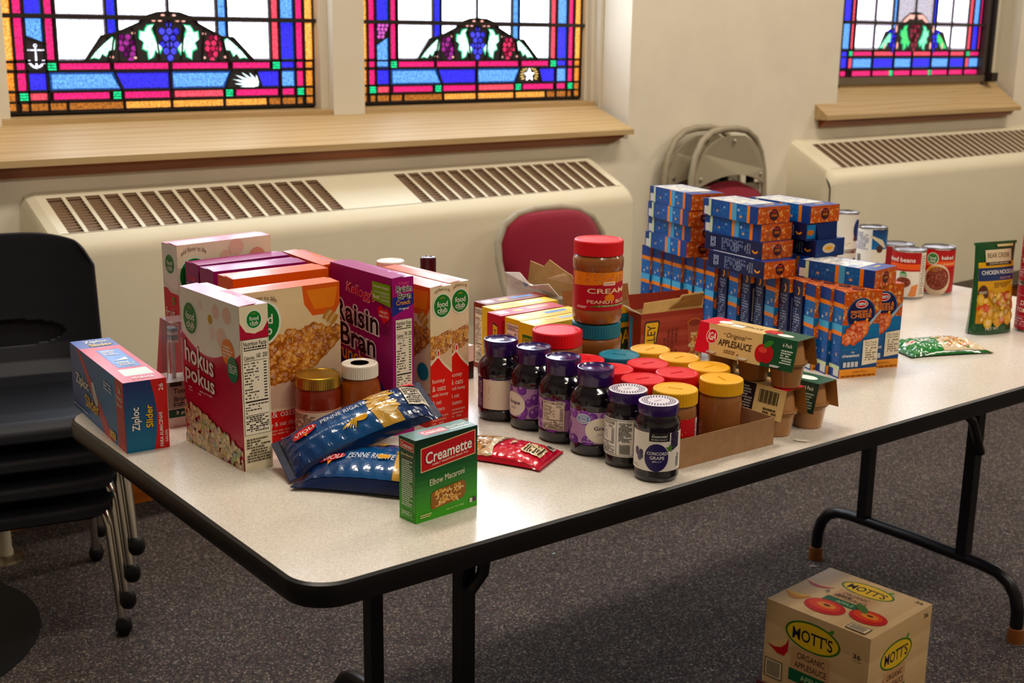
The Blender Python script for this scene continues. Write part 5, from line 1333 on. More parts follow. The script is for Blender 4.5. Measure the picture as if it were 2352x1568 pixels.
def ess_front(a):
    a.rect(0, 0, 1, 1, hx('#ece3d8')); a.up(); a.ell(.50, .36, .019, .0225, hx('#251a52'), 32); a.rect(.44, .78, .60, 1, hx('#1c1a20')); a.up()
    a.txt('Essential', .52, .92, .12, .07, WHT, shear=.3, bold=0); a.txt('EVERYDAY', .52, .83, .12, .035, WHT, bold=0)
    a.txt('CONCORD', .505, .47, .155, .08, WHT, bold=.01); a.txt('GRAPE', .505, .355, .11, .085, WHT, bold=.01); a.txt('JELLY', .505, .255, .075, .05, WHT, bold=0)
    for k, (x, y) in enumerate(((.33, .50), (.375, .46), (.345, .40), (.33, .45), (.375, .36), (.36, .31))): a.ell(x, y, .0042, .0048, hx(('#54506a', '#45415c', '#625d78')[k % 3]), 12); a.lift += .00002
    for k in range(14): a.ell(.64+.02*((k*7) % 3)-.01, .62+.028*k, .0042, .0046, hx(('#2a2038', '#3a2e4c')[k % 2]), 10); a.lift += .00002
    a.star(.60, .60, .007, .003, 5, hx('#4f7a35')); a.txt('NET WT 18 OZ', .30, .12, .09, .03, INK, bold=0); a.txt('1 LB 2 OZ (510g)', .30, .075, .11, .03, INK, bold=0); a.small(.665, .1, .70, .45, 3, INK, 4, .8, True)
for xy, lb, art in (((.656, .1205), 'slim jelly jar with a white checked lid, its Nutrition Facts label showing', ess_facts), ((.648, .0435), 'slim jelly jar reading CONCORD GRAPE on a white label, white checked lid', ess_front)):
    va = view_dir(xy)
    jar('jelly_jar', lb, xy, [('body', 'dark_jelly', lathe_part(ess_body, BLKJ, 48)), ('label', 'label_paper', label_art(.0356, .020, .062, va, 330, art)), ('lid', 'gloss_plastic', ess_lid), ('lid_print', 'gloss_plastic', ess_lid_print)], 'jar')

# ================================================================== peanut butter
PB = hx('#8e5c38'); LR = hx('#cf2433'); LT = hx('#0f7288'); LY = hx('#e6ad1c')
def pb_label(a):
    a.rect(0, 0, 1, 1, hx('#b81c2c')); a.up()
    a.scatter(lambda u, v: v > .55, 30, (.0006, .0012), [hx('#e8b860')], 4, .9, 5); a.poly([(.0, .42), (.3, .5), (.5, .52), (.5, .48), (.3, .46), (0, .38)], hx('#2f7a3a')); a.up()
    a.txt('Peanut', .30, .33, .3, .17, WHT, bold=.02); a.txt('Butter', .30, .12, .28, .15, WHT, bold=.02); a.rect(.62, .03, .80, .97, hx('#efe6d6')); a.up(); a.small(.63, .06, .79, .94, 16, INK, 5)
pb_proto = {}
def pb_jar(xy, lid, lb, grp, z=TZ+.004, face=0.):
    va = view_dir(xy)
    body = [(.028, 0), (.0335, .002), (.0355, .007), (.0357, .080), (.0345, .087), (.0325, .0915), (.032, .096)]
    if lid not in pb_proto:
        o = jar('peanut_butter_jar', lb, xy, [('body', 'spread', lathe_part(body, PB, 40)), ('label', 'label_paper', label_art(.0360, .010, .062, 0, 200, pb_label)), ('lid', 'soft_plastic', ribbed_lid(.0362, .093, .116, {'r': LR, 't': LT, 'y': LY}[lid], 46)),
            ('lid_print', 'soft_plastic', lambda mb: Art(mb, .05, .05, flat((-.025, -.025, .1149), (1, 0, 0), (0, 1, 0))).raised('PEANUT BUTTER', .5, .5, .5, .045, {'r': LR, 't': LT, 'y': LY}[lid], 30))], 'jar', grp, z)
        pb_proto[lid] = o
    else:
        o = copy_tree(pb_proto[lid]); o['label'] = lb
        if grp: o['group'] = grp
        o.location = (xy[0], xy[1], z)
    o.rotation_euler = (0, 0, va+face)
    return o
G_ = 'peanut butter jars in the cardboard tray'
sp = .0735
def gp(i, j): return (.7345+.0745*i, .315-.0725*j)
pb_jar((.7365, .318), 'r', 'red-lidded peanut butter jar in the tray, beside the small teal-lidded jar', G_, face=1.2)
pb_jar((.8105, .306), 't', 'small peanut butter jar with a teal lid, the only teal lid in the tray', G_, face=.8)
pb_jar((.884, .302), 'y', 'yellow-lidded peanut butter jar at the tray corner, touching the teal-lidded jar', G_, face=2.)
pb_jar((.7340, .2415), 'r', 'red-lidded peanut butter jar in the tray between red lids and the Great Value jelly jar', G_, face=2.)
pb_jar((.8087, .2315), 'r', 'red-lidded peanut butter jar in the tray, between the teal lid and another red lid', G_, face=1.7)
pb_jar((.8835, .2275), 'y', 'yellow-lidded peanut butter jar in the middle of a row of three yellow lids', G_, face=2.)
pb_jar((.7315, .1645), 'r', 'red-lidded peanut butter jar in the tray behind the jar with the Nutrition Facts label', G_, face=1.7)
pb_jar((.8055, .1575), 'r', 'red-lidded peanut butter jar in the tray with yellow lids on two sides', G_, face=1.7)
pb_jar((.8795, .1525), 'y', 'yellow-lidded peanut butter jar in the tray nearest the applesauce packs', G_, face=2.)
pb_jar((.7325, .0895), 'y', 'yellow-lidded peanut butter jar with a red label, half hidden by the CONCORD GRAPE jar', G_, face=.75)
pb_jar((.8395, .0870), 'y', 'yellow-lidded peanut butter jar showing plain brown spread above the tray wall', G_, face=3.14)
# the tray
def tray():
    e = empty('cardboard_tray', (.6945, .0445, TZ), R(-2.0), 'low brown cardboard tray holding the small peanut butter jars', 'tray')
    K = hx('#a17a55'); W_, D_, H_, t = .2275, .3050, .049, .0022
    mb = MB(); mb.box((0, 0, .0002), (W_, D_, .0030), K); mb.build('bottom', 'kraft_board', e)
    for nm, a, b in (('front_wall', (0, 0, .003), (W_, t, H_)), ('rear_wall', (0, D_-t, .003), (W_, D_, H_)), ('right_wall', (W_-t, t, .003), (W_, D_-t, H_)), ('left_wall', (0, t, .003), (t, D_-t, H_*.55))):
        mb = MB(); mb.box(a, b, K); mb.build(nm, 'kraft_board', e)
tray()
# large jars
def big_pb(xy, lidc, lb, z=TZ, art=None):
    va = view_dir(xy)
    body = [(.036, 0), (.043, .003), (.0460, .010), (.0465, .024), (.0452, .028), (.0452, .100), (.0468, .104), (.0472, .118), (.0455, .124), (.043, .127), (.042, .131)]
    parts = [('body', 'spread', lathe_part(body, PB, 48)), ('lid', 'soft_plastic', ribbed_lid(.0452, .1285, .155, lidc, 56))]
    if art: parts.append(('label', 'label_paper', label_art(.0456, .0285, .071, va, 300, art)))
    return jar('peanut_butter_jar', lb, xy, parts, 'jar', None, z)
def creamy_label(a):
    RD = hx('#a81530'); a.rect(0, 0, 1, 1, RD); a.up()
    f = lambda t: .64+.06*(t-.3)*2
    a.poly([(.275, 1), (1, 1), (1, .76), (.7, .73), (.5, .68), (.275, .63)], hx('#e08e2c')); a.up(); a.scatter(lambda u, v: v > .74 and u > .29, 60, (.002, .004), [hx('#d97d22'), hx('#e89c3e'), hx('#cf7020')], 5, .8, 8, (.28, .7, .98, 1), .1)
    a.rect(.545, .665, .645, .76, hx('#efe2cd')); a.up(); a.txt('meijer', .595, .712, .085, .05, hx('#b81c2c'))
    a.txt('CREAMY', .62, .52, .40, .13, hx('#f0dcb4'), bold=.03); a.txt('PEANUT BUTTER', .64, .235, .44, .09, hx('#f0dcb4'), bold=.015)
    for x, y in ((.60, .38), (.578, .34), (.618, .335)): a.ell(x, y, .005, .006, hx('#e08e2c'), 12)
    a.poly([(.47, .10), (.82, .12), (.80, .165), (.49, .145), (.44, .09), (.455, .12)], hx('#4f8a38')); a.up(); a.txt('7 GRAMS PROTEIN', .64, .132, .26, .032, WHT, bold=0); a.small(.33, .05, .42, .12, 2, WHT, 3)
big_pb((.7475, .4040), LR, 'large red-lidded peanut butter jar standing on the table behind the jelly jars')
big_pb((.8545, .4170), LT, 'large teal-lidded peanut butter jar with another large jar stacked on it')
big_pb((.8515, .4130), LR, 'large jar reading CREAMY PEANUT BUTTER, stacked on a teal-lidded jar', TZ+.1552, creamy_label)

# ================================================================== granola bar cartons
YL = hx('#e3c51e'); BRN = hx('#7c2f1c'); GRD = hx('#b5233a')
def gr_nut(c): return lambda a: (a.rect(0, 0, 1, 1, c), a.up(), a.facts(.10, .08, .90, .93, '190', seed=4))
def gr_top(c, c2, strip): return lambda a: (a.rect(0, 0, 1, 1, c), a.up(), a.rect(.06, .3, .2, .8, c2), a.rect(.52, .45, .86, .75, strip), a.rect(.3, .4, .44, .7, hx('#c9a24a')), a.up(), a.poly([(0, .22), (.4, .22), (.46, .36), (.6, .36), (.66, .22), (1, .22), (1, .25), (.67, .25), (.61, .39), (.45, .39), (.39, .25), (0, .25)], mixc(c, (0, 0, 0, 1), .35)))
carton('granola_bar_box', 'brown granola bar carton with its Nutrition Facts end showing, rearmost of the row', (.816, .7060), 1., .165, .042, .138, BRN, dict(left=gr_nut(BRN), top=gr_top(BRN, hx('#e2d6c6'), hx('#4f86c0'))), dict(top=BRN))
carton('granola_bar_box', 'yellow granola bar carton between the brown carton and the red carton', (.800, .6580), 0., .165, .042, .138, YL, dict(top=gr_top(YL, hx('#d9d28a'), hx('#a9b8c8')), right=lambda a: (a.rect(0, 0, 1, 1, hx('#1c3a26')), a.up(), a.rect(.1, .5, .9, .9, YL))), dict(top=YL, right=hx('#1c3a26')))
def gr_red_end(a):
    a.rect(0, 0, 1, 1, GRD); a.up(); a.poly([(.38, .2), (.72, .16), (.78, .85), (.40, .88)], hx('#2a1a12')); a.up(); a.poly([(.41, .22), (.70, .185), (.75, .83), (.43, .855)], hx('#e2c24a')); a.up(); a.txt('NATURE', .58, .53, .5, .16, hx('#2a1a12'), rot=-90, bold=.01); a.small(.2, .35, .3, .65, 2, hx('#e8c8a0'), 3, .7, True)
carton('granola_bar_box', 'red granola bar carton between two yellow granola cartons', (.776, .6070), 0., .165, .044, .138, GRD, dict(left=gr_red_end, top=gr_top(GRD, hx('#e2d6c6'), hx('#c98a4a'))), dict(top=GRD))
carton('granola_bar_box', 'yellow granola bar carton with its Nutrition Facts end showing, beside the red carton', (.780, .5520), 1., .165, .046, .138, YL, dict(left=gr_nut(YL), top=gr_top(YL, hx('#cfd2c0'), hx('#4f86c0'))), dict(top=YL))
def gr_y_end(a): a.rect(0, 0, 1, 1, YL); a.up(); a.rect(.2, .68, .85, .84, hx('#3a6a2a')); a.up(); a.txt('NATURE', .52, .76, .55, .08, YL); a.txt('CRUNCHY', .52, .62, .5, .06, hx('#3a6a2a')); a.rect(.15, .2, .9, .5, hx('#e8923a')); a.up(); a.scatter(lambda u, v: True, 20, (.002, .004), FLAKES, 3, .6, 6, (.2, .22, .85, .48))
carton('granola_bar_box', 'yellow granola bar carton with a green and orange end, nearest the large red-lidded jar', (.776, .5030), 1., .165, .045, .138, YL, dict(left=gr_y_end, top=gr_top(YL, hx('#cfd2c0'), hx('#9fb6c8'))), dict(top=YL))

# ================================================================== torn and opened cartons
def flap_mesh(o, name, pts, out, inn, t=.0012):
    mb = MB(); P = [Vector(p) for p in pts]; n = (P[1]-P[0]).cross(P[-1]-P[0]).normalized()*t
    Q = [p+n for p in P]; k = len(P)
    mb.add(Q, [tuple(range(k))], out); mb.add(P, [tuple(reversed(range(k)))], inn); mb.add(P+Q, [(i, (i+1) % k, k+(i+1) % k, k+i) for i in range(k)], inn)
    return mb.build(name, 'kraft_board', o)
KI = hx('#c29a64')
def gvw_left(a):
    a.rect(0, 0, 1, 1, hx('#e9e6e2')); a.up(); a.ell(.20, .55, .014, .012, hx('#2a66b0')); a.up(); a.txt('Great', .20, .58, .13, .07, WHT, bold=0); a.txt('Value', .2, .5, .13, .07, WHT, bold=0); a.poly([(.55, .95), (1, .62), (1, .2), (.6, .55)], hx('#c98a3a')); a.up(); a.scatter(lambda u, v: u > .62 and v < 1-.7*(u-.5), 30, (.004, .008), FLAKES, 4, .6, 7, (.55, .25, 1, .9)); a.small(.05, .25, .4, .4, 2, hx('#c98a80'), 3)
o = carton('snack_bar_box', 'torn open white cereal bar carton with a blue oval logo, behind the granola cartons', (1.000, .695), 3., .062, .165, .135, hx('#e9e6e2'), dict(left=gvw_left), open_top=True, material='card')
flap_mesh(o, 'torn_flap', [(0, .165, .135), (0, .0, .135), (-.012, .02, .160), (-.018, .07, .150), (-.014, .11, .172), (-.016, .155, .166)][::-1], hx('#d9d6d2'), hx('#e9e6e2'))
flap_mesh(o, 'torn_flap', [(.062, 0, .135), (.062, .165, .135), (.055, .15, .185), (.058, .11, .178), (.056, .09, .196), (.058, .05, .180), (.056, .02, .172)][::-1], KI, hx('#d9b48a'))
mb = MB(); a = Art(mb, .05, .02, lambda x, y, l: Vector((-.0155+.0-l*3, .10-x, .138+y))); a.ell(.25, .62, .0068, .006, hx('#2a66b0')); a.up(); a.txt('Great', .25, .72, .2, .2, WHT, bold=0); a.txt('Value', .25, .5, .2, .2, WHT, bold=0); a.txt('Fruit & Grain', .72, .5, .45, .25, hx('#c9473a'), bold=0)
mb.build('flap_print', 'card', o)
def oat_front2(a):
    a.rect(0, 0, 1, 1, hx('#1d3a26')); a.up(); a.rect(0, .86, 1, 1, hx('#d9a83a')); a.rect(0, .70, 1, .85, hx('#13708a')); a.rect(0, .60, 1, .69, hx('#d9a83a')); a.up(); a.txt('OATS', .75, .43, .42, .26, hx('#d9a83a'), bold=.01); a.txt('N HONEY', .7, .12, .5, .16, hx('#d9a83a'), bold=.02)
o = carton('snack_bar_box', 'opened dark green carton with gold OATS lettering, behind the teal-lidded jar', (.985, .616), -4., .178, .048, .118, hx('#1d3a26'), dict(front=oat_front2), open_top=True, material='card')
flap_mesh(o, 'rear_flap', [(.002, .048, .118), (.176, .048, .118), (.180, .060, .150), (.12, .060, .152), (.0, .060, .150)], hx('#8a5a3a'), KI)
flap_mesh(o, 'side_flap', [(.178, .002, .118), (.178, .046, .118), (.205, .046, .126), (.205, .002, .124)], hx('#8a5a3a'), KI)
VB = hx('#8a3524')
def val_front(a):
    for k in range(10): a.rect(0, k/10, 1, (k+1)/10, mixc(hx('#8a3020'), hx('#9a4030'), (k % 3)/2))
    a.up(); a.poly([(.045, .06), (.21, .06), (.30, .80), (.28, .85), (.075, .85), (.055, .80)], hx('#2e1c14')); a.up(); a.poly([(.06, .08), (.195, .08), (.275, .775), (.262, .815), (.088, .815), (.072, .775)], hx('#dcae4e')); a.up(); a.txt('VALLEY', .165, .44, .66, .13, hx('#2e1c14'), rot=90, bold=.01)
    a.small(.35, .05, .60, .66, 4, hx('#6a2418'), 4, .8, True)
    a.ell(.86, .72, .019, .010, hx('#b8683a'), 20); a.poly([(.74, .70), (.98, .70), (.97, .1), (.80, .1)], hx('#9c4c34')); a.up(); a.ell(.86, .72, .016, .0075, hx('#7a3020'), 20); a.scatter(lambda u, v: u > .78, 46, (.003, .006), [hx('#c99a5a'), hx('#b5803f'), hx('#d8b072')], 6, .4, 7, (.79, .02, .97, .52))
o = carton('snack_bar_box', 'opened brick red carton with VALLEY on a yellow tab, behind the yellow lids', (1.098, .545), -9., .162, .045, .111, VB, dict(front=val_front, left=lambda a: (a.rect(0, 0, 1, 1, hx('#7a2c20')), a.up(), a.rect(.1, .05, .35, .9, hx('#3a7aa8')))), open_top=True, material='card')
flap_mesh(o, 'front_flap', [(.003, .0, .111), (.159, .0, .111), (.158, -.004, .146), (.10, -.004, .144), (.096, -.0035, .138), (.004, -.003, .135)][::-1], hx('#a9774a'), hx('#d0a868'))
flap_mesh(o, 'torn_layer', [(.066, -.0048, .117), (.152, -.005, .117), (.156, -.0062, .143), (.101, -.006, .141), (.094, -.0055, .131), (.08, -.005, .124)][::-1], hx('#7e5734'), hx('#8a623c'), .0004)
flap_mesh(o, 'side_flap', [(0, .043, .111), (0, .002, .111), (-.022, .010, .124), (-.022, .036, .126)][::-1], hx('#e6dccb'), hx('#e6dccb'))
flap_mesh(o, 'rear_flap', [(.002, .045, .111), (.16, .045, .111), (.16, .056, .140), (.002, .056, .142)], hx('#7a2c20'), KI)

# ================================================================== applesauce cup packs
CUPC = hx('#a97c54')
def cup_mesh(mb, x, y, z, s=1, col=CUPC):
    """s=1 upright (narrow base at z), s=-1 inverted (rim at z)"""
    p = [(.0225, 0), (.0245, .0015), (.0300, .036), (.0305, .038), (.0305, .041), (.0345, .0415), (.0345, .0428), (.030, .0430)]
    if s > 0: mb.lathe(p, col, 24, (x, y, z))
    else: mb.lathe([(r, .0430-h) for r, h in reversed(p)], col, 24, (x, y, z))
def pack(label, loc, ang, style):
    e = empty('applesauce_pack', loc, R(ang), label, 'applesauce', 'six packs of applesauce cups')
    L = .206; px = [.036, .103, .170]; zc = .043
    for k, x in enumerate(px):
        mb = MB(); cup_mesh(mb, x, 0, 0, 1); c = mb.build('cup', 'spread', e)
        mb = MB(); mb.lathe([(.0347, .0431), (.0347, .0436), (.001, .0437)], hx('#c9c6c2'), 24, (x, 0, 0)); mb.add([(x-.012, -.034, .0432), (x+.012, -.034, .0432), (x+.008, -.043, .0400), (x-.008, -.043, .0400)], [(0, 1, 2, 3)], hx('#d6d2cc')); mb.build('foil_lid', 'foil', c)
        mb = MB(); cup_mesh(mb, x, 0, .044, -1); mb.build('cup', 'spread', e)
    # paper sleeve: trapezoid wrap over the upper cups, open at both ends
    mb = MB(); t = .0008
    S = [(-.0385, .036), (-.0255, .0885), (.0255, .0885), (.0385, .036)]; kinds = ['front', 'top', 'back']
    cols = {'a': (hx('#d9b56e'), hx('#d9b56e'), hx('#d9b56e'))}
    K = hx('#a9784c')
    def quad(p, q, x0, x1, c):
        mb.add([(x0, p[0], p[1]), (x1, p[0], p[1]), (x1, q[0], q[1]), (x0, q[0], q[1])], [(0, 1, 2, 3)], c)
        n = Vector((0, q[0]-p[0], q[1]-p[1])); n = Vector((0, n.z, -n.y)).normalized()*-.0009; n = -n if n.dot(Vector((0, p[0]+q[0], p[1]+q[1]-.10))) > 0 else n
        mb.add([(x0, p[0]+n.y, p[1]+n.z), (x1, p[0]+n.y, p[1]+n.z), (x1, q[0]+n.y, q[1]+n.z), (x0, q[0]+n.y, q[1]+n.z)], [(3, 2, 1, 0)], K)
    for k in range(3): quad(S[k], S[k+1], 0, L, hx('#d9b878'))
    sl = mb.build('sleeve', 'card', e)
    mb = MB()
    def art(k, fn):
        p, q = Vector((0, *S[k])), Vector((0, *S[k+1])); ev = (q-p); h = ev.length; a = Art(mb, L, h, flat(p, (1, 0, 0), ev.normalized())); fn(a)
    RDD, GRN = hx('#c8283a'), hx('#1c4a30')
    def apple(a, u, v, r):
        a.ell(u-.35*r/a.w, v, r*.72, r*.9, hx('#b3202c'), 20); a.ell(u+.35*r/a.w, v, r*.72, r*.9, hx('#a81a2a'), 20); a.up(); a.ell(u-.2*r/a.w, v+.35*r/a.h, r*.5, r*.3, hx('#cf4a44'), 14); a.ell(u, v+.62*r/a.h, r*.22, r*.12, hx('#7a5a2a'), 10); a.up()
    if style == 'front':
        def f(a):
            a.poly([(0, 0), (.155, 0), (.10, 1), (0, 1)], RDD); a.poly([(.68, 0), (1, 0), (1, 1), (.66, 1)], GRN); a.up(); a.ell(.155, .60, .0125, .0135, WHT); a.ell(.155, .60, .0115, .0125, RDD); a.up(); a.txt('IGA', .155, .60, .085, .26, WHT, bold=.03, shear=.2)
            a.txt('Original', .40, .72, .20, .2, hx('#4a3a26'), shear=.3, bold=0); a.txt('APPLESAUCE', .40, .47, .34, .22, hx('#3a2418'), bold=.02); a.small(.30, .14, .46, .27, 2, hx('#7a5a36'), 4); a.rect(.27, .76, .29+.0, .78, hx('#4a3a26')); a.rect(.51, .76, .56, .78, hx('#4a3a26'))
            apple(a, .70, .40, .0175); a.ell(.73, .74, .010, .005, hx('#3f7a3a'), 12, .5); a.txt('6 Pack', .91, .80, .09, .12, WHT, bold=0); a.small(.86, .2, .97, .66, 6, hx('#cfe0cf'), 3)
        def tp(a):
            a.rect(0, 0, .17, 1, RDD); a.rect(.66, 0, 1, 1, GRN); a.up(); a.ell(.19, .5, .014, .010, WHT); a.txt('APPLESAUCE', .42, .5, .3, .2, hx('#3a2418'), rot=0, bold=0); a.rect(.28, .2, .4, .5, WHT); apple(a, .68, .5, .015); a.ell(.82, .35, .016, .008, WHT)
        art(0, f); art(1, tp)
    elif style == 'back':
        def f(a):
            a.rect(0, 0, .69, 1, hx('#1f1a1c')); a.up(); a.small(.06, .2, .24, .8, 5, WHT, 3); a.ell(.36, .80, .008, .0085, RDD); a.up(); a.txt('IGA', .36, .80, .05, .14, WHT, bold=.03, shear=.2); a.txt('QUALITY', .36, .56, .15, .13, CR); a.txt('GUARANTEED', .36, .42, .2, .12, CR); a.small(.27, .22, .46, .34, 2, hx('#8a8078'), 5); a.small(.50, .1, .67, .9, 9, hx('#a9a098'), 6)
            for k in range(14): a.rect(.735+.0145*k, .46, .735+.0145*k+(.009 if k % 3 else .005), .88, INK)
            a.small(.80, .12, .94, .34, 2, hx('#4a3a2a'), 8)
        art(0, f); art(1, lambda a: (a.rect(.84, 0, 1, 1, RDD), a.up(), a.txt('APPLESAUCE', .5, .5, .4, .2, hx('#b08a4a'), bold=0)))
    else:
        def f(a): a.rect(0, 0, 1, 1, hx('#1a2f22')); a.up(); a.txt('6 Pack', .91, .80, .09, .12, WHT, bold=0); a.small(.84, .12, .97, .66, 6, hx('#9fb09f'), 3)
        art(0, f); art(1, lambda a: (a.rect(.6, 0, 1, 1, GRN), a.up(), a.ell(.8, .45, .02, .012, WHT), apple(a, .66, .5, .012)))
    mb.build('sleeve_print', 'card', sl)
    return e
import_ang = -88.
pack('applesauce six-pack turned to its dark back panel and barcode, under another pack', (.9665, .245, TZ), -87., 'back')
pack('applesauce six-pack with a dark green end, standing outermost next to the macaroni boxes', (1.0475, .2405, TZ), -87., 'side')
pack('applesauce six-pack reading Original APPLESAUCE, lying on top of two other packs', (.960, .232, TZ+.0895), -84., 'front')

# ================================================================== macaroni and cheese cartons
KW, KD, KH = .089, .0362, .1795
CHEESE = [hx(c) for c in ('#c9682e', '#d98038', '#b5561f', '#e49a52')]
def cheese_bg(a, u0, v0, u1, v1, n, seed, size=(.0035, .0065)):
    a.rect(u0, v0, u1, v1, hx('#c05a1c')); a.up(); a.scatter(lambda u, v: True, n, size, CHEESE, seed, .35, 7, (u0, v0, u1, v1), .1)
def k_front(a):
    a.rect(0, 0, 1, 1, hx('#14386e')); a.rect(0, 0, 1, .66, (hx('#142f66'), hx('#1a72a8'))); a.up(); cheese_bg(a, 0, .62, 1, 1, 110, 3)
    a.rect(0, 0, 1, .105, hx('#e59a50')); a.up(); a.ell(.47, .735, .0335, .034, hx('#1d5c92'), 32); a.up(); a.ell(.47, .735, .0315, .032, hx('#101b4a'), 32); a.up()
    a.ell(.47, .855, .0145, .0085, WHT, 24); a.up(); a.ell(.47, .855, .0132, .0073, hx('#c02a34'), 24); a.up(); a.rect(.36, .84, .58, .87, WHT); a.up(); a.txt('Kraft', .47, .855, .2, .024, hx('#1a2a6e'), bold=.03)
    a.txt('macaroni &', .47, .775, .56, .045, hx('#e98a3a'), bold=.02); a.txt('CHEESE', .47, .722, .55, .05, hx('#e98a3a'), bold=.03)
    for k in range(9):
        t = R(205+130*k/8); t2 = R(205+130*(k+1)/8)
        a.poly([(.47+.0185*math.cos(t)/a.w, .70+.0185*math.sin(t)/a.h), (.47+.0185*math.cos(t2)/a.w, .70+.0185*math.sin(t2)/a.h), (.47+.0128*math.cos(t2)/a.w, .70+.0128*math.sin(t2)/a.h), (.47+.0128*math.cos(t)/a.w, .70+.0128*math.sin(t)/a.h)], hx('#eda04a'))
    a.up(); a.poly([(.62, .60), (.98, .78), (1, .76), (.66, .56)], hx('#9fb6c8')); a.up()
    a.scatter(lambda u, v: ((u-.36)/.33)**2+((v-.525-.2*(u-.36))/.095)**2 < 1, 60, (.006, .010), [hx('#d9661c'), hx('#e47a2c'), hx('#c9540f')], 8, .5, 9, (0, .38, .75, .68), .05)
    a.txt('unmistakably', .24, .335, .38, .02, hx('#2f8ec4'), bold=0); a.txt('the', .32, .305, .09, .022, WHT, bold=0); a.txt('cheesiest', .27, .265, .46, .036, WHT, bold=.01)
    a.poly([(.58, .14), (.985, .16), (.985, .45), (.58, .43)], hx('#e9dcc0')); a.up(); a.txt('The Taste', .78, .405, .32, .026, INK, bold=0); a.txt('You Love', .78, .375, .3, .026, INK, bold=0); a.small(.66, .19, .95, .35, 6, hx('#6a5a46'), 5)
    for k in range(4): a.rect(.08+.105*k, .13, .16+.105*k, .19, hx('#c9ced6'))
    a.txt('original flavor', .55, .068, .4, .025, hx('#5a2a14'), bold=0); a.small(.05, .012, .95, .035, 1, hx('#7a3a18'), 3)
def k_side(a):
    a.rect(0, 0, 1, 1, (hx('#14367a'), hx('#1c68b0'))); a.up(); a.rect(0, .86, 1, 1, hx('#123a80')); a.rect(0, .81, 1, .86, hx('#e08436')); a.rect(0, .54, 1, .62, hx('#5aa4d2')); a.rect(0, .495, 1, .54, hx('#e08436')); a.rect(0, .10, 1, .145, hx('#c4d8a8')); a.rect(.45, .02, .95, .1, hx('#cfcfca')); a.up()
    for (u, v, c) in ((.72, .70, '#e0a83a'), (.35, .66, '#bcd4e8'), (.35, .40, '#9fc4e2'), (.62, .27, '#d09a50')): a.ell(u, v, .0030, .0042, mixc(hx(c), hx('#1c68b0'), .25), 8)
    a.small(.15, .66, .85, .80, 4, hx('#3f84c4'), 4, .35); a.small(.15, .18, .85, .47, 7, hx('#2f6cb4'), 6, .35)
def k_navy(a):
    a.rect(0, 0, 1, 1, hx('#151c46')); a.up(); a.txt('unusual', .5, .80, .6, .03, hx('#9fb2dc'), bold=0); a.txt('Cooking', .5, .755, .6, .03, hx('#c3cfec'), bold=0); a.txt('Tips', .5, .715, .35, .03, hx('#c3cfec'), bold=0); a.small(.15, .30, .85, .68, 12, hx('#7f94c4'), 4, .6); a.txt('unmistakably', .5, .57, .66, .022, hx('#c3cfec'), bold=0); a.txt('cheesy', .5, .535, .45, .022, hx('#c3cfec'), bold=0); a.small(.2, .1, .8, .2, 3, hx('#aebde2'), 8)
    for k in range(6):
        t = R(60+50*k); 
def k_navy_smile(a):
    k_navy(a)
    for k in range(8):
        t = R(-60+120*k/8); t2 = R(-60+120*(k+1)/8); cu, cv = .42, .885
        a.poly([(cu+.011*math.cos(t)/a.w, cv+.011*math.sin(t)/a.h), (cu+.011*math.cos(t2)/a.w, cv+.011*math.sin(t2)/a.h), (cu+.0075*math.cos(t2)/a.w, cv+.0075*math.sin(t2)/a.h), (cu+.0075*math.cos(t)/a.w, cv+.0075*math.sin(t)/a.h)], hx('#eda04a'))
def k_top(a):
    cheese_bg(a, 0, 0, 1, 1, 70, 9, (.003, .005)); a.ell(.5, .5, .0125, .0125, hx('#1b1a3a'), 20); a.up(); a.ell(.5, .5, .0108, .0108, hx('#3a1a1c'), 20); a.up(); a.txt('Kraft', .5, .70, .14, .14, hx('#d84a3a')); a.txt('CHEESE', .5, .48, .18, .14, hx('#e98a3a'))
def k_back(a):
    a.rect(0, 0, 1, 1, hx('#123a80')); a.up(); a.rect(.06, .04, .94, .76, hx('#e6e0d2')); a.rect(.25, .84, .55, .87, hx('#e4c34a')); a.up(); a.small(.1, .08, .9, .72, 16, hx('#9fb2d4'), 5, .6); a.rect(.66, .62, .9, .72, hx('#8fa6d0'))
def k_backcream(a):
    a.rect(0, 0, 1, 1, hx('#151c46')); cheese_bg(a, 0, .86, 1, 1, 30, 5); a.rect(0, .84, 1, .87, hx('#e08436')); a.up(); a.facts(.08, .36, .92, .78, '250', seed=5); a.poly([(0, .06), (1, .22), (1, .16), (0, 0)], hx('#b9c2cc'))
def k_proto(kind):
    if kind == 'blue': art, sides = dict(front=k_front, left=k_side, top=k_top, back=k_back), dict(front=hx('#14386e'), left=hx('#123a80'), top=hx('#c05a1c'), right=hx('#151c46'), back=hx('#123a80'))
    else: art, sides = dict(front=k_backcream, left=k_navy_smile, top=k_top, back=k_back), dict(front=hx('#151c46'), left=hx('#151c46'), top=hx('#c05a1c'), right=hx('#123a80'), back=hx('#123a80'))
    return carton('macaroni_cheese_box', 'x', (0, 0), 0, KW, KD, KH, hx('#151c46'), art, sides)
KP = {}
def kraft(kind, loc, ang, lb, lying=False, grp='macaroni and cheese cartons'):
    if kind not in KP: o = KP[kind] = k_proto(kind)
    else: o = copy_tree(KP[kind])
    o.location = loc; o.rotation_euler = (R(90), 0, R(ang)) if lying else (0, 0, R(ang))
    o['label'] = lb; o['group'] = grp
    return o
ordn = ['', 'second', 'third', 'fourth', 'fifth', 'sixth', 'seventh', 'eighth', 'ninth', 'tenth', 'eleventh', 'twelfth', 'thirteenth', 'fourteenth', 'fifteenth', 'sixteenth', 'seventeenth']
rowy = [.268, .306, .345, .384, .423, .462, .501, .540, .579, .618, .657, .696, .735, .774, .813, .852, .891]
kinds = 'BBBNNBNNBNBBBBBBB'
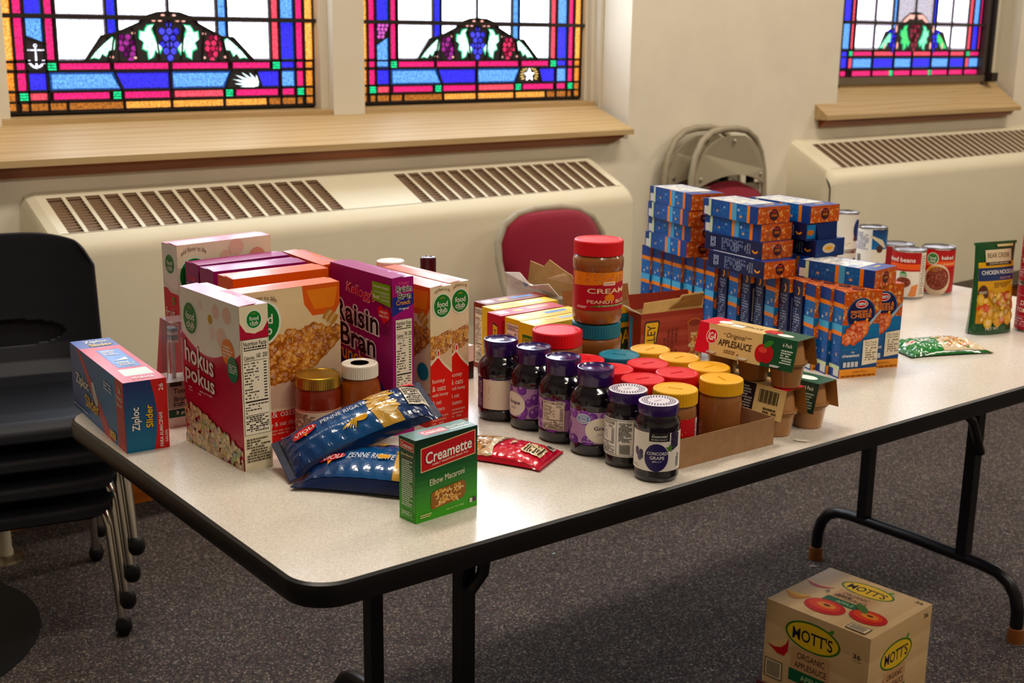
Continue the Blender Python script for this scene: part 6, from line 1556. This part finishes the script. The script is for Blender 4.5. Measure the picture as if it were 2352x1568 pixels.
for i, (y, k) in enumerate(zip(rowy, kinds)):
    x = 1.368+(y-.25)*.105; a = -19.+8.*i/16
    if i == 0: lb = 'blue macaroni and cheese carton standing in front of the row, full front showing'
    else: lb = '%s %s macaroni carton in the standing row, counted from the carton showing its front' % (ordn[i], 'blue' if k == 'B' else 'navy')
    jit = .004*math.sin(i*2.3)
    kraft('blue' if k == 'B' else 'navy', (x+math.sin(R(a))*KD+jit*.5, y-math.cos(R(a))*KD, TZ), a, lb)
kraft('blue', (1.4560, .2500, TZ), -19., 'blue macaroni carton standing behind and beside the front one, partly showing its front')
for j, y in enumerate((.425, .465, .505, .545)):
    kraft('navy', (1.482+(y-.4)*.1, y, TZ), -12., 'navy macaroni carton standing in the second rank, under the lying opened cartons', grp='second rank of macaroni cartons')
z1 = TZ+KH+.0008
lab4 = ['at the bottom', 'second from bottom', 'third from bottom', 'on top']
for k in range(4):
    kraft('blue', (1.420+.004*math.sin(k*1.9), .868-.004*k, z1+k*(KD+.0006)), -13.+1.2*math.sin(k*2), 'blue macaroni carton lying %s in the pile nearest the folded chairs' % lab4[k], True, 'flat pile of macaroni cartons near the folded chairs')
for k in range(4):
    dx = [-.014, -.003, .002, .0][k]; dy = [-.034, -.012, -.004, 0][k]
    kraft('navy' if k < 2 else 'blue', (1.360+dx, .628+dy, z1+k*(KD+.0006)), -7.+1.5*math.sin(k*1.3), '%s macaroni carton lying %s in the pile beside the opened cartons' % ('navy' if k < 2 else 'blue', lab4[k]), True, 'flat pile of macaroni cartons in the middle')
# third pile: closed carton on top, opened ends below
for k in range(4):
    o = kraft('blue' if k in (0, 3) else 'navy', (1.460+[.0, .004, -.002, -.004][k], .578+[.0, -.008, .006, 0][k], z1+k*(KD+.0006)), -4.+2*math.sin(k*2.1), ['blue macaroni carton lying at the bottom of the pile with the opened ends', 'navy macaroni carton lying in the third pile with a cream oval on its opened end', 'navy macaroni carton lying in the third pile with its end flaps hanging open', 'blue macaroni carton lying on top of the pile with the opened ends'][k], True, 'flat pile of opened macaroni cartons')
    if k in (1, 2):
        mb = MB()
        mb.box((-.001, -.001, KH+.0012), (KW+.001, KD+.001, KH+.0030), hx('#18326a')); a = Art(mb, KW, KD, flat((0, 0, KH+.0030), (1, 0, 0), (0, 1, 0)))
        if k == 1: a.ell(.45, .5, .021, .0105, hx('#d9c29a'), 20); a.up(); a.ell(.45, .5, .012, .004, hx('#e0a24a'), 14); a.ell(.70, .4, .006, .006, hx('#2a3a70'), 12)
        else: a.rect(0, .1, .28, .9, hx('#2a72a8')); a.up(); a.ell(.12, .45, .010, .006, hx('#b5702c'), 12)
        mb.build('opened_end', 'card', o)
        if k == 2:
            flap_mesh(o, 'end_flap', [(.026, KD, KH+.003), (KW, KD, KH+.003), (KW-.002, -.001, KH+.0075), (.030, -.001, KH+.009)], hx('#14224e'), hx('#18285a'))
kraft('blue', (1.4150, .4000, z1), 7., 'blue macaroni carton lying flat across the front standing cartons', True)

# ================================================================== cans and soup pouches at the far end
def can(label, xy, r, h, col, art, z=TZ, wdeg=330, face=0., group=None):
    va = view_dir(xy)+face
    rim = hx('#b9b7b4')
    def body(mb):
        mb.lathe([(r*.96, 0), (r, .002), (r, .004), (r*.985, .0055), (r*.985, h-.0055), (r, h-.004), (r, h-.0015), (r*.985, h), (r*.95, h-.0005), (r*.94, h-.004), (.001, h-.004)], [rim, rim, rim, col, rim, rim, rim, rim, rim, rim], 40)
    return jar('food_can', label, xy, [('body', 'tin', body), ('label', 'label_paper', label_art(r*.99, .006, h-.012, va, wdeg, art, .005))], 'can', group, z)
def white_can(a):
    a.rect(0, 0, 1, 1, hx('#e9e2d4')); a.rect(.10, 0, .40, 1, hx('#e6e2da')); a.rect(.395, 0, .405, 1, hx('#2a3050')); a.up(); a.small(.14, .35, .38, .95, 12, hx('#8a90b0'), 4); 
    for k in range(9): a.rect(.28+.008*k, .06, .284+.008*k, .24, INK)
    a.ell(.70, .55, .016, .030, hx('#1d2f66'), 20); a.up(); a.ell(.66, .30, .006, .007, hx('#5a3020'), 12); a.small(.52, .1, .6, .2, 2, hx('#c9b088'), 5)
def blue_can(a):
    a.rect(0, 0, 1, 1, hx('#e6dcc8')); a.rect(.12, 0, .50, 1, hx('#e6e2da')); a.rect(.50, .42, 1, 1, (hx('#2a6aa0'), hx('#15305e'))); a.up(); a.poly([(.48, .80), (.60, .66), (.66, .46), (.69, .48), (.63, .70), (.49, .84)], hx('#d9c9a8')); a.ell(.60, .44, .009, .010, hx('#4a2c20'), 14); a.up(); a.small(.2, .4, .46, .92, 10, hx('#9a9cb4'), 4)
    for k in range(9): a.rect(.30+.008*k, .06, .304+.008*k, .26, INK)
def bean_can(mode):
    def f(a):
        RD = hx('#a81e22'); a.rect(0, 0, 1, 1, hx('#efe6d8')); a.rect(0, .58, 1, 1, RD); a.rect(0, .62, 1, .745, hx('#e0622a')); a.up()
        if mode == 1:
            a.txt('baked beans', .40, .835, .34, .10, WHT, bold=.01); a.ell(.455, .50, .0095, None, hx('#2f8a3c')); a.up(); a.small(.42, .47, .49, .53, 2, WHT, 3); a.ell(.46, .30, .022, .020, hx('#e8dccb'), 20); a.up(); a.ell(.46, .33, .0195, .0145, hx('#7a3020'), 20); a.up(); a.scatter(lambda u, v: ((u-.46)*a.w/.018)**2+((v-.33)*a.h/.013)**2 < 1, 40, (.0015, .003), [hx('#8f3d26'), hx('#6a2618'), hx('#a04c30')], 4); a.poly([(.52, .02), (.60, .02), (.62, .3), (.55, .25)], hx('#d98a5a')); a.rect(.635, 0, .72, 1, hx('#e9dfcc')); a.up(); a.small(.645, .05, .71, .95, 16, hx('#9a8a78'), 7)
        else:
            a.rect(0, 0, 1, .60, RD); a.up(); fc_logo(a, .44, .80, .0135); a.txt('baked', .60, .83, .14, .09, WHT, bold=.01); a.small(.55, .66, .7, .70, 1, hx('#f0c8a0'), 3); a.ell(.50, .30, .036, .044, hx('#e0c9a8'), 28); a.up(); a.ell(.505, .34, .031, .032, hx('#7a3424'), 28); a.ell(.47, .56, .02, .008, hx('#d9a24a'), 14, .1); a.up(); a.scatter(lambda u, v: ((u-.505)*a.w/.028)**2+((v-.34)*a.h/.029)**2 < 1, 80, (.002, .004), [hx('#8f3d2a'), hx('#6a2a1c'), hx('#a04c38')], 4)
    return f
def P3(px, py): p = on_z(px, py, TZ); return (p.x, p.y)
can('tall baked beans can with its ingredients strip, in front of another beans can', P3(2080, 680), .0445, .131, hx('#a81e22'), bean_can(1))
can('tall baked beans can showing a full green club logo and bean bowl', P3(2147, 670), .0445, .128, hx('#a81e22'), bean_can(2), face=.05)
can('red can half hidden behind the tall baked beans can', (2.262, .735), .0445, .128, hx('#8f1a20'), lambda a: a.rect(0, 0, 1, 1, hx('#8f1a20')))
c0 = (2.150, .838)
can('white food can under another white can, behind the macaroni cartons', c0, .038, .106, hx('#e9e2d4'), white_can)
can('white food can with a small blue emblem, stacked on a white can', (c0[0]+.002, c0[1]-.002), .038, .106, hx('#e9e2d4'), white_can, TZ+.1062)
c0 = (2.056, .674)
can('white food can under the blue and white can, hidden behind the macaroni cartons', c0, .0375, .100, hx('#e9e2d4'), white_can)
can('food can with a blue and white label and spoon, stacked beside the white cans', c0, .0375, .100, hx('#e6dcc8'), blue_can, TZ+.1002)
def red_can(a):
    a.rect(0, 0, 1, 1, hx('#a3182e')); a.up()
    for v in (.08, .3, .55, .78): a.rect(0, v, 1, v+.012, hx('#d98a94'))
    a.txt('DICED', .45, .62, .2, .1, CR); a.txt('TOMATOES', .45, .45, .3, .1, CR); a.small(.2, .1, .8, .28, 3, hx('#d9a0a4'), 4)
p = P3(2372, 758)
can('red tomato can under another red can beside the soup pouch', p, .0435, .116, hx('#a3182e'), red_can)
can('red tomato can stacked on a red can beside the soup pouch', (p[0]+.002, p[1]+.001), .0435, .116, hx('#a3182e'), red_can, TZ+.1162)
# standing soup pouch
def soup_pouch():
    xy = (1.997, .288); W_, H_, D_ = .125, .208, .055; ang = R(-14)
    def surf(u, v, s, l=0.):
        x = (u-.5)*W_*(1-.06*math.sin(math.pi*v)); th = D_/2*(1-v)**.75*(1-abs(2*u-1)**3)**.5+.0008
        lean = .030*v*v
        return Vector((x+.026*v*v, s*(th+l)+lean, H_*v))
    mb = MB()
    mb.grid(lambda u, v: surf(u, v, -1), 24, 24, hx('#1f4a28')); mb.grid(lambda u, v: surf(1-u, v, 1), 24, 24, hx('#1f4a28'))
    mb.add([surf(k/12, 0, -1) for k in range(13)]+[surf(1-k/12, 0, 1) for k in range(13)], [tuple(reversed(range(26)))], hx('#1f4a28'))
    o = tag(mb.build('soup_pouch', 'film', None, (xy[0], xy[1], TZ), ang, weld=True), 'standing green and gold chicken noodle soup pouch beside the red cans', 'pouch')
    mb = MB(); a = Art(mb, W_, H_, lambda x, y, l: surf(x/W_, y/H_, -1, l*2+.0004), .008)
    a.rect(.04, .13, .94, .80, (hx('#c9922e'), hx('#d8a83e'))); a.up(); a.rect(.04, .60, .96, .74, hx('#1c2f5e')); a.rect(.20, .80, .86, .93, hx('#dcc8a2')); a.rect(.20, .765, .86, .80, hx('#3a2218')); a.up()
    a.txt('BEAR CREEK', .53, .87, .56, .05, hx('#5a3a20'), bold=0); a.txt('COUNTRY KITCHENS', .53, .783, .5, .018, CR, bold=0); a.txt('CHICKEN NOODLE', .52, .69, .84, .045, WHT, bold=.01); a.txt('SOUP MIX', .7, .625, .3, .022, hx('#d9a0a0'), bold=0); a.small(.4, .52, .85, .58, 3, hx('#8a5a1c'), 3)
    a.ell(.14, .47, .013, .018, hx('#4a2418'), 16); a.up(); a.txt('HEARTY', .14, .475, .16, .03, CR, bold=0)
    a.scatter(lambda u, v: v < .44, 70, (.008, .015), [hx('#d9a03a'), hx('#c98a2a'), hx('#e0b45a'), hx('#c8501c'), hx('#b8892e')], 5, .5, 9, (.08, .14, .9, .46), .1); a.up(); a.txt('NET WT', .35, .075, .3, .03, CR, bold=0); a.rect(.5, .96, .9, .985, hx('#c9b47a'))
    mb.build('printed_panel', 'film', o)
    mb = MB(); mb.box((-W_/2+.024, .0275, H_-.004), (W_/2+.028, .0325, H_+.003), hx('#2a5a34')); mb.build('top_seal', 'film', o)
soup_pouch()
def green_art(a):
    a.rect(.02, .03, .98, .97, hx('#2a7a3a')); a.up(); a.ell(.16, .5, .018, .010, WHT, 18); a.up(); a.ell(.16, .5, .012, .006, hx('#c83a3a'), 14); a.poly([(.42, .03), (.98, .03), (.98, .97), (.50, .97)], hx('#e0cba8')); a.up(); a.scatter(lambda u, v: .5 < u < .8, 44, (.006, .012), [hx('#c98a3a'), hx('#d9a24a'), hx('#b5702c'), hx('#e0a860')], 4, .6, 8, (.48, .15, .82, .9), .15); a.scatter(lambda u, v: u > .45, 10, (.006, .01), [hx('#3f8a3a'), hx('#d9622a')], 9, .5, 7, (.45, .1, .9, .95)); a.txt('Sides', .32, .5, .14, .2, WHT, shear=.3)
pillow('rice_side_pouch', 'green and cream side dish pouch lying flat between macaroni cartons and soup pouch', .205, .125, .022, hx('#2a6a34'), (1.742, .258, TZ), (0, 0, R(-24)), green_art, 'pouch', 21, .003, .008, back_col=hx('#20401f'))

# ================================================================== applesauce case on the carpet
def mott_logo(a, cu, cv, s, lines=True):
    w, h = a.w, a.h
    a.ell(cu, cv, .062*s, .031*s, hx('#3f6a2e'), 36); a.up(); a.ell(cu, cv, .057*s, .027*s, hx('#e2bd5a'), 36); a.up(); a.txt("MOTT'S", cu, cv-.001/h, .090*s/w, .026*s/h, hx('#1c1a2e'), bold=.04); a.ell(cu+.04*s/w, cv+.027*s/h, .008*s, .004*s, hx('#4f8a3a'), 10, .8)
    if lines:
        a.rect(cu-.045*s/w, cv-.078*s/h, cu+.042*s/w, cv-.030*s/h, hx('#c99a6a')); a.rect(cu-.048*s/w, cv-.104*s/h, cu+.045*s/w, cv-.078*s/h, hx('#1f5a3a')); a.up(); a.txt('ORGANIC', cu, cv-.046*s/h, .062*s/w, .013*s/h, hx('#3a2014')); a.txt('APPLESAUCE', cu, cv-.066*s/h, .072*s/w, .013*s/h, hx('#3a2014')); a.txt('APPLE', cu, cv-.091*s/h, .042*s/w, .011*s/h, hx('#9fc08a'))
    return a.up()
def mott_apple(a, cu, cv, r):
    w = a.w; h = a.h
    a.ell(cu, cv, r*1.15, r*.85, hx('#b52a22'), 28); a.up(); a.ell(cu-.1*r/w, cv+.12*r/h, r*.9, r*.58, hx('#d04a30'), 24); a.up(); a.ell(cu, cv+.16*r/h, r*.55, r*.3, hx('#d98a4a'), 18); a.up(); a.ell(cu, cv+.2*r/h, r*.22, r*.12, hx('#5a1c14'), 12); a.up()
def wedge(a, cu, cv, L, hh, rot, skin='#b51f2c', flesh='#e0b878'):
    P = [(-L/2, 0), (-L/4, -hh*.75), (0, -hh), (L/4, -hh*.75), (L/2, 0)]; c, s2 = math.cos(rot), math.sin(rot)
    T_ = lambda p: (cu+(p[0]*c-p[1]*s2)/a.w, cv+(p[0]*s2+p[1]*c)/a.h)
    a.poly([T_(p) for p in P], hx(skin)); a.up(); a.poly([T_((p[0], p[1]*.45)) for p in P], hx(flesh)); a.up()
WOODP = hx('#d8b583')
def woodbg(a):
    for k in range(14): a.rect(0, k/14, 1, (k+1)/14, mixc(WOODP, hx('#c9a270'), ((k*5) % 7)/9))
    a.up()
def mo_left(a):
    woodbg(a); mott_logo(a, .47, .80, 1.08); a.txt('36', .89, .80, .07, .045, hx('#3a2a1c')); a.rect(.85, .755, .94, .76, hx('#8a6a4a')); wedge(a, .14, .66, .06, .035, .5); a.rect(.02, .28, .20, .46, hx('#5a4a3a')); a.up(); a.rect(.03, .29, .19, .45, hx('#dfc8a2')); a.up()
    for k in range(9): a.rect(.045+.015*k, .30, .053+.015*k, .44, INK)
    a.small(.38, .30, .66, .38, 2, hx('#4a3a2a'), 5); mott_apple(a, .52, .13, .045); mott_apple(a, .86, .16, .042); a.ell(.72, .32, .028, .011, hx('#4a6a34'), 16, -.6)
def mo_front(a):
    woodbg(a); mott_logo(a, .44, .72, 1.0); a.txt('36', .90, .93, .07, .045, hx('#3a2a1c')); wedge(a, .18, .45, .06, .03, 1.0); mott_apple(a, .55, .10, .05); a.small(.4, .3, .68, .36, 2, hx('#4a3a2a'), 5)
def mo_top(a):
    woodbg(a); 
    b = Art(a.mb, a.w, a.h, a.fn); b.fn = lambda x, y, l: a.fn(y*a.w/a.h if False else x, y, l); b.lift = a.lift
    # artwork reads along the left edge: turn the panel a quarter
    c = Art(a.mb, a.h, a.w, lambda x, y, l: a.fn(y, a.h-x, l)); c.lift = a.lift
    mott_logo(c, .50, .80, 1.0); c.txt('36', .92, .93, .07, .04, hx('#3a2a1c')); wedge(c, .14, .62, .07, .02, .1); wedge(c, .12, .30, .06, .03, .2, '#c98a3a', '#e0b060'); mott_apple(c, .42, .24, .040); mott_apple(c, .78, .33, .036); c.ell(.66, .44, .024, .010, hx('#4a6a34'), 16, -.7); c.rect(.74, .03, .93, .15, hx('#5a4a3a')); c.up(); c.rect(.75, .04, .92, .14, hx('#dfc8a2')); c.up(); c.small(.25, .50, .5, .56, 2, hx('#4a3a2a'), 5)
    for k in range(9): c.rect(.765+.015*k, .05, .773+.015*k, .13, INK)
MA = (1.288, .0565)
carton('applesauce_case', 'wood-print case of organic applesauce on the carpet under the table front', MA, 4.6, .240, .250, .243, WOODP, dict(left=mo_left, front=mo_front, top=mo_top), z=.0075)
def case_tray():
    e = empty('case_tray', (MA[0], MA[1], 0), R(4.6), 'shallow dark carton tray under the applesauce case', 'tray'); K = hx('#5a2c34')
    a, b, c, d = -.010, -.010, .250, .260
    mb = MB(); mb.box((a, b, 0), (c, d, .007), K); mb.build('bottom', 'kraft_board', e)
    for nm, p, q in (('front_wall', (a, b, .007), (c, b+.003, .045)), ('rear_wall', (a, d-.003, .007), (c, d, .045)), ('left_wall', (a, b+.003, .007), (a+.003, d-.003, .062)), ('right_wall', (c-.003, b+.003, .007), (c, d-.003, .045))):
        mb = MB(); mb.box(p, q, K); mb.build(nm, 'kraft_board', e)
case_tray()

# ================================================================== scraps
def scrap(label, px, py, z, s, col, seed):
    r = random.Random(seed); p = on_z(px, py, z); mb = MB(); n = 9
    P = [(s*(1-r.uniform(0, .5))*math.cos(2*math.pi*k/n), s*.5*(1-r.uniform(0, .5))*math.sin(2*math.pi*k/n), .0012+r.uniform(0, s*.18)) for k in range(n)]
    mb.add(P+[(0, 0, .0015+s*.10)], [(k, (k+1) % n, n) for k in range(n)], col, 0, True); mb.add([(q[0], q[1], .0004) for q in P], [tuple(reversed(range(n)))], col)
    tag(mb.build('paper_scrap', 'label_paper', None, (p.x, p.y, z), R(seed*40)), label, 'scrap')
scrap('small crumpled cream scrap on the table before the applesauce packs', 1842, 1014, TZ, .016, hx('#e9e0cc'), 3)
scrap('tiny pale blue scrap on the carpet behind the front table leg', 1272, 1272, 0, .009, hx('#a9c0c4'), 5)
scrap('pale paper scrap on the carpet behind the applesauce case', 1868, 1301, 0, .013, hx('#a89a92'), 8)
scrap('dark purple speck of litter on the carpet under the table', 1210, 1346, 0, .009, hx('#2c1c3c'), 2)
